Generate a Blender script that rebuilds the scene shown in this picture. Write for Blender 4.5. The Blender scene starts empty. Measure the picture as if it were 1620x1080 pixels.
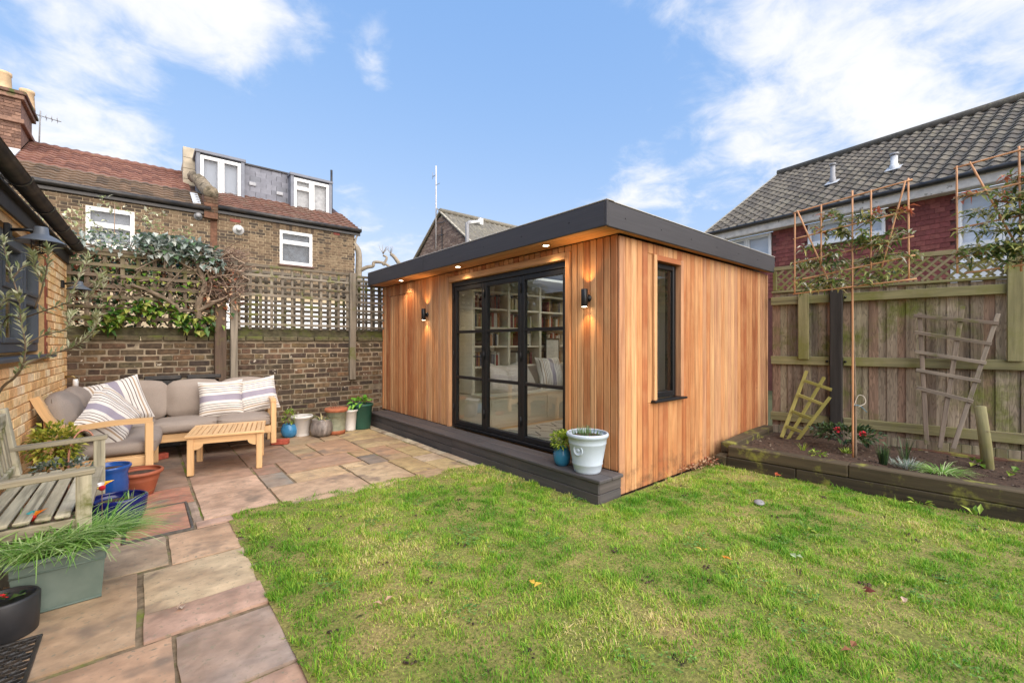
import bpy, math, random
import numpy as np
from mathutils import Vector, Matrix, noise
R = math.radians
random.seed(11)
rng = np.random.default_rng(7)
sc = bpy.context.scene
COL = sc.collection

# ---------------------------------------------------------------- camera, sky, sun, exposure
cam_d = bpy.data.cameras.new('camera')
cam_d.lens = 15.333; cam_d.sensor_width = 36; cam_d.shift_y = 0.0018
cam_d.clip_start = 0.05; cam_d.clip_end = 600
cam = bpy.data.objects.new('camera', cam_d); COL.objects.link(cam)
cam.location = (0, 0, 1.3); cam.rotation_euler = (R(90), 0, R(-40.3))
sc.camera = cam
sc.view_settings.view_transform = 'Standard'; sc.view_settings.look = 'None'
sc.view_settings.gamma = 1; sc.view_settings.use_curve_mapping = False
sc.cycles.diffuse_bounces = 8; sc.cycles.max_bounces = 16; sc.cycles.transparent_max_bounces = 24
sc.view_settings.exposure = 1.85
SUN_ELEV, SUN_AZ = 40, 180          # azimuth measured clockwise from +Y
sun_d = bpy.data.lights.new('sun', 'SUN'); sun_d.energy = 1.7; sun_d.angle = R(85); sun_d.color = (1, .93, .83)
sun = bpy.data.objects.new('sun', sun_d); COL.objects.link(sun)
sv = Vector((math.sin(R(SUN_AZ)) * math.cos(R(SUN_ELEV)), math.cos(R(SUN_AZ)) * math.cos(R(SUN_ELEV)), math.sin(R(SUN_ELEV))))
sun.rotation_euler = sv.to_track_quat('Z', 'Y').to_euler(); sun.location = (0, -5, 20)
W = bpy.data.worlds.new('World'); sc.world = W; W.use_nodes = True
def world():
    nt = W.node_tree; n, l = nt.nodes, nt.links
    n.clear()
    def N(t, **k):
        x = n.new(t)
        for a, b in k.items(): setattr(x, a, b)
        return x
    def math_(op, a, b=None, clamp=False):
        m = N('ShaderNodeMath', operation=op, use_clamp=clamp)
        for i, v in enumerate((a, b)):
            if v is None: continue
            if isinstance(v, (int, float)): m.inputs[i].default_value = v
            else: l.new(v, m.inputs[i])
        return m.outputs[0]
    sky = N('ShaderNodeTexSky', sky_type='NISHITA', sun_disc=False, sun_elevation=R(SUN_ELEV), sun_rotation=R(SUN_AZ))
    sky.air_density = 1.0; sky.dust_density = .6; sky.ozone_density = 1.6; sky.altitude = 50
    bg = N('ShaderNodeBackground'); bg.inputs[1].default_value = 0.13
    out = N('ShaderNodeOutputWorld')
    tc = N('ShaderNodeTexCoord')
    sep = N('ShaderNodeSeparateXYZ'); l.new(tc.outputs['Generated'], sep.inputs[0])
    zc = math_('MAXIMUM', sep.outputs[2], 0.0)
    zz = math_('ADD', zc, .22)
    cmb = N('ShaderNodeCombineXYZ')
    l.new(math_('DIVIDE', sep.outputs[0], zz), cmb.inputs[0]); l.new(math_('DIVIDE', sep.outputs[1], zz), cmb.inputs[1])
    n1 = N('ShaderNodeTexNoise'); n1.inputs['Scale'].default_value = 1.5; n1.inputs['Detail'].default_value = 7; n1.inputs['Roughness'].default_value = .58; n1.inputs['Distortion'].default_value = .25
    l.new(cmb.outputs[0], n1.inputs['Vector'])
    n2 = N('ShaderNodeTexNoise'); n2.inputs['Scale'].default_value = 6.5; n2.inputs['Distortion'].default_value = .4; n2.inputs['Detail'].default_value = 6; n2.inputs['Roughness'].default_value = .6
    l.new(cmb.outputs[0], n2.inputs['Vector'])
    acc = math_('ADD', math_('MULTIPLY', n1.outputs['Fac'], .8), math_('MULTIPLY', n2.outputs['Fac'], .62))
    # banks of cloud: (direction, radius, weight)
    for (d, r, w) in CLOUDS:
        vm = N('ShaderNodeVectorMath', operation='DISTANCE'); l.new(tc.outputs['Generated'], vm.inputs[0]); vm.inputs[1].default_value = d
        mr = N('ShaderNodeMapRange', interpolation_type='SMOOTHSTEP'); mr.inputs[1].default_value = r; mr.inputs[2].default_value = r * .15
        mr.inputs[3].default_value = 0; mr.inputs[4].default_value = w
        l.new(vm.outputs['Value'], mr.inputs[0]); acc = math_('ADD', acc, mr.outputs[0])
    mr = N('ShaderNodeMapRange', interpolation_type='SMOOTHSTEP'); mr.inputs[1].default_value = .695; mr.inputs[2].default_value = 1.04
    mr.inputs[3].default_value = 0; mr.inputs[4].default_value = .93; l.new(acc, mr.inputs[0])
    tint = N('ShaderNodeMix', data_type='RGBA', blend_type='MULTIPLY'); tint.inputs[0].default_value = 1
    l.new(sky.outputs[0], tint.inputs[6]); tint.inputs[7].default_value = (*SKYTINT, 1)
    sp3 = N('ShaderNodeSeparateColor'); l.new(tint.outputs[2], sp3.inputs[0]); cb3 = N('ShaderNodeCombineColor')
    for i, (gm, k) in enumerate(((.68, .565), (.42, .875), (.2, 1.59))): l.new(math_('MULTIPLY', math_('POWER', sp3.outputs[i], gm), k), cb3.inputs[i])
    mx = N('ShaderNodeMix', data_type='RGBA'); l.new(mr.outputs[0], mx.inputs[0]); l.new(cb3.outputs[0], mx.inputs[6])
    mx.inputs[7].default_value = (*CLOUDCOL, 1)
    l.new(mx.outputs[2], bg.inputs[0]); l.new(bg.outputs[0], out.inputs[0])
SKYTINT = (1.2, 1.05, .97); CLOUDCOL = (2.25, 2.25, 2.3)
def sdir(px, py):
    v = Vector((.6468, .7627, 0)) + Vector((.7627, -.6468, 0)) * (px - 810) / 690 + Vector((0, 0, (543 - py) / 690)); return v.normalized()
CLOUDS = [(sdir(1400, 150), .34, .17), (sdir(1230, 130), .26, .14), (sdir(1600, 130), .3, .14), (sdir(1500, 10), .16, -.1), (sdir(1040, 40), .12, .13), (sdir(300, 0), .26, .22), (sdir(400, 40), .15, .14), (sdir(150, 30), .12, .12), (sdir(100, 220), .19, .2), (sdir(230, 110), .16, -.10), (sdir(330, 190), .18, -.1), (sdir(15, 100), .12, -.08),
          (sdir(180, 190), .16, .12), (sdir(600, 85), .075, .17), (sdir(595, 137), .06, .15), (sdir(1005, 288), .1, .15), (sdir(560, 318), .08, .18), (sdir(790, 30), .07, .14), (sdir(760, 240), .35, -.2), (sdir(870, 130), .28, -.18), (sdir(520, 210), .2, -.14)]
world()

# ---------------------------------------------------------------- helpers
def S(r, g, b, k=1.0):
    f = lambda c: (c / 12.92 if c <= .04045 else ((c + .055) / 1.055) ** 2.4)
    return tuple(f(c / 255) * k for c in (r, g, b))
def U(a, b): return random.uniform(a, b)
def jit(c, a, b, h=.02):
    k = U(a, b); return tuple(v * k * U(1 - h, 1 + h) for v in c)
def V3(p): return np.array(p, float)

class MB:
    """collects primitives; every vertex also carries g = (across, across, along the grain) in metres"""
    def __init__(s): s.v = []; s.f = []; s.g = []; s.sm = []
    def add(s, vs, fs, gs=None, smooth=False):
        o = len(s.v); r = (U(0, 40), U(0, 40), U(0, 40))
        s.v += [tuple(map(float, p)) for p in vs]
        if gs is None: gs = vs
        s.g += [(a[0] + r[0], a[1] + r[1], a[2] + r[2]) for a in gs]
        s.f += [tuple(i + o for i in f) for f in fs]; s.sm += [smooth] * len(fs)
        return s
    def box(s, lo, hi, c=0.0, m=None, jit=0):
        lo, hi = list(lo), list(hi)
        for i in range(3):
            if lo[i] > hi[i]: lo[i], hi[i] = hi[i], lo[i]
        d = [hi[i] - lo[i] for i in range(3)]; ax = d.index(max(d)); oth = [i for i in range(3) if i != ax]
        c = min(c, min(d) * .45)
        vs = []; fs = []
        J = {}
        for sx in (0, 1):
            for sy in (0, 1):
                for sz in (0, 1):
                    J[(sx, sy, sz)] = [U(-jit, jit) for _ in range(3)] if jit else (0, 0, 0)
        if c <= 0:
            key = [(x, y, z) for x in (0, 1) for y in (0, 1) for z in (0, 1)]
            for k in key: vs.append([(lo[i], hi[i])[k[i]] + J[k][i] for i in range(3)])
            fs = [(0, 1, 3, 2), (4, 6, 7, 5), (0, 4, 5, 1), (2, 3, 7, 6), (0, 2, 6, 4), (1, 5, 7, 3)]
        else:
            idx = {}
            for x in (0, 1):
                for y in (0, 1):
                    for z in (0, 1):
                        k = (x, y, z)
                        for a in range(3):
                            p = []
                            for i in range(3):
                                e = (lo[i], hi[i])[k[i]]
                                p.append((e if i == a else e + (c if k[i] == 0 else -c)) + J[k][i])
                            idx[(k, a)] = len(vs); vs.append(p)
            for a in range(3):
                b, d2 = [(1, 2), (2, 0), (0, 1)][a]
                for e in (0, 1):
                    q = []
                    for (u, w) in ((0, 0), (1, 0), (1, 1), (0, 1)):
                        k = [0, 0, 0]; k[a] = e; k[b] = u; k[d2] = w; q.append(idx[(tuple(k), a)])
                    fs.append(tuple(q if e else q[::-1]))
                for u in (0, 1):
                    for w in (0, 1):      # edge along axis a, at b=u, d2=w
                        k0 = [0, 0, 0]; k1 = [0, 0, 0]; k0[b] = k1[b] = u; k0[d2] = k1[d2] = w; k1[a] = 1
                        k0, k1 = tuple(k0), tuple(k1)
                        q = [idx[(k0, b)], idx[(k1, b)], idx[(k1, d2)], idx[(k0, d2)]]
                        fs.append(tuple(q if (u != w) else q[::-1]))
            for x in (0, 1):
                for y in (0, 1):
                    for z in (0, 1):
                        k = (x, y, z); q = [idx[(k, 0)], idx[(k, 1)], idx[(k, 2)]]
                        fs.append(tuple(q if (x + y + z) % 2 else q[::-1]))
        gs = [(p[oth[0]], p[oth[1]], p[ax]) for p in vs]
        if m is not None: vs = [m @ Vector(p) for p in vs]
        return s.add(vs, fs, gs)
    def bar(s, p0, p1, w, t, c=0.0, up=(0, 0, 1), jit=0):
        """board from p0 to p1: w wide (sideways), t thick (towards up)"""
        p0, p1 = Vector(p0), Vector(p1); d = p1 - p0; L = d.length; d = d / L
        up = Vector(up)
        if abs(d.dot(up.normalized())) > .98: up = Vector((1, 0, 0)) if abs(d.x) < .9 else Vector((0, 1, 0))
        sx = d.cross(up).normalized(); u = sx.cross(d).normalized()
        m = Matrix(((sx.x, d.x, u.x, p0.x), (sx.y, d.y, u.y, p0.y), (sx.z, d.z, u.z, p0.z), (0, 0, 0, 1)))
        return s.box((-w / 2, 0, -t / 2), (w / 2, L, t / 2), c, m, jit)
    def tube(s, pts, r, n=7, cap=True, smooth=True):
        pts = [Vector(p) for p in pts]; k = len(pts)
        rr = r if isinstance(r, (list, tuple)) else [r] * k
        vs = []; gs = []; fs = []; al = 0; u = None
        for i, p in enumerate(pts):
            d = (pts[min(i + 1, k - 1)] - pts[max(i - 1, 0)]); d = d.normalized() if d.length > 1e-9 else Vector((0, 0, 1))
            if u is None:
                u = d.orthogonal().normalized()
            else:
                u = (u - d * u.dot(d)); u = u.normalized() if u.length > 1e-6 else d.orthogonal().normalized()
            w = d.cross(u)
            if i: al += (p - pts[i - 1]).length
            for j in range(n):
                a = 2 * math.pi * j / n; q = u * math.cos(a) * rr[i] + w * math.sin(a) * rr[i]
                vs.append(p + q); gs.append((math.cos(a) * rr[i], math.sin(a) * rr[i], al))
        for i in range(k - 1):
            for j in range(n):
                a, b = i * n + j, i * n + (j + 1) % n
                fs.append((a, b, b + n, a + n))
        if cap: fs += [tuple(range(n))[::-1], tuple((k - 1) * n + j for j in range(n))]
        return s.add(vs, fs, gs, smooth)
    def lathe(s, prof, c=(0, 0, 0), n=28, sx=1, sy=1, rot=0, smooth=True, m=None):
        vs = []; fs = []
        for (r, z) in prof:
            for j in range(n):
                a = 2 * math.pi * j / n; x, y = r * math.cos(a) * sx, r * math.sin(a) * sy
                vs.append((c[0] + x * math.cos(rot) - y * math.sin(rot), c[1] + x * math.sin(rot) + y * math.cos(rot), c[2] + z))
        for i in range(len(prof) - 1):
            for j in range(n):
                a, b = i * n + j, i * n + (j + 1) % n
                fs.append((a, b, b + n, a + n))
        if prof[0][0] > 1e-6: fs.append(tuple(range(n))[::-1])
        if prof[-1][0] > 1e-6: fs.append(tuple((len(prof) - 1) * n + j for j in range(n)))
        if m is not None: vs = [m @ Vector(p) for p in vs]
        return s.add(vs, fs, None, smooth)
    def quad(s, a, b, c, d): return s.add([a, b, c, d], [(0, 1, 2, 3)])
    def prism(s, poly, ax, lo, hi):
        """poly: list of 2D points in the two axes other than ax, extruded lo..hi along ax"""
        o = [i for i in range(3) if i != ax]; n = len(poly); vs = []
        for e in (lo, hi):
            for (a, b) in poly:
                p = [0, 0, 0]; p[o[0]] = a; p[o[1]] = b; p[ax] = e; vs.append(p)
        fs = [tuple(range(n))[::-1], tuple(range(n, 2 * n))] + [(i, (i + 1) % n, (i + 1) % n + n, i + n) for i in range(n)]
        return s.add(vs, fs)
    def leaf(s, p, d, L, w, fold=.25, droop=.15):
        p = Vector(p); d = Vector(d).normalized(); sd = d.cross(Vector((U(-.4, .4), U(-.4, .4), 1)))
        sd = sd.normalized() if sd.length > 1e-4 else Vector((1, 0, 0)); up = sd.cross(d)
        q1 = p + d * L * .45; tip = p + d * L - Vector((0, 0, droop * L))
        vs = [p, q1 + sd * w * .5 + up * w * fold, q1, q1 - sd * w * .5 + up * w * fold, tip]
        return s.add(vs, [(0, 2, 1), (0, 3, 2), (1, 2, 4), (2, 3, 4)])
    def blade(s, p, d, L, w, bend=.5, seg=3):
        """strap leaf that arches over"""
        p = Vector(p); d = Vector(d).normalized(); h = Vector((d.x, d.y, 0)); h = h.normalized() if h.length > 1e-4 else Vector((1, 0, 0))
        sd = Vector((-h.y, h.x, 0)); vs = []; cur = p.copy(); dd = d.copy()
        for i in range(seg + 1):
            ww = w * (1 - i / (seg + .2)) ** .6
            vs += [cur + sd * ww / 2, cur - sd * ww / 2]
            cur = cur + dd * L / seg; dd = (dd + (h * .5 - Vector((0, 0, 1))) * bend / seg * 1.6).normalized()
        return s.add(vs, [(2 * i, 2 * i + 1, 2 * i + 3, 2 * i + 2) for i in range(seg)], None, True)
    def mesh(s, name):
        me = bpy.data.meshes.new(name); me.from_pydata(s.v, [], s.f)
        at = me.attributes.new('g', 'FLOAT_VECTOR', 'POINT'); at.data.foreach_set('vector', np.array(s.g, np.float32).ravel())
        me.polygons.foreach_set('use_smooth', s.sm)
        return me
    def build(s, name, mat, parent=None, col=None, local=False, **tags):
        me = s.mesh(name); me.materials.append(mat)
        return link(name, me, parent, col, local, **tags)

def link(name, me, parent=None, col=None, local=False, mw=None, **tags):
    o = bpy.data.objects.new(name, me); COL.objects.link(o)
    if parent is not None:
        o.parent = parent
        if not local and parent.type == 'EMPTY': o.matrix_parent_inverse = parent.matrix_basis.inverted()
    if mw is not None: o.matrix_basis = mw
    if col is not None: o.color = (*col[:3], 1)
    for k, v in tags.items():
        if v is not None: o[{'cat': 'category'}.get(k, k)] = v
    return o
def T(name, label, cat, loc=(0, 0, 0), rz=0, group=None):
    o = bpy.data.objects.new(name, None); COL.objects.link(o); o.location = loc; o.rotation_euler = (0, 0, rz); o.empty_display_size = .1
    o['label'] = label; o['category'] = cat
    if group: o['group'] = group
    return o
def copy_tree(o, parent=None):
    c = o.copy(); COL.objects.link(c)
    if parent is not None: c.parent = parent
    for ch in list(o.children): copy_tree(ch, c)
    return c
def smoothcurve(pts, k=4):
    P = [Vector(p) for p in pts]; out = []
    for i in range(len(P) - 1):
        a, b, c, d = P[max(i - 1, 0)], P[i], P[i + 1], P[min(i + 2, len(P) - 1)]
        for j in range(k):
            t = j / k
            out.append(.5 * ((2 * b) + (c - a) * t + (2 * a - 5 * b + 4 * c - d) * t * t + (3 * b - a - 3 * c + d) * t ** 3))
    out.append(P[-1]); return out

# ---------------------------------------------------------------- materials
def mat(name, col=None, cols=None, var=.25, scale=8, stretch=1.0, rough=.6, bump=.15, bdist=.004, detail=6, c2=None, c2scale=1.5, c2amt=.6,
        moss=None, spec=.4, metal=0, emit=None, trans=0, streak=None, speck=None, alpha=None, hv=0.0):
    """col=None: the object's own colour; cols: a random one per loose piece. moss=(colour, scale, lo, hi, zlo, zhi)"""
    m = bpy.data.materials.new(name); m.use_nodes = True; nt = m.node_tree; n, l = nt.nodes, nt.links; n.clear()
    def N(t, **k):
        x = n.new(t)
        for a, b in k.items(): setattr(x, a, b)
        return x
    def mp(v, a, b, c=0., d=1., sm=True):
        r = N('ShaderNodeMapRange', interpolation_type='SMOOTHSTEP' if sm else 'LINEAR')
        for i, x in enumerate((a, b, c, d)): r.inputs[i + 1].default_value = x
        l.new(v, r.inputs[0]); return r.outputs[0]
    def mixc(f, a, b, bt='MIX'):
        x = N('ShaderNodeMix', data_type='RGBA', blend_type=bt)
        for i, v in ((0, f), (6, a), (7, b)):
            if isinstance(v, (int, float)): x.inputs[i].default_value = v
            elif isinstance(v, tuple): x.inputs[i].default_value = (*v, 1) if len(v) == 3 else v
            else: l.new(v, x.inputs[i])
        return x.outputs[2]
    def noi(vec, s, d=detail, r=.6):
        x = N('ShaderNodeTexNoise'); x.inputs['Scale'].default_value = s; x.inputs['Detail'].default_value = d; x.inputs['Roughness'].default_value = r
        l.new(vec, x.inputs['Vector']); return x.outputs['Fac']
    out = N('ShaderNodeOutputMaterial'); b = N('ShaderNodeBsdfPrincipled'); l.new(b.outputs[0], out.inputs[0])
    at = N('ShaderNodeAttribute', attribute_name='g'); oi = N('ShaderNodeObjectInfo'); geo = N('ShaderNodeNewGeometry')
    off = N('ShaderNodeVectorMath', operation='SCALE'); off.inputs[0].default_value = (37, 23, 51); l.new(oi.outputs['Random'], off.inputs['Scale'])
    add = N('ShaderNodeVectorMath', operation='ADD'); l.new(at.outputs['Vector'], add.inputs[0]); l.new(off.outputs[0], add.inputs[1])
    mapn = N('ShaderNodeMapping'); mapn.inputs['Scale'].default_value = (1, 1, 1 / stretch); l.new(add.outputs[0], mapn.inputs[0])
    f1 = noi(mapn.outputs[0], scale)
    if cols:
        rp = N('ShaderNodeValToRGB'); rp.color_ramp.interpolation = 'CONSTANT' if len(cols) > 2 else 'LINEAR'; e = rp.color_ramp.elements
        while len(e) < len(cols): e.new(0)
        for i, c in enumerate(cols): e[i].position = i / len(cols) if len(cols) > 2 else float(i); e[i].color = (*c, 1)
        l.new(geo.outputs['Random Per Island'], rp.inputs[0]); base = rp.outputs[0]
    elif col is not None: base = mixc(0.0, col, col)
    else: base = oi.outputs['Color']
    if c2 is not None: base = mixc(mp(noi(add.outputs[0], c2scale, 4), .5 - .12, .5 + .2, 0, c2amt), base, c2)
    v = mp(f1, .3, .7, 1 - var, 1 + var, False)
    cm = N('ShaderNodeCombineXYZ')
    for i in range(3): l.new(v, cm.inputs[i])
    base = mixc(1.0, base, cm.outputs[0], 'MULTIPLY')
    if streak is not None:      # darker lines along the grain: (colour, scale, amount)
        mg = N('ShaderNodeMapping'); mg.inputs['Scale'].default_value = (1, 1, .03); l.new(add.outputs[0], mg.inputs[0])
        base = mixc(mp(noi(mg.outputs[0], streak[1], 3), .52, .7, 0, streak[2]), base, streak[0])
    if speck is not None:       # small spots: (colour, scale, threshold)
        base = mixc(mp(noi(geo.outputs['Position'], speck[1], 3), speck[2], speck[2] + (speck[3] if len(speck) > 3 else .05)), base, speck[0])
    if moss is not None:
        mf = mp(noi(geo.outputs['Position'], moss[1], 7, .65), moss[2], moss[3])
        if len(moss) > 4:
            sp = N('ShaderNodeSeparateXYZ'); l.new(geo.outputs['Position'], sp.inputs[0])
            mm = N('ShaderNodeMath', operation='MULTIPLY'); l.new(mf, mm.inputs[0]); l.new(mp(sp.outputs[2], moss[4], moss[5]), mm.inputs[1]); mf = mm.outputs[0]
        base = mixc(mf, base, moss[0])
    l.new(base, b.inputs['Base Color'])
    b.inputs['Roughness'].default_value = rough; b.inputs['Metallic'].default_value = metal; b.inputs['Specular IOR Level'].default_value = spec
    if bump:
        bp = N('ShaderNodeBump'); bp.inputs['Strength'].default_value = bump; bp.inputs['Distance'].default_value = bdist; l.new(f1, bp.inputs['Height']); l.new(bp.outputs[0], b.inputs['Normal'])
    if emit: b.inputs['Emission Color'].default_value = (*emit[0], 1); b.inputs['Emission Strength'].default_value = emit[1]
    if trans:
        tr = N('ShaderNodeBsdfTranslucent'); l.new(base, tr.inputs[0]); ms = N('ShaderNodeMixShader'); ms.inputs[0].default_value = trans
        l.new(b.outputs[0], ms.inputs[1]); l.new(tr.outputs[0], ms.inputs[2]); l.new(ms.outputs[0], out.inputs[0])
    return m
def glass(name, tint=(.9, .92, .91), rough=.0, ior=1.5, refl=1.0):
    m = bpy.data.materials.new(name); m.use_nodes = True; nt = m.node_tree; n, l = nt.nodes, nt.links; n.clear()
    out = n.new('ShaderNodeOutputMaterial'); t = n.new('ShaderNodeBsdfTransparent'); g = n.new('ShaderNodeBsdfGlossy'); f = n.new('ShaderNodeFresnel'); mx = n.new('ShaderNodeMixShader')
    f.inputs[0].default_value = ior; t.inputs[0].default_value = (*tint, 1); g.inputs[0].default_value = (refl, refl, refl, 1); g.inputs['Roughness'].default_value = rough
    tc = n.new('ShaderNodeTexCoord'); nz = n.new('ShaderNodeTexNoise'); nz.inputs['Scale'].default_value = 1.3; nz.inputs['Detail'].default_value = 1
    bp = n.new('ShaderNodeBump'); bp.inputs['Strength'].default_value = .06; bp.inputs['Distance'].default_value = .02
    l.new(tc.outputs['Object'], nz.inputs[0]); l.new(nz.outputs[0], bp.inputs['Height']); l.new(bp.outputs[0], g.inputs['Normal'])
    gb = n.new('ShaderNodeNewGeometry'); iv = n.new('ShaderNodeMath'); iv.operation = 'SUBTRACT'; iv.inputs[0].default_value = 1; l.new(gb.outputs['Backfacing'], iv.inputs[1]); ml = n.new('ShaderNodeMath'); ml.operation = 'MULTIPLY'; l.new(f.outputs[0], ml.inputs[0]); l.new(iv.outputs[0], ml.inputs[1])
    l.new(ml.outputs[0], mx.inputs[0]); l.new(t.outputs[0], mx.inputs[1]); l.new(g.outputs[0], mx.inputs[2]); l.new(mx.outputs[0], out.inputs[0])
    return m
GREEN = S(96, 104, 48, .6)
M_cedar = mat('cedar', None, var=.26, scale=40, stretch=24, rough=.55, bump=.2, bdist=.002, streak=(S(138, 74, 34, .85), 60, .45), spec=.22, c2=S(228, 182, 130, .85), c2scale=2.5, c2amt=.3, speck=(S(120, 64, 34, .8), 13, .735), moss=(S(120, 88, 66, .8), 9, .42, .72, .40, .0))
M_black = mat('black_metal', S(24, 25, 27), var=.08, scale=20, rough=.38, bump=.02)
M_fascia = mat('fascia_board', S(60, 58, 60), var=.15, scale=60, stretch=30, rough=.55, bump=.15, bdist=.002)
M_deck = mat('charcoal_composite', None, var=.22, scale=30, stretch=25, rough=.7, bump=.2, bdist=.003, c2=S(98, 90, 86), c2scale=2.2, c2amt=.35)
M_glass = glass('clear_glass', (.88, .90, .88), ior=1.95)
M_white = mat('white_paint', S(232, 232, 230), var=.04, scale=6, rough=.4, bump=.0)
M_room = mat('interior_paint', S(226, 220, 205), var=.03, scale=3, rough=.8, bump=0)
M_teak = mat('teak', S(228, 186, 134, .92), var=.14, scale=22, stretch=14, rough=.5, bump=.08, bdist=.002, streak=(S(170, 110, 60), 40, .3))
M_greywood = mat('weathered_wood', None, var=.35, scale=24, stretch=12, rough=.85, bump=.45, bdist=.004, streak=(S(62, 52, 42), 30, .55), moss=(S(112, 116, 52, .75), 3.5, .52, .68))
M_mosswood = mat('mossy_wood', None, var=.32, scale=20, stretch=12, rough=.9, bump=.4, bdist=.004, streak=(S(66, 58, 40), 26, .45), moss=(S(132, 132, 70, .85), 2.6, .44, .74))
M_sleeper = mat('dark_sleeper', None, var=.4, scale=16, stretch=14, rough=.85, bump=.5, bdist=.006, streak=(S(30, 27, 22), 22, .6), moss=(S(144, 144, 66, .85), 3.6, .53, .66))
M_brick = mat('old_brick', None, var=.45, scale=22, rough=.9, bump=.6, bdist=.006, c2=S(48, 42, 36), c2scale=9, c2amt=.5, moss=(S(104, 106, 52, .75), 1.6, .52, .68, .75, .05), speck=(S(196, 186, 168, .8), 16, .66))
M_brick_isl = mat('old_brick_mass', cols=[S(120, 98, 76, .75), S(100, 84, 68, .75), S(138, 112, 84, .75), S(84, 72, 60, .75), S(128, 104, 80, .75), S(96, 78, 66, .75)], var=.4, scale=22, rough=.9, bump=.6, bdist=.006, moss=(S(104, 106, 52, .75), 1.6, .52, .68, .75, .05), speck=(S(196, 186, 168, .8), 16, .66))
M_mortar = mat('old_mortar', S(156, 142, 120, .85), c2=S(100, 90, 76, .75), c2scale=1.2, c2amt=.7, var=.35, scale=14, rough=.95, bump=.5, bdist=.006, moss=(S(100, 100, 52, .8), 1.8, .5, .68, .9, .05))
M_ybrick = mat('yellow_brick', None, var=.22, scale=30, rough=.85, bump=.35, bdist=.003, c2=S(196, 140, 80), c2scale=7, c2amt=.5)
M_ymortar = mat('buff_mortar', S(186, 152, 108), var=.2, scale=30, rough=.95, bump=.3)
M_stone = mat('paving_stone', None, var=.3, scale=7, stretch=.7, detail=12, rough=.66, bump=.7, bdist=.008, c2=S(168, 134, 106, .85), c2scale=1.9, c2amt=.55, speck=(S(146, 126, 108, .85), 3.4, .53, .17), moss=(S(150, 140, 118, .85), 38, .56, .68), spec=.4)
M_joint = mat('joint_sand', S(140, 122, 98, .8), var=.5, scale=20, rough=.95, bump=.5, moss=(S(120, 138, 40, .8), 1.4, .52, .62))
M_soil = mat('soil', S(92, 72, 58, .65), var=.5, scale=28, rough=.95, bump=.9, bdist=.015, speck=(S(170, 150, 128, .8), 60, .7))
# ================================================================ the setting: ground, patio, lawn
def ground():
    b = MB(); b.quad((-250, -250, -.10), (250, -250, -.10), (250, 250, -.10), (-250, 250, -.10))
    b.build('ground', mat('far_ground', S(96, 98, 62, .6), var=.3, scale=.6, rough=.95, bump=0), kind='structure')
ground()
def fence_x(y): return 6.35 + .158 * (2.2 - y)
def bed_x(y): return 4.69 + .078 * (2.04 - y)
def lawn_left(y): return .50 + .018 * noise.noise((y * 3, 1, 0)) + .012 * noise.noise((y * 11, 4, 0)) + (max(0, y - 3.72) ** 2) * 1.6
def lawn_top(x): return 3.925 - max(0, x - 1.7) * .13 + .022 * noise.noise((x * 3, 2, 0)) + .014 * noise.noise((x * 12, 5, 0))
def on_lawn(x, y):
    if y < -3 or x < lawn_left(y) or y > lawn_top(x): return False
    if x > 2.79 and y > 2.205: return False
    if y > 2.03 and x > 2.79: return x < 5.05 and (y < 2.235)
    return x < bed_x(y) - .01

patio = MB(); patio.box((-3.2, -3, -.07), (2.79, 7.06, -.013)).build('patio', M_joint, kind='structure')
patio = bpy.data.objects['patio']
M_slabcols = [S(192, 166, 138), S(198, 174, 146), S(186, 160, 138), S(184, 166, 138), S(190, 160, 136), S(178, 162, 138)]
def slab(x0, x1, y0, y1, col=None):
    g = .005; z = U(-.002, .005)
    nx, ny = max(2, int((x1 - x0) / .07)), max(2, int((y1 - y0) / .07))
    x0, x1, y0, y1 = x0 + g + U(0, .004), x1 - g - U(0, .004), y0 + g + U(0, .004), y1 - g - U(0, .004)
    vs, fs = [], []; sd = U(0, 99)
    for j in range(ny + 1):
        for i in range(nx + 1):
            x, y = x0 + (x1 - x0) * i / nx, y0 + (y1 - y0) * j / ny
            e = .006 if (i in (0, nx) or j in (0, ny)) else 0
            wob = (.004 * noise.noise((x * 9, y * 9, sd)) + .004 * noise.noise((x * 31, y * 31, sd))) if e else 0
            vs.append((x + (wob if i in (0, nx) else 0), y + (wob if j in (0, ny) else 0), z - e + .004 * noise.noise((x * 5, y * 5, sd)) + .002 * noise.noise((x * 16, y * 9, sd))))
    for j in range(ny):
        for i in range(nx):
            a = j * (nx + 1) + i; fs.append((a, a + 1, a + nx + 2, a + nx + 1))
    ring = [i for i in range(nx + 1)] + [j * (nx + 1) + nx for j in range(1, ny + 1)] + [ny * (nx + 1) + i for i in range(nx - 1, -1, -1)] + [j * (nx + 1) for j in range(ny - 1, 0, -1)]
    o = len(vs)
    for k in ring: vs.append((vs[k][0], vs[k][1], -.03))
    for k in range(len(ring)): k2 = (k + 1) % len(ring); fs.append((ring[k], o + k, o + k2, ring[k2]))
    b = MB(); gs = [(p[0], p[2], p[1]) for p in vs]; b.add(vs, fs, gs, False)
    if col is None:
        col = random.choice(M_slabcols)
    k = U(.80, .93); col = tuple(c * k for c in col)
    return b.build('paving_slab', M_stone, patio, col)
PINK, GREY, TERRA, SAND, BUFF = S(198, 164, 144), S(150, 146, 136), S(202, 144, 118), S(206, 184, 150), S(198, 178, 150)
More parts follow.
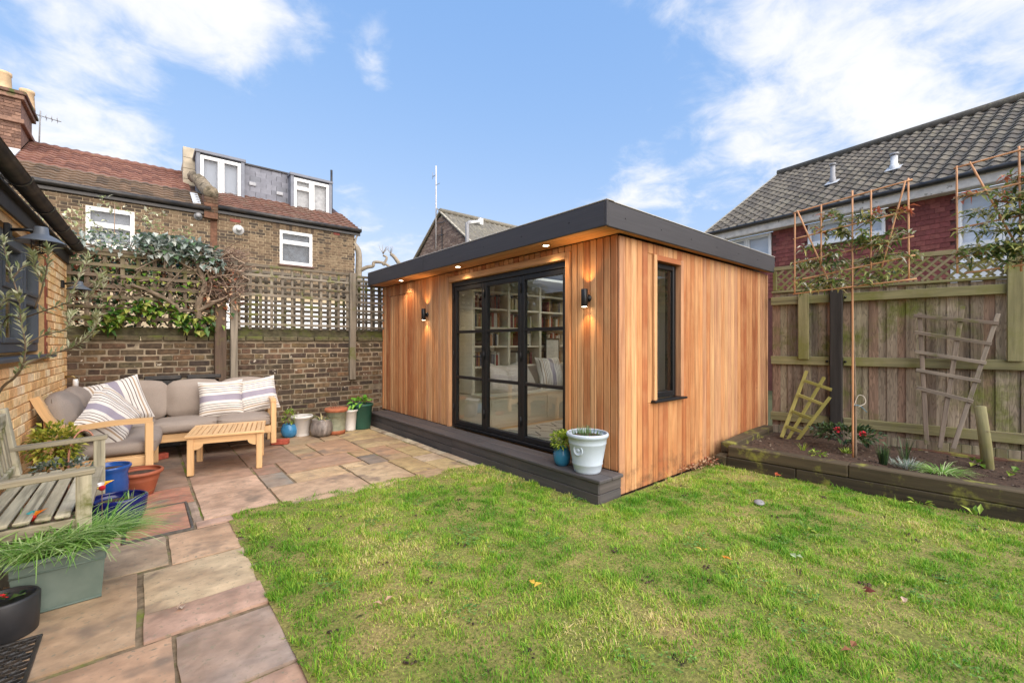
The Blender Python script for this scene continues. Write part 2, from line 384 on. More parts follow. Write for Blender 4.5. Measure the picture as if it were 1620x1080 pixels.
for a in [(.105, .51, 1.42, 1.94, PINK), (.105, .5, 1.945, 2.44, S(176, 160, 148)), (-.55, .105, 1.75, 2.475, S(200, 164, 134)), (-.005, .5, 2.475, 2.735, PINK), (-.72, -.012, 2.495, 3.275, S(186, 158, 128)),
          (0, .5, 2.74, 3.255, SAND), (.13, .5, 3.265, 3.78, S(208, 174, 142)), (-.3, .125, 3.29, 3.79, BUFF), (.29, .52, 3.79, 3.92, PINK), (.28, .345, 3.92, 4.46, S(170, 150, 132)), (-.6, -.1, 3.8, 4.47, PINK),
          (.345, .86, 3.93, 4.94, S(206, 172, 146)), (.865, 1.09, 4.42, 4.9, GREY), (.87, 1.61, 3.8, 4.41, S(202, 172, 142)), (1.1, 1.605, 4.42, 4.78, S(200, 172, 134)), (1.615, 1.87, 4.59, 4.77, S(204, 178, 140)),
          (1.615, 2.07, 3.75, 4.58, S(196, 172, 138)), (1.875, 2.1, 4.59, 5.0, S(132, 128, 120)), (1.1, 1.87, 4.79, 5.28, S(178, 146, 122)), (.345, .86, 4.95, 5.295, S(176, 146, 128)), (1.88, 2.1, 5.01, 5.285, S(190, 160, 120)), (.87, 1.09, 4.91, 5.3, S(160, 128, 112)), (-.1, .335, 4.475, 4.96, S(192, 132, 108)),
          (-.72, -.31, 3.29, 3.79, BUFF), (-.55, .1, 1.0, 1.74, SAND), (.105, .51, .8, 1.41, BUFF)]:
    slab(*a)
mh = T('manhole_cover', 'square recessed access cover filled with terracotta stone, metal edged, in the patio', 'manhole cover', (.09, 4.14, 0))
b = MB()
for (lo, hi) in (((-.1, 3.8, -.02), (.28, 3.815, .003)), ((-.1, 4.455, -.02), (.28, 4.47, .003)), ((-.1, 3.815, -.02), (-.087, 4.455, .003)), ((.266, 3.815, -.02), (.28, 4.455, .003))): b.box(lo, hi)
b.build('cover_frame', mat('tarnished_steel', S(120, 116, 110), var=.3, scale=30, rough=.5, metal=.7), mh)
b = MB(); b.box((-.085, 3.817, -.02), (.264, 4.453, -.001), .004); b.build('stone_inlay', M_stone, mh, tuple(c * .9 for c in TERRA))
# the rest of the patio, laid in random courses on a quarter-metre module
occ = set()
def fill(x0, x1, y0, y1, tone):
    m = .255; nx, ny = int(round((x1 - x0) / m)), int(round((y1 - y0) / m)); mx, my = (x1 - x0) / nx, (y1 - y0) / ny; used = set()
    for j in range(ny):
        for i in range(nx):
            if (i, j) in used: continue
            opts = [(2, 2), (3, 2), (2, 3), (1, 2), (2, 1), (1, 1), (2, 4)]; random.shuffle(opts)
            for (w, h) in opts:
                cells = [(i + a, j + c) for a in range(w) for c in range(h)]
                if all(c not in used and c[0] < nx and c[1] < ny for c in cells):
                    used.update(cells); slab(x0 + i * mx, x0 + (i + w) * mx, y0 + j * my, y0 + (j + h) * my, random.choice(tone)); break
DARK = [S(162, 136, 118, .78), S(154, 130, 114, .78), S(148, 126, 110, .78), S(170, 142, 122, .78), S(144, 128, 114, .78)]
OLIVE = [S(192, 170, 124), S(184, 160, 114), S(180, 154, 120), S(190, 154, 122), S(170, 150, 118), S(196, 176, 134)]
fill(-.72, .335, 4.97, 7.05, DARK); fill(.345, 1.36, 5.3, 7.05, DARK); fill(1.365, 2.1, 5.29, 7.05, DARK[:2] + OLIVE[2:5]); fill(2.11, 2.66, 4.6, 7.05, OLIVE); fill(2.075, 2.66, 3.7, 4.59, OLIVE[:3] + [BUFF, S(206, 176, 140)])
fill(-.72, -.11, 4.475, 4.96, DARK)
x = 3.72
while x < 6.8:
    h = U(.22, .42); slab(2.665, 2.785, x, min(x + h, 6.85), S(196, 186, 160)); x += h

# ---- lawn
def lawn():
    xs = np.arange(.44, 5.1, .045); ys = np.arange(-3, 4.0, .045); vs = []; fs = []; nx = len(xs)
    for y in ys:
        for x in xs:
            h = .012 * noise.noise((x * 1.1, y * 1.1, 3)) + .008 * noise.noise((x * 4, y * 4, 5)) + .004 * noise.noise((x * 13, y * 13, 8))
            vs.append((x, y, h))
    ok = [on_lawn(x + .02, y + .02) for y in ys for x in xs]
    for j in range(len(ys) - 1):
        for i in range(nx - 1):
            if ok[j * nx + i]: fs.append((j * nx + i, j * nx + i + 1, (j + 1) * nx + i + 1, (j + 1) * nx + i))
    b = MB(); b.add(vs, fs, None, True)
    m = mat('turf_thatch', S(126, 130, 62, .8), var=.5, scale=60, rough=.95, bump=.8, bdist=.01, c2=S(170, 150, 96, .75), c2scale=2.4, c2amt=.9, moss=(S(60, 54, 36, .6), 7, .62, .70))
    b.build('lawn', m, kind='structure')
lawn()
def lawn_z(x, y): return .012 * noise.noise((x * 1.1, y * 1.1, 3)) + .008 * noise.noise((x * 4, y * 4, 5)) + .004 * noise.noise((x * 13, y * 13, 8))
def strip_under(): # soil skirt under the lawn edge and beside the studio
    b = MB(); b.box((.46, -3, -.07), (6.4, 3.95, -.022)).build('soil_base', M_soil, kind='structure')
strip_under()
def grass():
    N = 480000
    # even scatter over the visible lawn and a margin beyond it
    x = rng.uniform(.42, 5.1, N); y = rng.uniform(-1.6, 3.98, N)
    dep = .6468 * x + .7627 * y; lat = .7627 * x - .6468 * y
    keep = (dep > 1.0) & (np.abs(lat) < dep * 1.45)
    x, y = x[keep], y[keep]
    keep = np.array([on_lawn(a + .02 * math.sin(a * 50 + b_ * 31), b_ + .0) for a, b_ in zip(x, y)]); x, y = x[keep], y[keep]
    # patchy growth: thick tufts, worn spots
    d = np.array([.5 + .5 * noise.noise((a * 1.7, b_ * 1.7, 9)) + .35 * noise.noise((a * 6, b_ * 6, 2)) for a, b_ in zip(x, y)])
    keep = rng.uniform(0, 1, len(x)) < np.clip(.35 + 1.0 * d, .12, 1); x, y, d = x[keep], y[keep], d[keep]
    n = len(x); h = rng.uniform(.010, .021, n) * (0.7 + .7 * np.clip(d, 0, 1)); tf = np.array([noise.noise((a * 9, b_ * 9, 4)) for a, b_ in zip(x, y)]); h *= 1 + .9 * np.clip(tf * 2.2, -.55, 1); h[rng.uniform(0, 1, n) < .04] *= 1.8
    w = rng.uniform(.0012, .0027, n); a = rng.uniform(0, 2 * np.pi, n); lean = rng.uniform(.15, 1.1, n) * h
    flat = rng.uniform(0, 1, n) < .2; lean[flat] *= 1.8; h[flat] *= .45
    ca, sa = np.cos(a), np.sin(a); z = np.array([lawn_z(p, q) for p, q in zip(x, y)]) - .003
    P = np.zeros((n, 5, 3), np.float32)
    P[:, 0] = np.stack([x - sa * w, y + ca * w, z], 1); P[:, 1] = np.stack([x + sa * w, y - ca * w, z], 1)
    mxp, myp = x + ca * lean * .35, y + sa * lean * .35
    P[:, 2] = np.stack([mxp + sa * w * .8, myp - ca * w * .8, z + h * .6], 1); P[:, 3] = np.stack([mxp - sa * w * .8, myp + ca * w * .8, z + h * .6], 1)
    P[:, 4] = np.stack([x + ca * lean, y + sa * lean, z + h], 1)
    me = bpy.data.meshes.new('grass'); me.vertices.add(n * 5); me.vertices.foreach_set('co', P.ravel())
    me.loops.add(n * 7); me.polygons.add(n * 2)
    base = (np.arange(n) * 5)[:, None]; me.loops.foreach_set('vertex_index', (base + np.array([[0, 1, 2, 3, 3, 2, 4]])).ravel().astype(np.int32))
    ls = np.stack([np.arange(n) * 7, np.arange(n) * 7 + 4], 1).ravel().astype(np.int32); me.polygons.foreach_set('loop_start', ls)
    me.update(calc_edges=True); me.validate()
    rr = rng.uniform(0, 1, n).astype(np.float32); rr[flat] = .85 + .15 * rr[flat]
    at = me.attributes.new('r', 'FLOAT', 'POINT'); at.data.foreach_set('value', np.repeat(rr, 5))
    m = bpy.data.materials.new('grass_blades'); m.use_nodes = True; nt = m.node_tree; nn, l = nt.nodes, nt.links; nn.clear()
    out = nn.new('ShaderNodeOutputMaterial'); pb = nn.new('ShaderNodeBsdfPrincipled'); tr = nn.new('ShaderNodeBsdfTranslucent'); ms = nn.new('ShaderNodeMixShader'); ms.inputs[0].default_value = .3
    at = nn.new('ShaderNodeAttribute'); at.attribute_name = 'r'; geo = nn.new('ShaderNodeNewGeometry')
    nz = nn.new('ShaderNodeTexNoise'); nz.inputs['Scale'].default_value = 1.25; nz.inputs['Detail'].default_value = 5; nz.inputs['Roughness'].default_value = .6; l.new(geo.outputs['Position'], nz.inputs[0])
    r1 = nn.new('ShaderNodeValToRGB'); e = r1.color_ramp.elements
    GC = [(0, S(76, 132, 30)), (.32, S(112, 166, 44)), (.66, S(156, 192, 64)), (.9, S(200, 202, 98)), (1, S(230, 212, 152))]
    while len(e) < 5: e.new(.5)
    for i, (p, c) in enumerate(GC): e[i].position = p; e[i].color = (*c, 1)
    # where the patch noise is high the turf is yellower
    mr = nn.new('ShaderNodeMapRange'); mr.inputs[1].default_value = .34; mr.inputs[2].default_value = .66; mr.inputs[3].default_value = -.34; mr.inputs[4].default_value = .50; l.new(nz.outputs['Fac'], mr.inputs[0])
    ad = nn.new('ShaderNodeMath'); ad.operation = 'MULTIPLY_ADD'; l.new(at.outputs['Fac'], ad.inputs[0]); ad.inputs[1].default_value = .75; l.new(mr.outputs[0], ad.inputs[2]); l.new(ad.outputs[0], r1.inputs[0])
    l.new(r1.outputs[0], pb.inputs['Base Color']); l.new(r1.outputs[0], tr.inputs[0]); pb.inputs['Roughness'].default_value = .55; pb.inputs['Specular IOR Level'].default_value = .3
    l.new(pb.outputs[0], ms.inputs[1]); l.new(tr.outputs[0], ms.inputs[2]); l.new(ms.outputs[0], out.inputs[0])
    me.materials.append(m)
    link('grass', me, kind='stuff')
grass()

def lawn_bits():
    b = MB(); c = MB()
    for _ in range(150):   # worm casts and bare crumbs of soil
        x, y = U(.6, 4.7), U(-.5, 3.8)
        if not on_lawn(x, y) or random.random() < .45: continue
        for _k in range(random.randint(3, 7)):
            r = U(.004, .011); b.lathe([(0, -r * .4), (r, 0), (r * .6, r * .6), (0, r * .8)], (x + U(-.03, .03), y + U(-.03, .03), lawn_z(x, y) + .006), 5, U(.7, 1.3), U(.7, 1.3), U(0, 3), False)
    b.build('soil_casts', mat('cast_soil', cols=[S(92, 74, 58, .6), S(70, 58, 46, .6), S(112, 94, 74, .6)], var=.3, rough=.95, bump=.3), None, kind='stuff')
    for _ in range(70):    # clover and daisy leaves knitted into the turf
        x, y = U(.6, 4.7), U(-.5, 3.8)
        if not on_lawn(x, y): continue
        for _k in range(random.randint(12, 40)):
            q = (x + random.gauss(0, .05), y + random.gauss(0, .05)); a = U(0, 6.28); z = lawn_z(*q) + U(.010, .022)
            for t in range(3): c.leaf((q[0], q[1], z), (math.cos(a + t * 2.1), math.sin(a + t * 2.1), .15), U(.008, .014), U(.008, .012), .1, 0)
    c.build('clover', mat('clover_leaf', cols=[S(84, 132, 52), S(104, 150, 66), S(70, 112, 48), S(128, 162, 84)], var=.2, rough=.5, bump=0, trans=.25), None, kind='stuff')
lawn_bits()
# ================================================================ the cedar garden room
XF, YS, YE, XB = 3.107, 2.246, 7.03, 6.373
room = T('garden_room', 'cedar clad garden room with charcoal flat roof edge and black glazed doors', 'garden room', (4.7, 4.6, 0))
CEDAR = [S(210, 149, 99), S(216, 159, 109), S(200, 134, 87), S(184, 116, 74), S(222, 170, 122), S(206, 143, 95), S(176, 108, 70), S(212, 153, 105), S(200, 148, 112), S(194, 130, 85), S(206, 156, 115)]
def cedar_col(k=.79): c = random.choice(CEDAR); k *= U(.92, 1.08); return tuple(v * k for v in c)
def front_board(y0, y1, z0, z1, x=XF, t=.02):
    b = MB(); b.box((x, y0 + .0032, z0), (x + t, y1 - .0032, z1), .006); return b.build('cladding_board', M_cedar, room, cedar_col())
def side_board(x0, x1, z0, z1, y=YS, t=.02):
    b = MB(); b.box((x0 + .0032, y, z0), (x1 - .0032, y + t, z1), .006); return b.build('cladding_board', M_cedar, room, cedar_col())
DY0, DY1, DZ0, DZ1 = 2.86, 4.94, .2, 2.10
y = YS + .024
def run(a, b_, w): n = max(1, round((b_ - a) / w)); return [(a + (b_ - a) * i / n, a + (b_ - a) * (i + 1) / n) for i in range(n)]
for (a, c) in run(YS + .022, DY0 - .062, .078): front_board(a, c, .2, 2.236)
for (a, c) in run(DY0 - .062, DY1 + .052, .083): front_board(a, c, DZ1 + .075, 2.236)
for (a, c) in run(DY1 + .052, YE - .03, .083):
    if 5.98 < a and c < 6.86: front_board(a, c, .2, 2.06); front_board(a, c, 2.066, 2.236)
    else: front_board(a, c, .2, 2.236)
for (a, c) in run(DY1 + .052, YE, .1)[-1:]: pass
def trim(lo, hi):
    b = MB(); b.box(lo, hi, .003); b.build('door_trim' if lo[1] < 5.2 else 'corner_trim', M_cedar, room, cedar_col(.84))
trim((XF - .018, DY0 - .06, .2), (XF + .12, DY0 - .002, DZ1 + .073)); trim((XF - .018, DY1 + .002, .2), (XF + .12, DY1 + .05, DZ1 + .073)); trim((XF - .0178, DY0, DZ1 + .004), (XF + .12, DY1, DZ1 + .0725))
b = MB(); b.box((XF - .012, YE - .028, .2), (XF + .03, YE + .01, 2.236), .003); b.build('corner_trim', M_cedar, room, cedar_col(.84))
M_groove = mat('groove_shade_backing', S(44, 34, 28), bump=0)  # dark sheet added behind the boards so their grooves read as shade
for (lo, hi) in (((XF + .0203, DY1 + .055, .02), (XF + .0217, YE, 2.236)), ((XF + .0203, YS + .02, .02), (XF + .0217, DY0 - .062, 2.236)), ((XF + .0203, DY0 - .061, DZ1 + .076), (XF + .0217, DY1 + .054, 2.236)),
                 ((XF + .022, YS + .0203, .01), (3.612, YS + .0217, 2.2)), ((4.153, YS + .0203, .01), (XB - .03, YS + .0217, 2.2)), ((3.613, YS + .0203, .01), (4.152, YS + .0217, .747)), ((3.613, YS + .0203, 2.127), (4.152, YS + .0217, 2.2))):
    b = MB(); b.box(lo, hi); b.build('groove_backing', M_groove, room)
# side wall
WX0, WX1, WZ0, WZ1 = 3.665, 4.10, .775, 2.075
for (a, c) in run(XF, XB - .03, .0865):
    zb = 0.0
    if c > WX0 - .052 and a < WX1 + .052:
        side_board(a, c, zb, WZ0 - .028); side_board(a, c, WZ1 + .052, 2.225)
        if a < WX0 - .052: side_board(a, WX0 - .053, WZ0 - .027, WZ1 + .051)
        if c > WX1 + .052: side_board(WX1 + .053, c, WZ0 - .027, WZ1 + .051)
    else: side_board(a, c, zb, 2.225)
b = MB(); b.box((XB - .029, YS - .012, 0), (XB + .012, YS + .03, 2.21), .003); b.build('corner_trim', M_cedar, room, cedar_col(.8))
for (lo, hi) in (((WX0 - .05, YS - .022, WZ0 - .004), (WX0, YS + .13, WZ1 + .05)), ((WX1, YS - .022, WZ0 - .004), (WX1 + .05, YS + .13, WZ1 + .05)), ((WX0 + .001, YS - .0218, WZ1), (WX1 - .001, YS + .13, WZ1 + .0498))):
    b = MB(); b.box(lo, hi, .003); b.build('window_trim', M_cedar, room, cedar_col(.86))
b = MB(); yf = YS + .035
for (lo, hi) in (((WX0 + .001, yf, WZ0), (WX0 + .05, YS + .13, WZ1 - .001)), ((WX1 - .05, yf, WZ0), (WX1 - .001, YS + .13, WZ1 - .001)), ((WX0 + .051, yf + .001, WZ0), (WX1 - .051, YS + .13, WZ0 + .055)), ((WX0 + .051, yf + .001, WZ1 - .055), (WX1 - .051, YS + .13, WZ1 - .001))): b.box(lo, hi, .006)
win = b.build('window', M_black, room)
b = MB(); b.box((WX0 + .045, yf + .018, WZ0 + .05), (WX1 - .045, yf + .026, WZ1 - .05)); b.build('pane', M_glass, win)
b = MB(); b.box((WX0 - .075, YS - .05, WZ0 - .026), (WX1 + .075, YS + .034, WZ0 - .006), .004); b.build('sill', M_black, win)
# shell: inner walls, floor, roof deck
def slab_part(name, lo, hi, m, col=None, c=0):
    b = MB(); b.box(lo, hi, c); return b.build(name, m, room, col)
slab_part('wall', (XF + .022, DY1 + .055, .02), (XF + .12, YE + .0, 2.24), M_room); slab_part('wall', (XF + .022, YS + .134, .02), (XF + .12, DY0 - .062, 2.24), M_room)
slab_part('wall', (XF + .022, DY0 - .061, DZ1 + .075), (XF + .12, DY1 + .054, 2.24), M_room)
slab_part('wall', (XF + .022, YS + .022, .02), (WX0 - .052, YS + .132, 2.2), M_room); slab_part('wall', (WX1 + .052, YS + .022, .02), (XB - .03, YS + .132, 2.2), M_room)
slab_part('wall', (WX0 - .051, YS + .022, .02), (WX1 + .051, YS + .132, WZ0 - .028), M_room); slab_part('wall', (WX0 - .051, YS + .022, WZ1 + .052), (WX1 + .051, YS + .132, 2.2), M_room)
slab_part('wall', (XB - .1, YS + .134, .02), (XB, YE, 2.24), M_room); slab_part('wall', (XF + .121, YE - .1, .02), (XB - .101, YE, 2.24), M_room)
slab_part('partition', (XF + .122, 5.12, .18), (XB - .102, 5.2, 2.2), M_room)
RX0, RX1, RY0, RY1 = 4.2, 5.5, 3.2, 4.5  # opening for an unseen rooflight, added to brighten the room behind the doors
for nm, m_, z0, z1, ox0, oy0, ox1, oy1 in (('ceiling', M_white, 2.201, 2.236, XF + .121, YS + .134, XB - .101, 5.119), ('roof_deck', M_fascia, 2.262, 2.40, 2.86, 2.2, XB - .02, 6.9)):
    for lo, hi in (((ox0, oy0), (RX0, oy1)), ((RX1, oy0), (ox1, oy1)), ((RX0, oy0), (RX1, RY0)), ((RX0, RY1), (RX1, oy1))): slab_part(nm, (*lo, z0), (*hi, z1), m_)
b = MB()
for lo, hi in (((RX0 - .06, RY0 - .06), (RX0, RY1 + .06)), ((RX1, RY0 - .06), (RX1 + .06, RY1 + .06)), ((RX0, RY0 - .06), (RX1, RY0)), ((RX0, RY1), (RX1, RY1 + .06))): b.box((*lo, 2.401), (*hi, 2.432))
b.build('added_rooflight_kerb', M_fascia, room); b = MB(); b.box((RX0 - .02, RY0 - .02, 2.4325), (RX1 + .02, RY1 + .02, 2.4385)); b.build('added_rooflight_pane', M_glass, room)
fl = slab_part('floor', (XF + .121, YS + .134, .1), (XB - .101, 5.119, .19), mat('oak_floor', S(196, 160, 118, .8), var=.12, scale=5, stretch=1, rough=.45, bump=0))
for i, (a, c) in enumerate(run(YS + .14, 5.11, .19)):
    b = MB(); b.box((XF + .125, a + .001, .188), (XB - .105, c - .001, .196), .001); b.build('floor_plank', M_teak, fl, None)
# roof edge: two lengths along the front, one along each side, corner profile, drip
def fas(lo, hi, nm='fascia_panel'): b = MB(); b.box(lo, hi, .005); return b.build(nm, M_fascia, room)
f1 = fas((2.807, 2.17, 2.236), (2.83, 5.12, 2.437)); f2 = fas((2.807, 5.126, 2.236), (2.83, 6.95, 2.437)); f3 = fas((2.826, 2.146, 2.230), (6.37, 2.169, 2.431)); f4 = fas((2.831, 6.925, 2.236), (6.37, 6.95, 2.43))
fas((2.803, 5.108, 2.234), (2.806, 5.138, 2.438), 'joint_cover'); fas((2.802, 2.142, 2.232), (2.825, 2.166, 2.4385), 'corner_cover')
b = MB(); b.box((2.805, 2.144, 2.4395), (2.90, 6.952, 2.448), .002); b.box((2.9, 2.144, 2.434), (6.372, 2.24, 2.442), .002); b.build('roof_trim', mat('grey_trim', S(176, 172, 166), var=.1, scale=20, rough=.6), room)
b = MB()
for i in range(7): b.lathe([(.006, 0), (.0, .004)], m=Matrix.Translation((2.806, 2.55 + i * .62, 2.335 + (i % 2) * .0)) @ Matrix.Rotation(R(-90), 4, 'Y'), n=8)
for i in range(7): b.lathe([(.006, 0), (.0, .004)], m=Matrix.Translation((3.05 + i * .55, 2.145, 2.33)) @ Matrix.Rotation(R(90), 4, 'X'), n=8)
b.build('fixing_screw', M_black, room)
for i in range(3): # soffit boards run the length of the front
    a = 2.832 + i * .0915; b = MB(); b.box((a + .001, 2.17, 2.24), (a + .0905, 6.924, 2.258), .004); b.build('soffit_board', M_cedar, room, cedar_col(.84))
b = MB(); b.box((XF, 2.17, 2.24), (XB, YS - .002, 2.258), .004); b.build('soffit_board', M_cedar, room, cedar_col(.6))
M_lamp = mat('lamp_glow', S(255, 236, 200), var=0, bump=0, emit=((1, .82, .55), 9))
M_chrome = mat('satin_steel', S(200, 198, 192), var=.05, rough=.3, metal=.9, bump=0)
for yy in (6.05, 4.51, 2.98):
    b = MB(); b.lathe([(.034, 0), (.042, -.003), (.042, -.006), (.030, -.006), (.029, -.001)], (2.955, yy, 2.24)); dl = b.build('downlight', M_chrome, room)
    b = MB(); b.lathe([(.028, -.0035), (0, -.0038)], (2.955, yy, 2.2395)); b.build('lens', M_lamp, dl)
    ld = bpy.data.lights.new('downlight_beam', 'SPOT'); ld.energy = 5; ld.color = (1, .68, .38); ld.spot_size = R(125); ld.spot_blend = .6; ld.shadow_soft_size = .03
    lo = bpy.data.objects.new('downlight_beam', ld); COL.objects.link(lo); lo.location = (2.955, yy, 2.228); lo.parent = room; lo.matrix_parent_inverse = room.matrix_basis.inverted()
# ---- folding doors
XD = XF + .035
b = MB(); fw_ = .055
for (lo, hi) in (((XD, DY0, DZ0), (XD + .07, DY0 + .035, DZ1)), ((XD, DY1 - .035, DZ0), (XD + .07, DY1, DZ1)), ((XD + .001, DY0 + .036, DZ1 - .06), (XD + .07, DY1 - .036, DZ1)), ((XD + .001, DY0 + .036, DZ0), (XD + .07, DY1 - .036, DZ0 + .035))): b.box(lo, hi, .004)
dframe = b.build('door_frame', M_black, room)
b = MB(); b.box((XD - .006, 3.6, DZ1 - .022), (XD - .0005, 4.2, DZ1 - .012), .002); b.build('trickle_vent', M_black, dframe)
leafw = (DY1 - DY0 - .07) / 3
for i in range(3):
    y0 = DY0 + .035 + i * leafw + .002; y1 = y0 + leafw - .004; z0, z1 = DZ0 + .04, DZ1 - .063; x0, x1 = XD + .008, XD + .062
    b = MB(); st = .052
    for (lo, hi) in (((x0, y0, z0), (x1, y0 + st, z1)), ((x0, y1 - st, z0), (x1, y1, z1)), ((x0 + .001, y0 + st + .001, z0), (x1, y1 - st - .001, z0 + .055)), ((x0 + .001, y0 + st + .001, z1 - .055), (x1, y1 - st - .001, z1))): b.box(lo, hi, .005)
    leaf = b.build('door_leaf', M_black, room)
    zz = [z0 + .055, z0 + (z1 - z0) * .345, z0 + (z1 - z0) * .672, z1 - .055]
    for k in (1, 2):
        b = MB(); b.box((x0 + .004, y0 + st + .001, zz[k] - .018), (x1 - .004, y1 - st - .001, zz[k] + .018), .004); b.build('glazing_bar', M_black, leaf)
    for k in range(3):
        b = MB(); b.box((x0 + .024, y0 + st - .006, zz[k] + (-.006 if k == 0 else .012)), (x0 + .032, y1 - st + .006, zz[k + 1] + (.006 if k == 2 else -.012))); b.build('pane', M_glass, leaf)
    for zc in (.45, 1.15, 1.9):
        b = MB(); b.tube([(x0 - .006, y1 - .002, zc - .05), (x0 - .006, y1 - .002, zc + .05)], .009, 8); b.build('hinge', M_black, leaf)
    if i == 2:
        b = MB(); b.box((x0 - .012, y0 + .012, 1.0), (x0 - .001, y0 + .04, 1.26), .004); b.tube([(x0 - .012, y0 + .026, 1.14), (x0 - .05, y0 + .026, 1.14), (x0 - .052, y0 + .14, 1.14)], .008, 8); b.build('handle', M_black, leaf)
# ---- step along the front
DECK = [S(76, 73, 74), S(68, 66, 68), S(82, 77, 76)]
b = MB(); b.box((2.815, 2.24, 0), (3.09, 6.8, .165)); stp = b.build('step', mat('step_core', S(50, 50, 52), bump=0), room)
for (x0, x1) in ((2.785, 2.945), (2.95, 3.104)):
    for (a, c) in ((2.2, 3.9), (3.903, 6.84)):
        b = MB(); b.box((x0, a, .17), (x1, c, .2), .006); b.build('deck_board', M_deck, stp, random.choice(DECK))
for (z0, z1) in ((-.03, .075), (.08, .168)):
    for (a, c) in ((2.225, 4.4), (4.403, 6.0), (6.003, 6.83)):
        b = MB(); b.box((2.797, a, z0), (2.814, c, z1), .003); b.build('riser_board', M_deck, stp, random.choice(DECK))
    b = MB(); b.box((2.8145, 2.224, z0), (3.1, 2.239, z1), .003); b.build('riser_board', M_deck, stp, random.choice(DECK))
# ---- up and down wall lights
def wall_light(yy, label):
    t = T('wall_light', label, 'wall light', (XF, yy, 1.71), 0, 'wall lights on the cedar front')
    b = MB(); b.lathe([(.012, -.078), (.0285, -.08), (.030, -.078), (.030, .078), (.0285, .08), (.012, .078)], (3.045, yy, 1.71)); bd = b.build('lamp_body', M_black, t)
    b = MB(); b.lathe([(.032, 0), (.034, .004), (.034, .014), (.02, .018), (.014, .03)], m=Matrix.Translation((XF, yy, 1.71)) @ Matrix.Rotation(R(-90), 4, 'Y')); b.build('wall_plate', M_black, t)
    for s in (-1, 1):
        b = MB(); b.lathe([(.024, s * .081), (0, s * .0812)] if s < 0 else [(.011, .0775), (0, .0778)], (3.045, yy, 1.71)); b.build('lens', M_lamp, bd)
        ld = bpy.data.lights.new('wall_light_beam', 'SPOT'); ld.energy = 2.0; ld.color = (1, .56, .2); ld.spot_size = R(95); ld.spot_blend = .9; ld.shadow_soft_size = .004
        lo = bpy.data.objects.new('wall_light_beam', ld); COL.objects.link(lo); lo.location = (3.045, yy, 1.71 + s * .0835); lo.rotation_euler = (0, R(180 if s > 0 else 0), 0); lo.parent = t; lo.matrix_parent_inverse = t.matrix_basis.inverted()
wall_light(2.58, 'black cylinder up and down light right of the glazed doors, near the corner'); wall_light(5.53, 'black cylinder up and down light left of the glazed doors')
# ---- inside, seen through the glass
M_shelf = mat('bookcase_paint', S(222, 214, 196), var=.03, scale=4, rough=.6, bump=0)
bc = T('bookcase', 'cream fitted bookcase over a cupboard bench behind the glass doors', 'bookcase', (4.5, 4.95, .19))
b = MB(); b.box((3.36, 5.095, .2), (5.95, 5.119, 2.15)); b.build('back_panel', M_shelf, bc)
bx = [3.36, 3.98, 4.60, 5.22, 5.85]
for x in bx: b = MB(); b.box((x, 4.78, .62), (x + .045, 5.094, 2.15), .003); b.build('upright', M_shelf, bc)
for i in range(4):
    for z in (.96, 1.24, 1.50, 1.76, 2.0):
        b = MB(); b.box((bx[i] + .046, 4.79, z), (bx[i + 1] - .001, 5.093, z + .025), .002); b.build('shelf', M_shelf, bc)
b = MB(); b.box((3.36, 4.42, .2), (5.95, 5.09, .6), .004); b.box((3.34, 4.4, .6), (5.95, 4.78, .63), .004); bench_ = b.build('cupboard_bench', M_shelf, bc)
for i in range(5):
    b = MB(); x = 3.4 + i * .5; b.box((x, 4.408, .24), (x + .48, 4.419, .57), .003); b.box((x + .05, 4.404, .29), (x + .43, 4.4075, .52), .002); dd = b.build('cupboard_door', M_shelf, bc)
    b = MB(); b.lathe([(.012, 0), (.012, .02), (0, .022)], m=Matrix.Translation((x + (.44 if i % 2 == 0 else .04), 4.408, .5)) @ Matrix.Rotation(R(90), 4, 'X'), n=10); b.build('knob', M_black, dd)
M_book = mat('book_cloth', None, var=.1, scale=30, rough=.6, bump=0)
BC = [S(160, 60, 48), S(60, 74, 96), S(206, 196, 172), S(84, 96, 70), S(180, 120, 70), S(70, 52, 44), S(196, 176, 130), S(120, 50, 60), S(226, 222, 212), S(44, 48, 56)]
ORD = ['first', 'second', 'third', 'fourth', 'fifth', 'sixth', 'seventh', 'eighth', 'ninth', 'tenth', 'eleventh', 'twelfth', 'thirteenth', 'fourteenth', 'fifteenth', 'sixteenth', 'seventeenth', 'eighteenth', 'nineteenth', 'twentieth', 'twenty-first', 'twenty-second', 'twenty-third', 'twenty-fourth', 'twenty-fifth', 'twenty-sixth']; BCN = ['red', 'blue grey', 'cream', 'olive', 'ochre', 'brown', 'straw', 'maroon', 'white', 'charcoal']; SHN = {.985: 'lowest', 1.265: 'second', 1.525: 'third', 1.785: 'fourth'}
for i in range(3):
    for z in (.985, 1.265, 1.525, 1.785):
        nb = 0; x = bx[i] + .06; end = bx[i + 1] - .05
        if random.random() < .15: continue
        while x < end - .05:
            w = U(.018, .042); h = U(.15, .215)
            if random.random() < .12: x += U(.04, .16); continue
            b = MB(); b.box((x, 4.86 + U(-.03, .01), z + .001), (x + w - .001, 5.06, z + h), .002)
            nb += 1; bcn = random.randrange(len(BC)); cl_ = BC[bcn]
            b.build('book', M_book, None, tuple(c * .7 for c in cl_), label='%s book, %s in the %s bay on the %s bookcase shelf' % (BCN[bcn], ORD[nb - 1], ('left', 'middle', 'right')[i], SHN[z]), category='book', group='books in the bookcase'); x += w
b = MB(); b.box((4.3, 4.86, 1.266), (4.5, 4.875, 1.47), .003); t = T('picture_frame', 'small dark framed picture on a middle shelf behind the glass', 'picture frame', (4.4, 4.86, 1.266)); b.build('frame', M_black, t)
b = MB(); b.box((4.32, 4.857, 1.286), (4.48, 4.8595, 1.45)); b.build('picture', mat('print', S(210, 196, 170), bump=0), t)
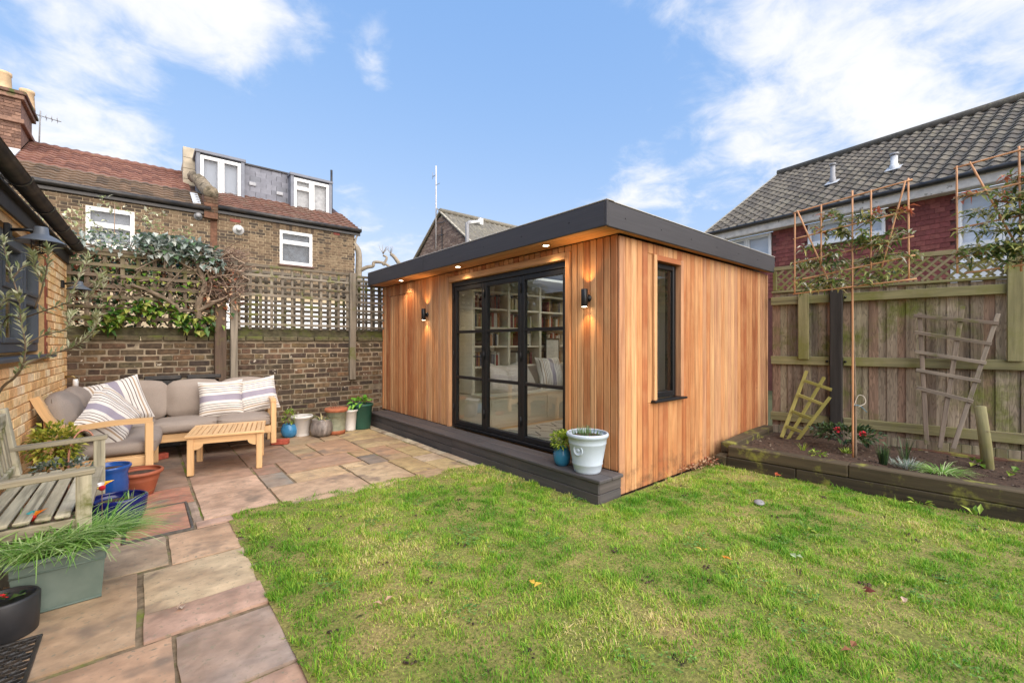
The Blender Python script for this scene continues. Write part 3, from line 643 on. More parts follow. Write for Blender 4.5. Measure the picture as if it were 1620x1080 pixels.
t = T('framed_photograph', 'large dark framed photograph leaning above the bench, middle pane', 'picture frame', (4.85, 4.75, 1.0)); b = MB(); b.box((4.68, 4.74, .99), (5.0, 4.76, 1.38), .004); b.build('frame', M_black, t)
b = MB(); b.box((4.71, 4.737, 1.02), (4.97, 4.7395, 1.35)); b.build('picture', mat('photo_print', S(206, 204, 198), bump=0), t)
rug = MB(); rug.box((3.5, 2.75, .1965), (4.9, 4.3, .206), .003); t = T('rug', 'cream rug with dark diamond lines on the oak floor indoors', 'rug', (4.2, 3.5, .1965)); rug.build('pile', mat('rug_wool', S(216, 206, 190), var=.1, scale=40, rough=1, bump=.3), t)
b = MB()
for i in range(5):
    for j in range(5):
        x, y = 3.62 + i * .28, 2.9 + j * .28
        for (dx, dy) in ((.1, .2), (-.1, .2)): b.bar((x, y, .2075), (x + dx, y + dy, .2075), .014, .002)
b.build('woven_line', mat('dark_wool', S(70, 66, 64), bump=0), t, kind='stuff')
t = T('desk', 'pale wood topped desk at the right inside the garden room', 'desk', (4.3, 2.8, .19))
b = MB(); b.box((3.75, 2.5, .66), (5.0, 3.05, .69), .004); b.build('desk_top', M_teak, t)
for (x, y) in ((3.8, 2.56), (4.95, 2.56), (3.8, 3.0), (4.95, 3.0)): b = MB(); b.box((x - .02, y - .02, .197), (x + .02, y + .02, .659), .003); b.build('leg', M_white, t)
# ================================================================ old brick garden wall with trellis
YW = 7.05
OLDB = [S(132, 106, 80), S(112, 92, 72), S(146, 118, 86), S(98, 84, 70), S(126, 100, 78), S(92, 76, 64), S(140, 112, 84), S(116, 100, 78)]
gw = T('brick_garden_wall', 'old London stock brick garden wall with mossy coping behind the corner sofa and pots', 'wall', (1.3, 7.16, 0))
b = MB(); b.box((-.9, YW + .006, -.05), (6.5, YW + .215, 1.334)); b.build('mortar_core', M_mortar, gw)
b = MB(); b.box((-.9, YW + .03, 1.395), (6.5, YW + .2, 1.50), .004); b.build('wall_top', mat('mossy_render', S(96, 90, 68, .7), var=.5, scale=14, rough=.95, bump=.6, bdist=.01, moss=(S(98, 104, 50, .75), 5, .46, .66)), gw)
def brick_me(L, sd): # a worn brick, front face at y=0
    b = MB(); b.box((0, 0, 0), (L, .05, .063), .007, jit=.003); return b.mesh('brick')
random.seed(5)
br_s = [brick_me(.216, i) for i in range(7)]; br_h = [brick_me(.104, i) for i in range(5)]
for m in br_s + br_h: m.materials.append(M_brick)
rest = MB(); cnt = 0
pitch = .0765
cands = []
for c in range(17):
    z = .012 + c * pitch; x = -.72 - (c % 2) * .1715 + U(-.012, .012); k = 0
    while x < 3.3:
        L = .216 if k % 2 == 0 else .104
        cands.append((c, x, z, L)); x += L + .0115; k += 1
vis = [q for q in cands if q[1] > -.66 and q[1] + q[3] < 3.11 and (q[2] > .55 or q[1] > 1.35)]
vis.sort(key=lambda q: -q[1] if q[2] > .3 else -q[1] - .5)
chosen = set(id(q) for q in sorted(vis, key=lambda q: (q[3] < .2, q[1] * -.2 - q[2] * .1))[:300])
for q in cands:
    c, x, z, L = q; dz = U(-.003, .003); dy = U(-.004, .004)
    if id(q) in chosen:
        o = link('brick', random.choice(br_s if L > .2 else br_h), gw, jit(random.choice(OLDB), .45, .66, .06), mw=Matrix.Translation((x + U(-.003, .003), YW + dy, z + dz)) @ Matrix.Rotation(R(U(-.6, .6)), 4, 'Y'))
    else: rest.box((x, YW + dy, z + dz), (x + L, YW + .05, z + dz + .0645), .006, jit=.002)
rest.build('brickwork', M_brick_isl, gw, kind='stuff')
x = -.68
M_cope = mat('coping_brick', S(108, 98, 76, .7), var=.4, scale=20, rough=.95, bump=.6, bdist=.008, moss=(S(104, 110, 52, .75), 6, .44, .64, 1.33, 1.40))
while x < 3.1:
    L = U(.21, .235); b = MB(); b.box((x, YW - .035, 1.333), (x + L - .008, YW + .21, 1.397), .008, jit=.004); b.build('coping_brick', M_cope, gw); x += L

def post(name, label, x, y, z0, z1, w, d, m, col, group='trellis posts on the brick wall'):
    t = T(name, label, 'post', (x, y, max(z0, 0)), 0, group); b = MB(); b.box((x - w / 2, y - d / 2, z0), (x + w / 2, y + d / 2, z1), .005); b.build('post', m, t, col); return t
GW = [S(156, 144, 126, .62), S(144, 132, 116, .62), S(166, 154, 136, .62), S(136, 124, 106, .62)]
post('trellis_post', 'pale grey timber post left of the middle trellis panel, running down behind the sofa', .955, 7.0, 0.0, 2.47, .085, .075, M_greywood, GW[2])
post('trellis_post', 'grey timber post stopping short above the pots, beside the cedar room', 2.575, 7.0, .72, 2.425, .095, .075, M_greywood, GW[0])
post('trellis_post', 'darker brown timber post at the end of the left trellis, half hidden by dead vine', .80, 7.0, 0.0, 2.02, .13, .09, M_greywood, S(112, 92, 76, .6))
def trellis(label, x0, x1, y, zs, pitch, w, t, cols, name='garden_trellis', top=None, vlo=None):
    r = T(name, label, 'trellis', ((x0 + x1) / 2, y, min(zs)), 0, None)
    for i, z in enumerate(zs):
        b = MB(); b.box((x0, y - t, z - w + U(-.003, .003)), (x1, y - .001, z + U(-.003, .003)), .003, jit=.003); b.build('slat', M_greywood, r, random.choice(cols))
    n = int(round((x1 - x0) / pitch))
    for i in range(n + 1):
        x = x0 + (x1 - x0 - w) * i / n + U(-.004, .004); b = MB(); b.box((x, y, (vlo or min(zs) - w)), (x + w, y + t, max(zs)), .003, jit=.003); b.build('upright', M_greywood, r, random.choice(cols))
    if top: b = MB(); b.box((x0, y - t - .01, max(zs) + .002), (x1, y + t + .01, max(zs) + top), .004, jit=.003); b.build('top_rail', M_greywood, r, cols[0])
    return r
zs = [2.415 - .138 * k for k in range(7)]
trellis('weathered grey trellis panel between the two pale posts, above the mossy coping', 1.0, 2.525, 7.02, zs, .138, .036, .02, GW, vlo=1.50)
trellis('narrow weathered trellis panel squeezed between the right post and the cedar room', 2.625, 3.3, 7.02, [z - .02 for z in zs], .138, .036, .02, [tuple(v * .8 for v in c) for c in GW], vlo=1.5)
BW = [S(150, 132, 112, .62), S(138, 120, 102, .62), S(148, 134, 108, .62)]
trellis('wide slatted brown trellis panel overgrown with ivy, beside the yellow brick house', -.66, .75, 7.02, [2.37 - .125 * k for k in range(7)], .155, .042, .022, BW, top=.05, vlo=1.5)
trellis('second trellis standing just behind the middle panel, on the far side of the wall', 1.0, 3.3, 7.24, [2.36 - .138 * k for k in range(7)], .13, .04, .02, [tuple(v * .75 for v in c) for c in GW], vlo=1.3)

# ================================================================ yellow brick house on the left
WS = .022
def wp(t, off, z): # t metres from the far corner towards the camera, off = out from the wall
    return Vector((-.65 - WS * t + off, 7.05 - t - WS * off * 0, z))
YB = [S(250, 212, 152), S(254, 222, 170), S(244, 198, 136), S(255, 230, 186), S(238, 190, 134), S(250, 216, 162), S(230, 182, 128)]
hs = T('yellow_brick_house', 'yellow brick rear extension with grey window and black gutter on the left', 'house', (-.8, 4, 0))
rzm = Matrix.Rotation(math.atan(WS) * -1, 4, 'Z')  # wall frame: local x = towards camera, y = out of wall, z up
XW = Vector((-WS, -1, 0)).normalized(); YWv = Vector((1, -WS, 0)).normalized()
MW = Matrix(((XW.x, YWv.x, 0, -.65), (XW.y, YWv.y, 0, 7.05), (0, 0, 1, 0), (0, 0, 0, 1)))
WT0, WT1, WZ0_, WZ1_ = 1.20, 4.05, 1.20, 2.12
b = MB()
for (lo, hi) in (((-.2, -.3, -.05), (WT0, -.012, 2.27)), ((WT1, -.3, -.05), (10, -.012, 2.27)), ((WT0, -.3, -.05), (WT1, -.012, WZ0_)), ((WT0, -.3, WZ1_), (WT1, -.012, 2.27))): b.box(lo, hi, 0, MW)
b.build('mortar_core', M_ymortar, hs)
def yb_me(L): b = MB(); b.box((0, -.05, 0), (L, 0, .0655), .0035, jit=.0012); return b.mesh('brick')
ys_ = [yb_me(.2155) for _ in range(5)]; yh = {}
for m in ys_: m.materials.append(M_ybrick)
restY = MB(); picks = []
for c in range(30):
    z = .01 + c * .0752
    t = -.113 * (c % 2)
    while t < 6.2:
        a, e = max(t, 0.003), t + .2155
        segs = [(a, e)]
        if z + .066 > WZ0_ and z < WZ1_ - .0:
            segs = [(u, v) for (u, v) in ((a, min(e, WT0 - .004)), (max(a, WT1 + .004), e)) if v - u > .02]
        for (u, v) in segs: picks.append((u, v, z))
        t += .2255
def ybcol(): return jit(random.choice(YB), .92, 1.06, .02)
seen = [p for p in picks if p[0] < 3.0 and p[2] > .30]
seen.sort(key=lambda p: (p[0] > 2.75 or (p[2] < .55 and p[0] < 1.9), -p[0])); ch = set(seen[:300])
for p in picks:
    u, v, z = p; z = min(z, 2.2); dy = U(-.0015, .0015)
    if p in ch:
        if v - u > .2: me = random.choice(ys_)
        else:
            me = yb_me(v - u); me.materials.append(M_ybrick)
        link('brick', me, hs, ybcol(), mw=MW @ Matrix.Translation((u, dy, z)))
    else: restY.box((u, -.05, z), (v, dy, z + .0655), .0035, MW)
restY.build('brickwork', mat('yellow_brick_mass', cols=[tuple(v * .93 for v in c) for c in YB], var=.22, scale=30, rough=.85, bump=.35, bdist=.003), hs, kind='stuff')
M_frame = mat('blue_grey_frame', S(82, 89, 98, .8), var=.06, scale=10, rough=.45, bump=.02)
b = MB()
for (lo, hi) in (((WT0 + .002, -.11, WZ0_ + .03), (WT0 + .07, -.05, WZ1_ - .002)), ((WT1 - .07, -.11, WZ0_ + .03), (WT1 - .002, -.05, WZ1_ - .002)), ((WT0 + .071, -.109, WZ1_ - .07), (WT1 - .071, -.05, WZ1_ - .002)), ((WT0 + .071, -.109, WZ0_ + .03), (WT1 - .071, -.05, WZ0_ + .10))): b.box(lo, hi, .005, MW)
for t in (1.82, 2.44, 3.2): b.box((t - .035, -.1088, WZ0_ + .101), (t + .035, -.045, WZ1_ - .071), .005, MW)
wf = b.build('window', M_frame, hs)
zt = 1.68
for (a, e) in ((WT0 + .07, 1.785), (1.855, 2.405), (2.475, 3.165), (3.235, WT1 - .07)):
    b = MB()
    for (z0, z1) in ((WZ0_ + .10, zt - .02), (zt + .02, WZ1_ - .07)):
        for (lo, hi) in (((a + .001, -.1, z0 + .001), (a + .036, -.035, z1 - .001)), ((e - .036, -.1, z0 + .001), (e - .001, -.035, z1 - .001)), ((a + .037, -.0995, z0 + .001), (e - .037, -.035, z0 + .04)), ((a + .037, -.0995, z1 - .04), (e - .037, -.035, z1 - .001))): b.box(lo, hi, .006, MW)
    b.box((a + .001, -.1, zt - .019), (e - .001, -.05, zt + .019), .003, MW); b.build('sash', M_frame, wf)
    for (z0, z1) in ((WZ0_ + .135, zt - .055), (zt + .055, WZ1_ - .105)):
        b = MB(); b.box((a + .03, -.08, z0), (e - .03, -.072, z1), 0, MW); b.build('pane', M_glass, wf)
b = MB(); b.box((WT0 - .12, -.06, WZ0_ - .028), (WT1 + .1, .055, WZ0_ + .002), .006, MW); b.build('window_sill', M_frame, hs)
b = MB(); b.box((WT0 - .075, -.055, WZ0_ + .003), (WT0 - .002, .001, WZ1_), .003, MW); b.build('window_reveal', mat('red_brick_edge', S(150, 84, 62, .8), var=.3, scale=14, rough=.9), hs)
b = MB(); b.box((WT0 + .0, -.8, WZ0_ - .3), (WT1, -.78, 2.2), 0, MW); b.box((WT0 - .3, -.79, .0), (WT1 + .3, -.31, .05), 0, MW); b.build('room_wall', mat('dim_room', S(150, 144, 136), bump=0), hs)
b = MB(); b.box((WT0 - .3, -.9, -.05), (10, -.3, 2.26), 0, MW) if False else b.box((-.2, -4, 2.271), (10, .0, 2.32), 0, MW); b.build('roof', M_fascia, hs)
b = MB(); b.box((-.02, .002, 2.19), (10, .02, 2.36), .003, MW); b.box((-.02, .021, 2.30), (10, .06, 2.315), 0, MW); b.build('fascia_board', mat('black_timber', S(44, 40, 38), var=.3, scale=14, rough=.6, bump=.3), hs)
# half-round gutter with joint straps
b = MB(); prof = [(.062 * math.cos(R(a)), -.062 * math.sin(R(a))) for a in range(0, 181, 18)]; n = len(prof); vs = []
for e in (.02, 10.0):
    for (u, w) in prof: vs.append(MW @ Vector((e, .086 + u, 2.405 + w)))
    for (u, w) in prof: vs.append(MW @ Vector((e, .086 + u * .93, 2.405 + w * .93)))
fs = []
for i in range(n - 1): fs += [(i, i + 1, 2 * n + i + 1, 2 * n + i), (n + i, 3 * n + i, 3 * n + i + 1, n + i + 1), ]
for e in (0, 2 * n): fs += [(e, e + n, 3 * n + e if 0 else e + n, e)] if 0 else []
for k in (0, n - 1): fs.append((k, k + n, 3 * n + k, 2 * n + k))
fs.append(tuple(range(n)))
b.add(vs, fs, None, True)
M_gut = mat('black_plastic', S(46, 45, 45), var=.25, scale=9, rough=.32, bump=.08, c2=S(96, 84, 70), c2scale=5, c2amt=.3)
gt_ = b.build('gutter', M_gut, hs)
for t in (.5, 1.2, 1.95, 2.75, 3.6, 4.5):
    b = MB(); vs = []; 
    for e in (t - .022, t + .022):
        for k in (.066, .071):
            for (u, w) in prof: vs.append(MW @ Vector((e, .086 + u / .062 * k, 2.405 + w / .062 * k)))
    fs = []
    for i in range(n - 1): fs += [(n + i, n + i + 1, 3 * n + i + 1, 3 * n + i), (i, i + n, i + 1 + n, i + 1), (2 * n + i, 2 * n + i + 1, 3 * n + i + 1, 3 * n + i)]
    b.add(vs, fs, None, True); b.build('gutter_bracket', M_gut, gt_)
# swan-neck wall lanterns
def lantern(t, z, k, label):
    p = MW @ Vector((t, 0, z)); r = T('wall_lantern', label, 'wall lantern', p, 0, 'wall lanterns on the yellow brick house')
    m = MW @ Matrix.Translation((t, 0, z)) @ Matrix.Scale(k, 4)
    b = MB(); b.box((-.035, 0, -.05), (.035, .03, .05), .006, m); b.tube([m @ Vector((0, .03, .01)), m @ Vector((0, .09, .02)), m @ Vector((0, .17, .02))], .011 * k, 8); b.build('bracket', M_black, r)
    ms = m @ Matrix.Translation((0, .17, .0))
    M_sh = mat('lantern_enamel', S(92, 98, 106), var=.08, rough=.4, bump=0)
    b = MB(); b.lathe([(.032, .05), (.036, .045), (.04, .0), (.075, -.02), (.125, -.055), (.13, -.062), (.122, -.058), (.07, -.027), (.034, -.01)], m=ms, n=24); b.build('shade', M_sh, r)
    b = MB(); b.lathe([(.012, -.02), (.03, -.05), (.034, -.085), (.022, -.115), (0, -.12)], m=ms, n=16); b.build('bulb', glass('lamp_glass', (.85, .8, .72)), r)
    b = MB()
    for z_ in (-.06, -.09, -.12): b.tube([ms @ Vector((.048 * math.cos(a * .524), .048 * math.sin(a * .524), z_)) for a in range(13)], .003 * k, 5)
    for a in range(4): b.tube([ms @ Vector((.048 * math.cos(a * 1.57), .048 * math.sin(a * 1.57), -.03)), ms @ Vector((.048 * math.cos(a * 1.57), .048 * math.sin(a * 1.57), -.12)), ms @ Vector((0, 0, -.135))], .003 * k, 5)
    b.build('wire_guard', M_black, r)
lantern(.40, 1.93, .82, 'small dark lantern on the yellow wall near the trellis corner'); lantern(2.6, 2.06, 1.0, 'large grey lantern at the top left, above the grey window')
t = T('outside_tap', 'small brass garden tap with white collar low on the yellow wall by the corner', 'tap', MW @ Vector((.16, 0, .9)))
b = MB(); b.tube([MW @ Vector((.16, 0, .93)), MW @ Vector((.16, .07, .93)), MW @ Vector((.16, .085, .9))], .012, 8); b.tube([MW @ Vector((.13, .06, .955)), MW @ Vector((.19, .06, .965))], .007, 6); b.build('tap_body', mat('dull_brass', S(150, 130, 90), metal=.8, rough=.4, bump=0), t)
b = MB(); b.lathe([(.02, 0), (.024, -.03), (.024, -.08), (.016, -.085)], MW @ Vector((.16, .085, .9))); b.build('hose_connector', M_white, t)
# ================================================================ patio furniture
def rot_frame(x, y, deg): return Matrix.Translation((x, y, 0)) @ Matrix.Rotation(R(deg), 4, 'Z')
def cushion(b, lo, hi, m=None, puff=.02, e=.045, n=10, sag=0):
    """soft box: rounded edges, swollen faces, slight creasing"""
    lo, hi = V3(lo), V3(hi); c = (lo + hi) / 2; h = (hi - lo) / 2; vs = []; fs = []; idx = {}; sd = U(0, 50)
    def pt(u):
        p = V3(u) * h; inner = np.sign(p) * np.maximum(np.abs(p) - e, 0) if False else np.clip(p, -(h - e), h - e); d = p - inner; L = np.linalg.norm(d)
        q = inner + (d / L * min(L, e) if L > 1e-9 else 0)
        bul = [(1 - u[(i + 1) % 3] ** 2) * (1 - u[(i + 2) % 3] ** 2) * puff * (u[i] ** 3) for i in range(3)]
        q = q + V3(bul); q = q + .006 * V3(noise.noise_vector((q[0] * 7 + sd, q[1] * 7, q[2] * 7)))
        return c + q
    for a in range(3):
        for s in (-1, 1):
            g = {}
            for i in range(n + 1):
                for j in range(n + 1):
                    u = [0, 0, 0]; u[a] = s; u[(a + 1) % 3] = -1 + 2 * i / n; u[(a + 2) % 3] = -1 + 2 * j / n
                    k = tuple(round(x, 4) for x in u)
                    if k not in idx: idx[k] = len(vs); vs.append(tuple(pt(u)))
                    g[(i, j)] = idx[k]
            for i in range(n):
                for j in range(n):
                    q = (g[(i, j)], g[(i + 1, j)], g[(i + 1, j + 1)], g[(i, j + 1)]); fs.append(q if s > 0 else q[::-1])
    gs = vs
    if m is not None: vs = [m @ Vector(p) for p in vs]
    return b.add(vs, fs, gs, True)
M_taupe = mat('taupe_canvas', S(168, 154, 142, .8), var=.08, scale=120, rough=.9, bump=.12, bdist=.002, spec=.2, c2=S(150, 136, 124, .8), c2scale=4, c2amt=.4)
SR = -7
sofa = T('corner_sofa', 'L shaped teak corner sofa with taupe seat and back cushions against the brick wall', 'sofa', (.3, 6.3, 0))
mb_ = rot_frame(-.6, 6.94, SR)            # back run: local x along wall, y towards wall
def part(fn, name, m, **k): b = MB(); fn(b); return b.build(name, m, sofa, **k)
L2 = 1.96; D = .66
# back run frame
part(lambda b: (b.bar(mb_ @ Vector((.0, -D + .03, .24)), mb_ @ Vector((L2, -D + .03, .24)), .035, .09, .004),), 'front_rail', M_teak)
part(lambda b: (b.bar(mb_ @ Vector((.0, -.04, .24)), mb_ @ Vector((L2, -.04, .24)), .035, .09, .004),), 'back_rail', M_teak)
part(lambda b: (b.bar(mb_ @ Vector((.0, -.015, .72)), mb_ @ Vector((L2, -.015, .72)), .03, .08, .004),), 'top_rail', M_teak)
for i in range(22): part(lambda b: b.bar(mb_ @ Vector((.06 + i * .088, -.015, .28)), mb_ @ Vector((.06 + i * .088, -.015, .68)), .03, .016, .002, up=(0, 1, 0)), 'back_slat', M_teak)
for i in range(14): part(lambda b: b.bar(mb_ @ Vector((.1 + i * .138, -D + .05, .275)), mb_ @ Vector((.1 + i * .138, -.06, .275)), .06, .018, .002), 'seat_slat', M_teak)
def leg(m, x, y, z1, w=.06): part(lambda b: b.bar(m @ Vector((x, y, 0.0 if True else 0)), m @ Vector((x, y, z1)), w, w, .006, up=(0, 1, 0)), 'leg', M_teak)
leg(mb_, .78, -D + .035, .285); leg(mb_, L2 - .02, -.03, .76)
# right arm: front leg, curved arm
part(lambda b: b.bar(mb_ @ Vector((L2 - .02, -D + .035, .06)), mb_ @ Vector((L2 - .02, -D + .035, .575)), .06, .06, .006, up=(0, 1, 0)), 'leg', M_teak)
def arm(m, pts, w=.06, t=.035):
    b = MB(); P = smoothcurve([m @ Vector(p) for p in pts], 5); sd = m.to_3x3() @ Vector((1, 0, 0))
    vs = []; gs = []; fs = []; al = 0; k = len(P)
    for i, p in enumerate(P):
        d = (P[min(i + 1, k - 1)] - P[max(i - 1, 0)]).normalized(); up = sd.cross(d).normalized()
        if i: al += (p - P[i - 1]).length
        th = t * (1 + .9 * max(0, (i - k * .6) / k))
        for (a, c) in ((-1, -1), (1, -1), (1, 1), (-1, 1)): vs.append(p + sd * a * w / 2 + up * c * th / 2); gs.append((a * w, c * t, al))
    for i in range(k - 1):
        for j in range(4): a, e = i * 4 + j, i * 4 + (j + 1) % 4; fs.append((a, e, e + 4, a + 4))
    fs += [(0, 1, 2, 3), tuple(4 * (k - 1) + j for j in (3, 2, 1, 0))]
    b.add(vs, fs, gs); return b.build('arm', M_teak, sofa)
arm(mb_, [(L2 - .02, -D, .59), (L2 - .02, -.4, .59), (L2 - .02, -.2, .595), (L2 - .02, -.08, .66), (L2 - .02, -.02, .80)])
# left run along the yellow wall: local x = out from wall (0..0.7), y from 5.2 to the back run
ml = rot_frame(-.62, 5.22, SR * .5)
W2 = .70
part(lambda b: b.bar(ml @ Vector((W2 - .03, .0, .24)), ml @ Vector((W2 - .03, .98, .24)), .035, .09, .004), 'front_rail', M_teak)
part(lambda b: b.bar(ml @ Vector((.03, .0, .24)), ml @ Vector((.03, 1.6, .24)), .035, .09, .004), 'back_rail', M_teak)
part(lambda b: b.bar(ml @ Vector((.05, .02, .235)), ml @ Vector((W2 - .05, .02, .235)), .03, .085, .004), 'side_rail', M_teak)
part(lambda b: b.bar(ml @ Vector((.0, .0, .74)), ml @ Vector((.0, 1.6, .74)), .03, .08, .004), 'top_rail', M_teak)
for i in range(16): part(lambda b: b.bar(ml @ Vector((.0, .06 + i * .098, .28)), ml @ Vector((.0, .06 + i * .098, .70)), .03, .016, .002, up=(1, 0, 0)), 'back_slat', M_teak)
for i in range(9): part(lambda b: b.bar(ml @ Vector((.05, .08 + i * .105, .275)), ml @ Vector((W2 - .05, .08 + i * .105, .275)), .06, .018, .002), 'seat_slat', M_teak)
part(lambda b: b.bar(ml @ Vector((W2 - .03, .0, 0)), ml @ Vector((W2 - .03, .0, .585)), .06, .055, .006, up=(0, 1, 0)), 'leg', M_teak)
part(lambda b: b.bar(ml @ Vector((W2 - .03, .99, .0)), ml @ Vector((W2 - .03, .99, .285)), .055, .055, .006, up=(0, 1, 0)), 'leg', M_teak)
part(lambda b: (b.bar(ml @ Vector((.03, 0, 0)), ml @ Vector((.03, 0, .45)), .06, .055, .006, up=(0, 1, 0))), 'leg', M_teak)
ma = ml @ Matrix.Rotation(R(-90), 4, 'Z')   # arm runs in local -y after the turn
b = None
arm(ma, [(0, W2 - .005, .60), (0, .45, .60), (0, .22, .585), (0, .10, .60), (0, .03, .68), (0, -.045, .86)], w=.06, t=.045)
part(lambda b: b.bar(ml @ Vector((.03, 0, .45)), ml @ Vector((.075, 0, .60)), .06, .07, .01, up=(0, 1, 0)), 'arm_bracket', M_teak)
# cushions
def cush(lo, hi, m, name, **k):
    b = MB(); cushion(b, lo, hi, m, **k); o = b.build(name, M_taupe, sofa); p = MB()
    if name == 'seat_cushion':   # piped seams round the top and bottom edges
        for z, q in ((hi[2] - .022, .004), (lo[2] + .022, .004)):
            x0, x1, y0, y1 = lo[0] + q, hi[0] - q, lo[1] + q, hi[1] - q; r = .04; pts = []
            for (cx, cy, a0) in ((x1 - r, y0 + r, -90), (x1 - r, y1 - r, 0), (x0 + r, y1 - r, 90), (x0 + r, y0 + r, 180)):
                for i in range(5): a = R(a0 + 22.5 * i); pts.append(m @ Vector((cx + r * math.cos(a), cy + r * math.sin(a), z)))
            p.tube(pts + [pts[0]], .0055, 6)
    else:
        x0, x1, z0, z1 = lo[0] + .012, hi[0] - .012, lo[2] + .012, hi[2] - .012; y = (lo[1] + hi[1]) / 2; al = hi[0] - lo[0] < hi[1] - lo[1]; pts = []
        if al: x0, x1, y = lo[1] + .012, hi[1] - .012, (lo[0] + hi[0]) / 2
        for (cx, cz, a0) in ((x1 - .05, z0 + .05, -90), (x1 - .05, z1 - .05, 0), (x0 + .05, z1 - .05, 90), (x0 + .05, z0 + .05, 180)):
            for i in range(5): a = R(a0 + 22.5 * i); u, w = cx + .062 * math.cos(a), cz + .062 * math.sin(a); pts.append(m @ (Vector((y, u, w)) if al else Vector((u, y, w))))
        p.tube(pts + [pts[0]], .0055, 6)
    p.build('piping', M_taupe, o); return o
cush((.76, -D - .015, .288), (1.36, -.13, .415), mb_, 'seat_cushion'); cush((1.365, -D - .015, .288), (L2 - .055, -.13, .415), mb_, 'seat_cushion')
cush((.04, -.62, .288), (.755, -.10, .415), mb_, 'seat_cushion'); cush((.12, .04, .288), (W2 + .015, 1.02, .415), ml, 'seat_cushion', puff=.03)
tb = Matrix.Translation((0, -.1, .40)) @ Matrix.Rotation(R(-12), 4, 'X')
for (a, c) in ((.36, .84), (.85, 1.38), (1.39, 1.91)): cush((a, -.075, .0), (c, .065, .43), mb_ @ tb, 'back_cushion', puff=.035, e=.06)
tl = Matrix.Translation((.12, 0, .40)) @ Matrix.Rotation(R(-12), 4, 'Y')
for (a, c) in ((.07, .62), (.63, 1.2)): cush((-.08, a, 0), (.09, c, .44), ml @ tl, 'back_cushion', puff=.04, e=.07)
# throw pillows with woven stripes
def stripe_mat():
    m = mat('striped_linen', S(232, 226, 218, .86), var=.06, scale=90, rough=.95, bump=.15, bdist=.001, spec=.15); nt = m.node_tree; n, l = nt.nodes, nt.links
    b = next(x for x in n if x.type == 'BSDF_PRINCIPLED'); src = b.inputs['Base Color'].links[0].from_socket
    at = n.new('ShaderNodeAttribute'); at.attribute_name = 'st'; rp = n.new('ShaderNodeValToRGB'); rp.color_ramp.interpolation = 'CONSTANT'; e = rp.color_ramp.elements
    LAV, DK, CR, TN = S(186, 182, 204, .92), S(138, 126, 124, .85), (1, 1, 1), S(206, 184, 160)
    seq = [(0, CR), (.05, DK), (.065, CR), (.12, TN), (.15, CR), (.18, DK), (.2, CR), (.25, DK), (.262, CR), (.31, DK), (.325, CR), (.41, LAV), (.58, CR), (.66, DK), (.675, CR), (.72, DK), (.735, CR), (.79, DK), (.81, CR), (.85, TN), (.88, CR), (.93, DK), (.945, CR)]
    while len(e) < len(seq): e.new(.99)
    for i, (p, c) in enumerate(seq): e[i].position = p; e[i].color = (*c, 1)
    l.new(at.outputs['Fac'], rp.inputs[0]); mx = n.new('ShaderNodeMix'); mx.data_type = 'RGBA'; mx.blend_type = 'MULTIPLY'; mx.inputs[0].default_value = 1
    l.new(src, mx.inputs[6]); l.new(rp.outputs[0], mx.inputs[7]); l.new(mx.outputs[2], b.inputs['Base Color']); return m
M_stripe = stripe_mat()
def pillow(label, pos, rot, size=.46, th=.085, sax=0, group='striped throw pillows on the corner sofa', m_=None, name='throw_pillow'):
    n = 18; vs = []; st = []; fs = []; m = Matrix.Translation(pos) @ rot; sd = U(0, 50)
    for s in (1, -1):
        for j in range(n + 1):
            for i in range(n + 1):
                u, v = -1 + 2 * i / n, -1 + 2 * j / n
                x = u * size / 2 * (1 - .07 * (1 - v * v)); z = v * size / 2 * (1 - .07 * (1 - u * u))
                y = s * th * ((1 - u ** 4) * (1 - v ** 4)) ** .55 + .012 * noise.noise((x * 8 + sd, z * 8, s)) * (1 - u ** 4) * (1 - v ** 4) + .01 * noise.noise((u * 2 + sd, v * 2, 1))
                vs.append(m @ Vector((x, y, z))); st.append(((u if sax == 0 else v) + 1) / 2)
    N1 = (n + 1) ** 2
    for s in (0, 1):
        for j in range(n):
            for i in range(n):
                a = s * N1 + j * (n + 1) + i; q = (a, a + 1, a + n + 2, a + n + 1); fs.append(q[::-1] if s == 0 else q)
    b = MB(); b.add(vs, fs, None, True); o = b.build(name, m_ or M_stripe, None, label=label, category='pillow', group=group)
    at = o.data.attributes.new('st', 'FLOAT', 'POINT'); at.data.foreach_set('value', st); return o
def rx(a): return Matrix.Rotation(R(a), 4, 'X')
def ry(a): return Matrix.Rotation(R(a), 4, 'Y')
def rz(a): return Matrix.Rotation(R(a), 4, 'Z')
pillow('striped pillow nearest the sofa arm, tipped diagonally, at the front of the left pile', (-.24, 5.42, .60), rz(50) @ rx(-22) @ ry(-42), .45, .09, 0)
pillow('striped pillow in the middle of the left pile, half hidden between two others', (-.22, 5.72, .61), rz(46) @ rx(-20) @ ry(-36), .45, .08, 0)
pillow('large striped pillow at the back of the left pile, in the sofa corner', (-.2, 6.42, .65), rz(18) @ rx(-16) @ ry(-13), .52, .09, 0)
pillow('upright striped pillow with horizontal stripes left of the end pillow on the back run', (.75, 6.47, .61), rz(SR) @ rx(-20) @ ry(-2), .47, .085, 1)
pillow('tilted striped pillow at the right end of the sofa against the arm', (1.15, 6.50, .63), rz(SR - 6) @ rx(-24) @ ry(-10), .46, .085, 1)
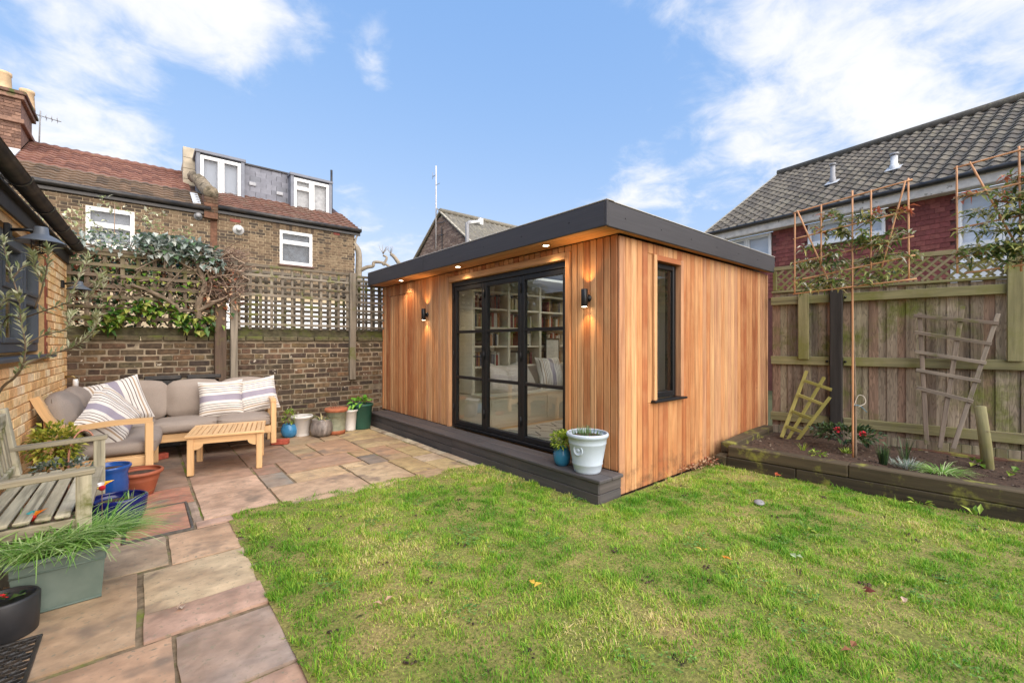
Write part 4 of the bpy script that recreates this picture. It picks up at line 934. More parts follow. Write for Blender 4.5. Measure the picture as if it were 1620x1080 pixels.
# inside the garden room
M_lin = mat('oat_linen', S(206, 198, 188, .85), var=.1, scale=60, rough=.95, bump=.1)
pillow('crumpled pale pillow on the cupboard bench behind the middle glass pane', (3.75, 4.68, .78), rx(-25) @ ry(20), .46, .1, 0, 'pillows on the indoor bench', M_lin)
pillow('second crumpled pale pillow on the indoor bench, beside the bookcase upright', (4.1, 4.68, .80), rx(-25) @ ry(-12), .5, .1, 0, 'pillows on the indoor bench', M_lin)
pillow('striped pillow on the cupboard bench behind the right glass pane', (4.72, 4.68, .85), rx(-16), .5, .09, 0, 'pillows on the indoor bench')
# coffee table
tb_ = T('coffee_table', 'square slatted teak coffee table with curved brackets on the patio', 'table', (.71, 5.54, 0)); mt = rot_frame(.71, 5.54, -12)
def tpart(fn, name): b = MB(); fn(b); return b.build(name, M_teak, tb_)
h = .34
for i in range(13):
    x = -h + .035 + i * (2 * h - .07) / 13; tpart(lambda b: b.box((x + .002, -h + .05, .372), (x + (2 * h - .07) / 13 - .004, h - .05, .393), .003, mt), 'slat')
for s in (-1, 1):
    tpart(lambda b: b.box((-h, s * (h - .049), .371), (h, s * h, .3945), .004, mt), 'end_rail'); tpart(lambda b: b.box((s * (h - .034), -h + .05, .371), (s * h, h - .05, .394), .004, mt), 'side_rail')
    for q in (-1, 1):
        tpart(lambda b: b.box((s * (h - .075), q * (h - .075), 0), (s * (h - .02), q * (h - .02), .370), .005, mt), 'leg')
    y = s * (h - .045); pts = [(-h + .076, .37), (h - .076, .37), (h - .076, .25)]
    for k in range(9): a = R(90 * k / 8); pts.append((h - .076 - .075 * math.sin(a) - .0, .25 + .055 * (1 - math.cos(a)) + .0))
    for k in range(9): a = R(90 * (8 - k) / 8); pts.append((-h + .076 + .075 * math.sin(a), .25 + .055 * (1 - math.cos(a))))
    pts.append((-h + .076, .25))
    def ap(ax):
        b = MB(); vs = []; n = len(pts)
        for e in (-.011, .011):
            for (u, w) in pts: vs.append(mt @ (Vector((u, y + e, w)) if ax == 0 else Vector((y + e, u, w))))
        gs = [(p[2], p[1], p[0]) for p in [((u, 0, w)) for e in (0, 1) for (u, w) in pts]]
        b.add(vs, [tuple(range(n)), tuple(range(2 * n - 1, n - 1, -1))] + [(i, i + n, (i + 1) % n + n, (i + 1) % n) for i in range(n)], [(w, e * .02, u) for e in (0, 1) for (u, w) in pts]); b.build('apron', M_teak, tb_)
    ap(0); ap(1)
def red_brick(label, x, y, a): 
    t = T('loose_brick', label, 'brick', (x, y, 0), 0, 'bricks under the sofa legs'); b = MB(); b.box((-.1, -.05, .002), (.1, .05, .065), .005, rot_frame(x, y, a), jit=.003); b.build('brick', mat('red_brick', S(186, 92, 72, .8), var=.3, scale=18, rough=.9), t)
red_brick('red brick under the inner leg of the corner sofa, left of the coffee table', .12, 6.28, 20); red_brick('red brick beside the right end leg of the corner sofa', 1.36, 6.23, -30)
for (x, lab) in ((.2, 'black plastic box behind the sofa, left one, mostly hidden by a back cushion'), (.62, 'black plastic lidded box behind the sofa, showing above the middle cushion')):
    t = T('storage_box', lab, 'box', (x, 6.97, 0), 0, 'black boxes behind the sofa'); b = MB(); b.box((x - .17, 6.955, 0), (x + .17, 6.995, .84), .01); b.build('box_body', M_gut, t); b = MB(); b.box((x - .185, 6.945, .84), (x + .185, 7.005, .895), .012); b.build('lid', M_gut, t)
# old slatted bench
bn = T('garden_bench', 'weathered grey slatted wooden bench with arms beside the yellow brick wall', 'bench', (-.45, 3.8, 0))
BGW = [S(200, 192, 166, .78), S(210, 202, 178, .78), S(190, 180, 154, .78), S(178, 168, 144, .78)]
def bpart(p0, p1, w, t, name, up=(0, 0, 1), m=M_greywood): b = MB(); b.bar(p0, p1, w, t, .005, up, jit=.002); return b.build(name, m, bn, random.choice(BGW))
y0, y1, xf, xb = 3.235, 4.34, -.235, -.67
for y in (y0, y1):
    bpart((xf, y, 0), (xf, y, .605), .06, .055, 'front_leg', (0, 1, 0)); bpart((xb + .03, y, 0), (xb + .03, y, .42), .055, .055, 'rear_leg', (0, 1, 0)); bpart((xb + .03, y, .42), (xb - .035, y, .87), .055, .06, 'back_post', (0, 1, 0))
    bpart((xb - .02, y, .60), (xf + .045, y, .622), .07, .03, 'arm'); bpart((xb + .05, y, .355), (xf - .03, y, .355), .03, .06, 'side_rail')
bpart((xf - .005, y0 + .03, .36), (xf - .005, y1 - .03, .36), .028, .075, 'front_rail'); bpart((xb + .05, y0 + .03, .36), (xb + .05, y1 - .03, .36), .028, .06, 'rear_rail'); bpart((-.45, y0 - .0, .355), (-.45, y1, .355), .03, .05, 'middle_rail')
for i in range(6): x = xf - .005 - i * .072; bpart((x, y0 - .028 + U(-.006, .006), .409), (x, y1 + .028 + U(-.006, .006), .409), .058, .02, 'seat_slat')
bpart((xb - .02, y0 + .03, .80), (xb - .02, y1 - .03, .80), .03, .09, 'top_rail'); bpart((xb + .02, y0 + .03, .47), (xb + .02, y1 - .03, .47), .03, .05, 'lower_rail')
for i in range(13): y = y0 + .08 + i * .079; bpart((xb + .02, y, .495), (xb - .015, y, .755), .035, .014, 'back_slat', (1, 0, 0))
# ================================================================ pots and plants
def glaze(name, c, rough=.2, var=.15, c2=None, amt=.5): return mat(name, c, var=var, scale=12, rough=rough, bump=.03, c2=c2, c2scale=6, c2amt=amt, spec=.5)
M_leaf = {}
def leafmat(name, cols, trans=.25, rough=.45, var=.2): 
    m = mat(name, cols=[tuple(v * .98 for v in c) for c in cols], var=var, scale=30, rough=rough, bump=0, trans=trans); M_leaf[name] = m; return m
L_fresh = leafmat('fresh_leaf', [S(120, 152, 50), S(150, 176, 66), S(98, 134, 44), S(176, 190, 80)])
L_dark = leafmat('dark_leaf', [S(58, 82, 46), S(44, 66, 40), S(74, 98, 54), S(86, 110, 66)], rough=.3)
L_yellow = leafmat('variegated_leaf', [S(178, 178, 62), S(140, 152, 54), S(200, 190, 90), S(112, 132, 50)])
L_silver = leafmat('silvery_leaf', [S(176, 184, 178), S(148, 160, 152), S(196, 200, 190), S(112, 132, 118), S(90, 116, 80)], rough=.5)
L_olive = leafmat('olive_leaf', [S(184, 186, 146), S(156, 162, 116), S(206, 206, 172), S(132, 142, 96)], rough=.5)
L_strap = leafmat('strap_leaf', [S(124, 172, 74), S(152, 192, 100), S(100, 146, 60), S(192, 214, 150)])
L_dry = leafmat('dead_leaf', [S(168, 134, 104), S(140, 102, 78), S(190, 162, 130), S(150, 84, 56)], trans=.1, rough=.8)
L_twig = mat('dead_twig', cols=[tuple(v * .75 for v in c) for c in (S(168, 142, 122), S(196, 172, 148), S(134, 108, 92), S(112, 90, 78))], var=.3, scale=20, rough=.9, bump=.2)
L_red = leafmat('red_young_leaf', [S(190, 108, 78), S(206, 126, 88), S(172, 90, 70), S(150, 130, 70)])
L_bark = mat('bark', S(140, 122, 102, .7), var=.4, scale=30, stretch=3, rough=.9, bump=.4)
M_moistsoil = M_soil
def pot(name, label, x, y, z, prof, m, fill_z=None, group=None, sx=1, sy=1, rot=0, cat='pot', t=.014, soil=M_soil, n=32):
    """prof: outside (radius, height) from foot to lip; wall t thick"""
    r = T(name, label, cat, (x, y, z), 0, group); b = MB(); top = prof[-1]; fz = fill_z if fill_z is not None else top[1] - .03
    ins = [(top[0] - t * .4, top[1] + .004), (top[0] - t, top[1])] + [(pr_[0] - t, pr_[1]) for pr_ in prof[::-1][1:] if pr_[1] > fz - .02]
    b.lathe([(0, 0.0)] + [(prof[0][0], 0.0)] + prof[1:] + ins, (x, y, z), n, sx, sy, rot); b.build('pot', m, r)
    rr = next((prof[i][0] + (prof[i + 1][0] - prof[i][0]) * (fz - prof[i][1]) / max(1e-6, prof[i + 1][1] - prof[i][1]) for i in range(len(prof) - 1) if prof[i][1] <= fz <= prof[i + 1][1]), top[0]) - t * .9
    b = MB(); b.lathe([(rr, 0), (rr * .7, .008), (rr * .3, .012), (0, .014)], (x, y, z + fz), 20, sx, sy, rot); b.build('compost', soil, r); return r
def bush(b, c, rad, n, L, w, flat=1.0, inner=.3):
    for _ in range(n):
        d = Vector((U(-1, 1), U(-1, 1), U(-.6, 1))); d = d.normalized() if d.length > .01 else Vector((0, 0, 1)); q = U(inner, 1) ** .5
        p = Vector(c) + Vector((d.x * rad[0], d.y * rad[1], d.z * rad[2])) * q
        b.leaf(p, d + Vector((U(-.6, .6), U(-.6, .6), U(-.3, .6))), L * U(.7, 1.2), w * U(.8, 1.2))
def tuft(b, c, r, n, L, w, spread=.7, bend=.5, up=1.0):
    for _ in range(n):
        a = U(0, 6.283); q = U(0, 1) ** .5 * r; b.blade((c[0] + q * math.cos(a), c[1] + q * math.sin(a), c[2]), (math.cos(a) * spread * U(.3, 1.2), math.sin(a) * spread * U(.3, 1.2), up), L * U(.6, 1.15), w, bend)
def foliage(b, name, m, r): return b.build(name, m, r)
# -- the row along the brick wall
GROUP = 'pots along the brick wall'
p = pot('plant_pot', 'round blue glazed pot with a small leafy plant beside the sofa end', 1.56, 6.62, 0, [(.06, 0), (.092, .03), (.108, .08), (.105, .13), (.088, .165), (.086, .178)], glaze('blue_glaze', S(62, 128, 172)), group=GROUP)
b = MB(); bush(b, (1.55, 6.60, .27), (.09, .09, .11), 110, .045, .02); foliage(b, 'foliage', L_fresh, p)
pot('plant_pot', 'plain off-white pot with a rolled rim, empty, between blue and grey glazed pots', 1.72, 6.61, 0, [(.095, 0), (.1, .012), (.094, .03), (.1, .04), (.128, .25), (.146, .255), (.15, .272), (.142, .282)], glaze('offwhite_glaze', S(214, 210, 204), .45, .06), group=GROUP)
p = pot('plant_pot', 'bulging grey pot with dripping pale glaze and strappy variegated plant', 1.93, 6.42, 0, [(.09, 0), (.13, .03), (.148, .09), (.146, .15), (.125, .215), (.128, .235)], mat('drip_glaze', S(124, 116, 110), var=.5, scale=26, stretch=5, rough=.4, bump=.1, c2=S(186, 178, 172), c2scale=5, c2amt=.8), group=GROUP)
b = MB(); tuft(b, (1.93, 6.42, .22), .06, 26, .26, .016, 1.2, .7, .5); foliage(b, 'foliage', leafmat('cream_strap', [S(196, 180, 116), S(90, 120, 84), S(210, 196, 150), S(120, 140, 90)]), p)
p = pot('plant_pot', 'tall sage green pot with bare terracotta rim and foot', 2.14, 6.45, 0, [(.118, 0), (.12, .05), (.118, .052), (.14, .32), (.152, .325), (.157, .345), (.152, .365)], mat('sage_terracotta', S(150, 152, 128, .8), var=.25, scale=14, rough=.8, bump=.1, moss=(S(190, 110, 72, .85), 9, .70, .74)), group=GROUP)
for (nm, pf) in (('rim', [(.141, .318), (.156, .326), (.160, .346), (.154, .370), (.142, .371)]), ('foot', [(.1205, .001), (.1225, .05), (.119, .054)])): b = MB(); b.lathe(pf, (2.14, 6.45, 0)); b.build(nm, mat('terracotta_band', S(184, 112, 78, .85), var=.2, scale=20, rough=.85), p)
b = MB()
for i in range(5): b.tube(smoothcurve([(2.1 + i * .015, 6.45, .33), (2.06 + i * .03, 6.44, .40), (2.0 + U(0, .12), 6.43 + U(-.05, .05), .44 + U(0, .07))], 3), .003, 5)
b.build('dry_stem', L_twig, p)
pot('plant_pot', 'small white pot half hidden between the sage pot and the dark green pot', 2.37, 6.54, 0, [(.075, 0), (.082, .02), (.078, .03), (.098, .28), (.112, .285), (.112, .31)], glaze('white_glaze', S(220, 216, 210), .4, .06), group=GROUP)
p = pot('plant_pot', 'dark green plastic pot with bright broad leaves beside the cedar step', 2.57, 6.6, 0, [(.122, 0), (.128, .01), (.158, .34), (.172, .345), (.175, .372), (.168, .376)], mat('green_plastic', S(48, 92, 78), var=.12, scale=8, rough=.45, bump=.05), group=GROUP)
b = MB(); bush(b, (2.53, 6.58, .40), (.13, .12, .05), 26, .13, .06); foliage(b, 'foliage', leafmat('bright_leaf', [S(126, 186, 64), S(150, 204, 84), S(104, 164, 56)]), p)
# -- on the step
kp = pot('planter', 'large pale blue-white pot with raised roundel and emerging bulbs on the cedar room step', 2.925, 2.445, .2, [(.105, 0), (.113, .008), (.116, .02), (.127, .07), (.131, .075), (.128, .082), (.158, .245), (.162, .25), (.160, .258), (.166, .30), (.178, .305), (.181, .322), (.176, .334)], glaze('pale_blue_pottery', S(184, 197, 210, .92), .5, .05), fill_z=.3, n=40)
b = MB(); v = Vector((-2.925, -2.445, 0)).normalized(); vr = Vector((v.x * math.cos(.55) + v.y * math.sin(.55), -v.x * math.sin(.55) + v.y * math.cos(.55), 0)); cpos = Vector((2.925, 2.445, .405)) + vr * .147
q = vr.to_track_quat('Z', 'Y').to_matrix().to_4x4(); tm = Matrix.Translation(cpos) @ q
b.lathe([(.045, -.02), (.045, .004), (.043, .007), (.037, .006), (.035, .003), (0, .003)], m=tm, n=24); b.lathe([(.018, .003), (.018, .006), (.012, .008), (0, .008)], m=tm, n=6); b.build('roundel', glaze('pale_blue_pottery_relief', S(184, 197, 210, .92), .5, .05), kp)
b = MB(); tuft(b, (2.925, 2.445, .5), .13, 60, .075, .012, .25, .1); foliage(b, 'bulb_shoots', leafmat('bulb_shoot', [S(92, 124, 78), S(120, 146, 96), S(70, 100, 64)]), kp)
p = pot('plant_pot', 'small teal pot with a clipped bright green shrub on the step, beside the pale planter', 2.90, 2.72, .2, [(.052, 0), (.07, .03), (.08, .08), (.076, .12), (.062, .15), (.064, .158)], glaze('teal_glaze', S(44, 108, 142)))
b = MB(); bush(b, (2.90, 2.72, .425), (.105, .105, .085), 520, .034, .018, inner=.1); foliage(b, 'foliage', leafmat('shrub_leaf', [S(150, 172, 60), S(120, 150, 50), S(176, 190, 80), S(96, 126, 44)]), p)
# -- by the bench
pot('plant_pot', 'wide terracotta bowl of dark compost in front of the sofa arm', -.02, 4.92, 0, [(.09, 0), (.1, .01), (.132, .13), (.138, .14), (.136, .148), (.15, .185), (.165, .188), (.168, .205), (.160, .212)], mat('terracotta', S(174, 98, 68, .8), var=.25, scale=10, rough=.6, bump=.05), group='pots beside the garden bench')
pot('plant_pot', 'bright blue flared pot behind the far bench arm', -.20, 4.64, 0, [(.10, 0), (.105, .01), (.118, .1), (.122, .2), (.116, .28), (.128, .315), (.14, .33), (.138, .342)], glaze('cobalt_glaze', S(34, 80, 150), .16, .3, S(16, 40, 96)), group='pots beside the garden bench')
p = pot('plant_pot', 'navy oval glazed bowl with sprouting bulbs in front of the garden bench', -.135, 4.12, 0, [(.09, 0), (.115, .03), (.142, .12), (.148, .19), (.152, .215), (.148, .226)], glaze('navy_glaze', S(24, 30, 92), .1, .2), group='pots beside the garden bench', sx=1.15, sy=.95, rot=R(-20), fill_z=.185)
b = MB(); tuft(b, (-.07, 4.12, .19), .03, 9, .07, .012, .2, .1); tuft(b, (-.16, 4.1, .19), .05, 5, .04, .008, .3, .1); foliage(b, 'bulb_shoots', L_strap, p)
tr = T('trough_planter', 'sage grey rectangular trough overflowing with arching grassy leaves beside the bench', 'planter', (-.31, 3.13, 0))
mtr = rot_frame(-.31, 3.125, 2)
b = MB(); 
def taper(b, x0, x1, y0, y1, z0, z1, k, m):  # box that widens upward by k
    vs = []; 
    for (z, g) in ((z0, 0), (z1, k)):
        for (x, y) in ((x0 - g, y0 - g), (x1 + g, y0 - g), (x1 + g, y1 + g), (x0 - g, y1 + g)): vs.append(m @ Vector((x, y, z)))
    b.add(vs, [(3, 2, 1, 0), (4, 5, 6, 7), (0, 1, 5, 4), (1, 2, 6, 5), (2, 3, 7, 6), (3, 0, 4, 7)])
taper(b, -.148, .148, -.062, .075, 0, .255, .018, mtr)
b.box((-.182, -.096, .25), (.182, -.078, .272), .005, mtr); b.box((-.182, .088, .25), (.182, .106, .272), .005, mtr); b.box((-.182, -.0775, .25), (-.165, .0875, .272), .005, mtr); b.box((.165, -.0775, .25), (.182, .0875, .272), .005, mtr)
b.tube([mtr @ Vector((x, -.0775, .205)) for x in (-.165, 0, .165)], .005, 6); b.tube([mtr @ Vector((x, -.064, .012)) for x in (-.15, 0, .15)], .006, 6); b.tube([mtr @ Vector((.163, y, .205)) for y in (-.075, .09)], .005, 6)
b.build('trough', mat('sage_plastic', S(104, 122, 112, .85), var=.08, scale=6, rough=.5, bump=.02, c2=S(130, 140, 130), c2scale=3, c2amt=.4), tr)
b = MB(); b.box((-.16, -.075, .2555), (.16, .086, .262), 0, mtr); b.build('compost', M_soil, tr)
b = MB()
for _ in range(800):
    x, y = U(-.16, .17), U(-.07, .08); a = U(-.6, 2.0) if random.random() < .5 else U(0, 6.283); pp = mtr @ Vector((x, y, .26)); b.blade(pp, (math.cos(a) * 1.0, math.sin(a) * .9, U(.5, 1.0)), U(.2, .4), .007, U(.5, 1.0), 5)
foliage(b, 'foliage', L_strap, tr)
p = pot('plant_pot', 'black oval bowl with red cyclamen buds by the corner of the rubber mat', -.475, 2.93, 0, [(.105, 0), (.114, .01), (.12, .1), (.122, .165), (.118, .172)], mat('black_ceramic', S(48, 48, 50), var=.15, scale=16, rough=.45, bump=.05), fill_z=.15, sy=.85)
b = MB(); bush(b, (-.48, 2.93, .165), (.07, .06, .01), 14, .04, .03); foliage(b, 'foliage', L_dark, p); b = MB(); bush(b, (-.475, 2.90, .185), (.02, .02, .012), 22, .014, .012); foliage(b, 'flower', mat('red_petal', S(206, 34, 46), bump=0, rough=.5), p)
p = pot('plant_pot', 'bright blue pot cut off by the left edge, with broad pale leaves', -.66, 3.16, 0, [(.09, 0), (.12, .06), (.13, .16), (.118, .24), (.13, .268), (.128, .278)], glaze('sky_blue_glaze', S(34, 96, 180), .15, .25))
b = MB()
for _ in range(9): a = U(0, 6.28); b.blade((-.63, 3.12, .26), (math.cos(a) * .6, math.sin(a) * .6, .7), U(.16, .26), .045, .5, 4)
foliage(b, 'foliage', leafmat('pale_tulip_leaf', [S(150, 186, 104), S(176, 204, 130)]), p)
t = T('window_box', 'cream angular planter at the left edge beside the bench', 'planter', (-.62, 3.55, 0)); b = MB(); taper(b, -.09, .09, -.07, .07, 0, .29, .03, rot_frame(-.62, 3.52, 8)); b.build('planter_box', mat('cream_plastic', S(212, 204, 186, .85), var=.1, scale=6, rough=.6, bump=.05), t)
def pinwheel(label, x, y, zt, cols):
    t = T('garden_ornament', label, 'ornament', (x, y, 0), 0, 'bird ornaments on sticks'); b = MB(); b.tube([(x, y, 0), (x, y, zt)], .0025, 5); b.build('stick', L_twig, t)
    b = MB(); b.lathe([(0, -.03), (.012, -.02), (.017, 0), (.012, .02), (0, .03)], m=Matrix.Translation((x, y, zt)) @ rz(20) @ rx(70), n=10); b.build('body', mat('ornament_body', cols[0], bump=0, rough=.4), t)
    for k, c in enumerate(cols[1:]):
        a = R(20 + k * 75); b = MB(); b.leaf((x, y, zt), (math.cos(a), math.sin(a) * .6, .9 - k * .55), .062, .04); b.leaf((x, y + .004, zt), (math.cos(a), math.sin(a) * .6, .8 - k * .5), .075, .045); b.build('wing', mat('ornament_wing', c, bump=0, rough=.4), t)
pinwheel('bird ornament with red, orange and turquoise wings among the trough grass', -.43, 3.31, .40, [S(208, 52, 40), S(230, 150, 50), S(56, 164, 160), S(214, 120, 60)]); pinwheel('bird ornament with red head and yellow and white wings by the navy bowl', -.19, 3.72, .40, [S(196, 40, 52), S(240, 190, 60), S(236, 232, 228), S(240, 200, 80)])
# euonymus behind the bench, hoop of wire
p = pot('shrub_pot', 'yellow-green variegated shrub in a dark pot behind the far end of the bench', -.50, 4.88, 0, [(.13, 0), (.16, .25), (.17, .27)], mat('dark_clay', S(92, 66, 56), var=.2, scale=12, rough=.8), cat='shrub')
b = MB(); bush(b, (-.52, 4.90, .50), (.15, .15, .19), 620, .05, .026, inner=.15); foliage(b, 'foliage', L_yellow, p); b = MB(); bush(b, (-.46, 4.76, .33), (.2, .1, .08), 200, .05, .03); foliage(b, 'trailing_foliage', L_silver, p)
t = T('wire_hoop', 'copper coloured wire hoop arching beside the variegated shrub', 'plant support', (-.36, 4.8, 0)); b = MB(); b.tube(smoothcurve([(-.42, 4.72, .05), (-.43, 4.76, .45), (-.38, 4.82, .60), (-.31, 4.84, .58), (-.26, 4.80, .40), (-.24, 4.76, .2)], 6), .007, 6); b.tube(smoothcurve([(-.46, 4.86, .05), (-.43, 4.84, .4), (-.40, 4.8, .57)], 6), .006, 6); b.build('hoop', mat('copper_wire', S(184, 128, 104), var=.1, rough=.4, metal=.3, bump=0), t)
# cobble of leaf litter and pots under the bench
t = T('leaf_litter', 'dry leaves and twigs lying under the garden bench', 'leaf litter'); b = MB()
for _ in range(260): b.leaf((U(-.66, -.25), U(3.25, 4.3), U(.004, .04)), (U(-1, 1), U(-1, 1), U(-.1, .3)), U(.03, .07), U(.015, .04))
b.build('dead_leaves', L_dry, t); t['kind'] = 'stuff'; del t['category']
# rubber ring mat
rm = T('rubber_mat', 'black rubber ring mat lying on the paving at bottom left', 'doormat', (-.6, 2.6, 0)); mm = rot_frame(-.335, 2.825, 0)
b = MB(); b.box((-.62, -.015, .004), (0, 0, .016), .003, mm); b.box((-.015, -.75, .004), (0, -.0155, .016), .003, mm); b.box((-.62, -.75, .004), (-.0155, -.735, .016), .003, mm); b.build('border', M_gut, rm)
b = MB(); px_, py_ = .052, .031
for j in range(24):
    for i in range(12):
        x = -.036 - i * px_ - (.026 if j % 2 else 0); y = -.033 - j * py_
        if x < -.6: continue
        n = 10; vs = []
        for a in range(n):
            ca, sa = math.cos(a * 2 * math.pi / n), math.sin(a * 2 * math.pi / n)
            for (k, z) in ((1.2, .004), (1.14, .016), (1.0, .018), (.86, .016), (.8, .004)): vs.append(mm @ Vector((x + .0225 * k * ca, y + .0145 * k * sa, z)))
        b.add(vs, [(a * 5 + q, a * 5 + q + 1, ((a + 1) % n) * 5 + q + 1, ((a + 1) % n) * 5 + q) for a in range(n) for q in range(4)])
b.build('ring_lattice', M_gut, rm, kind='stuff')
# olive tree reaching in from the left edge
ot = T('olive_tree', 'young olive tree with sparse grey green leaves in front of the grey window', 'tree', (-.72, 3.3, 0))
def OP(px, py, d): return Vector((.6468, .7627, 0)) * d + Vector((.7627, -.6468, 0)) * ((px - 810) / 690 * d) + Vector((0, 0, 1.3 + (543 - py) / 690 * d))
paths = [([(-66, 868), (-60, 800), (-30, 680), (0, 618), (22, 598), (36, 578), (40, 545), (33, 505), (30, 470)], 2.75), ([(36, 578), (55, 570), (95, 556), (125, 540), (150, 515), (165, 447)], 2.85), ([(33, 505), (60, 495), (105, 480), (140, 470), (158, 440)], 2.9), ([(40, 545), (70, 530), (105, 520), (112, 500)], 2.7),
         ([(55, 488), (68, 450), (58, 430), (52, 405)], 2.75), ([(30, 470), (20, 440), (8, 400), (5, 380)], 2.7), ([(0, 618), (-15, 560), (-5, 500), (10, 470)], 2.6), ([(105, 480), (125, 440), (140, 410)], 2.95), ([(95, 556), (120, 548), (150, 520), (152, 500)], 2.8), ([(20, 440), (40, 420), (60, 425)], 2.7), ([(68, 450), (75, 420), (76, 395)], 2.75), ([(33, 505), (15, 500), (0, 520)], 2.7)]
b = MB(); lb = MB()
for i, (pts, d) in enumerate(paths):
    P = smoothcurve([OP(x, y, d + .04 * k * (1 if i % 2 else -1)) for k, (x, y) in enumerate(pts)], 5); n = len(P); r0 = .0105 if i == 0 else .0055
    b.tube(P, [max(.0018, r0 * (1 - .8 * k / n)) for k in range(n)], 6)
    s0 = n // 2 if i == 0 else n // 4
    for k in range(s0, n):
        dd = (P[min(k + 1, n - 1)] - P[k - 1]).normalized()
        for _ in range(3 if k < n - 3 else 6): b_ = dd + Vector((U(-.9, .9), U(-.9, .9), U(-.5, .9))); lb.leaf(P[k], b_, U(.05, .085), U(.012, .018))
b.build('trunk', L_bark, ot); lb.build('crown', L_olive, ot)
# ================================================================ raised bed, fence and the plants on the right
BDir = Vector((.078, -1, 0)).normalized()
bed = T('raised_bed', 'raised bed edged with two courses of dark mossy timber sleepers along the fence', 'raised bed', (5.3, 1.0, 0))
mbed = Matrix(((BDir.x, -BDir.y, 0, 4.69), (BDir.y, BDir.x, 0, 2.04), (0, 0, 1, 0), (0, 0, 0, 1)))   # x along towards camera, y away from lawn
SL = [S(96, 85, 64, .58), S(82, 72, 55, .58), S(104, 91, 69, .58)]
def sl(lo, hi, name='sleeper'): b = MB(); b.box(lo, hi, .008, mbed, jit=.003); b.build(name, M_sleeper, bed, random.choice(SL))
sl((.0, 0, -.03), (.62, .12, .108)); sl((.624, .003, -.03), (3.2, .123, .108)); sl((3.204, .0, -.03), (5.4, .12, .108)); sl((0.01, .0, .112), (1.02, .16, .222)); sl((1.024, .004, .112), (3.5, .162, .222)); sl((3.504, .0, .112), (5.4, .16, .222))
b = MB(); b.box((-.12, .165, .112), (.02, 1.62, .222), .008, mbed, jit=.003); b.build('sleeper', M_sleeper, bed, SL[2]); b = MB(); b.box((-.12, .0, -.03), (-.004, 1.62, .108), .008, mbed, jit=.003); b.build('sleeper', M_sleeper, bed, SL[0])
vs = []; fs = []; nx, ny = 90, 30
def soil_z(s, t): return .17 - .035 * t / 1.6 + .022 * noise.noise((s * 3, t * 3, 1)) + .018 * noise.noise((s * 9, t * 9, 2)) + .012 * noise.noise((s * 22, t * 22, 3))
for j in range(ny + 1):
    for i in range(nx + 1):
        s, t = .02 + 5.3 * i / nx, .13 + 1.6 * j / ny; vs.append(mbed @ Vector((s, t, soil_z(s, t))))
for j in range(ny):
    for i in range(nx): a = j * (nx + 1) + i; fs.append((a, a + 1, a + nx + 2, a + nx + 1))
b = MB(); b.add(vs, fs, None, True); b.build('soil', M_soil, bed)
b = MB()
for _ in range(900):
    s, t = U(.05, 4), U(.17, 1.6); q = mbed @ Vector((s, t, soil_z(s, t))); r = U(.004, .016); b.lathe([(0, -r * .5), (r, 0), (r * .6, r * .6), (0, r * .8)], q, 5, U(.7, 1.3), U(.7, 1.3), U(0, 3), False)
b.build('soil_clods', mat('soil_clod', cols=[S(110, 88, 72, .6), S(84, 66, 54, .6), S(150, 134, 116, .6), S(70, 56, 46, .6)], var=.3, rough=.95, bump=.3), bed, kind='stuff')
def bedp(px, py, z=.17): # ground point seen at a picture position, kept as metres
    d = (1.3 - z) * 690 / (py - 543); return Vector((.6468 * d + .7627 * (px - 810) / 690 * d, .7627 * d - .6468 * (px - 810) / 690 * d, z))
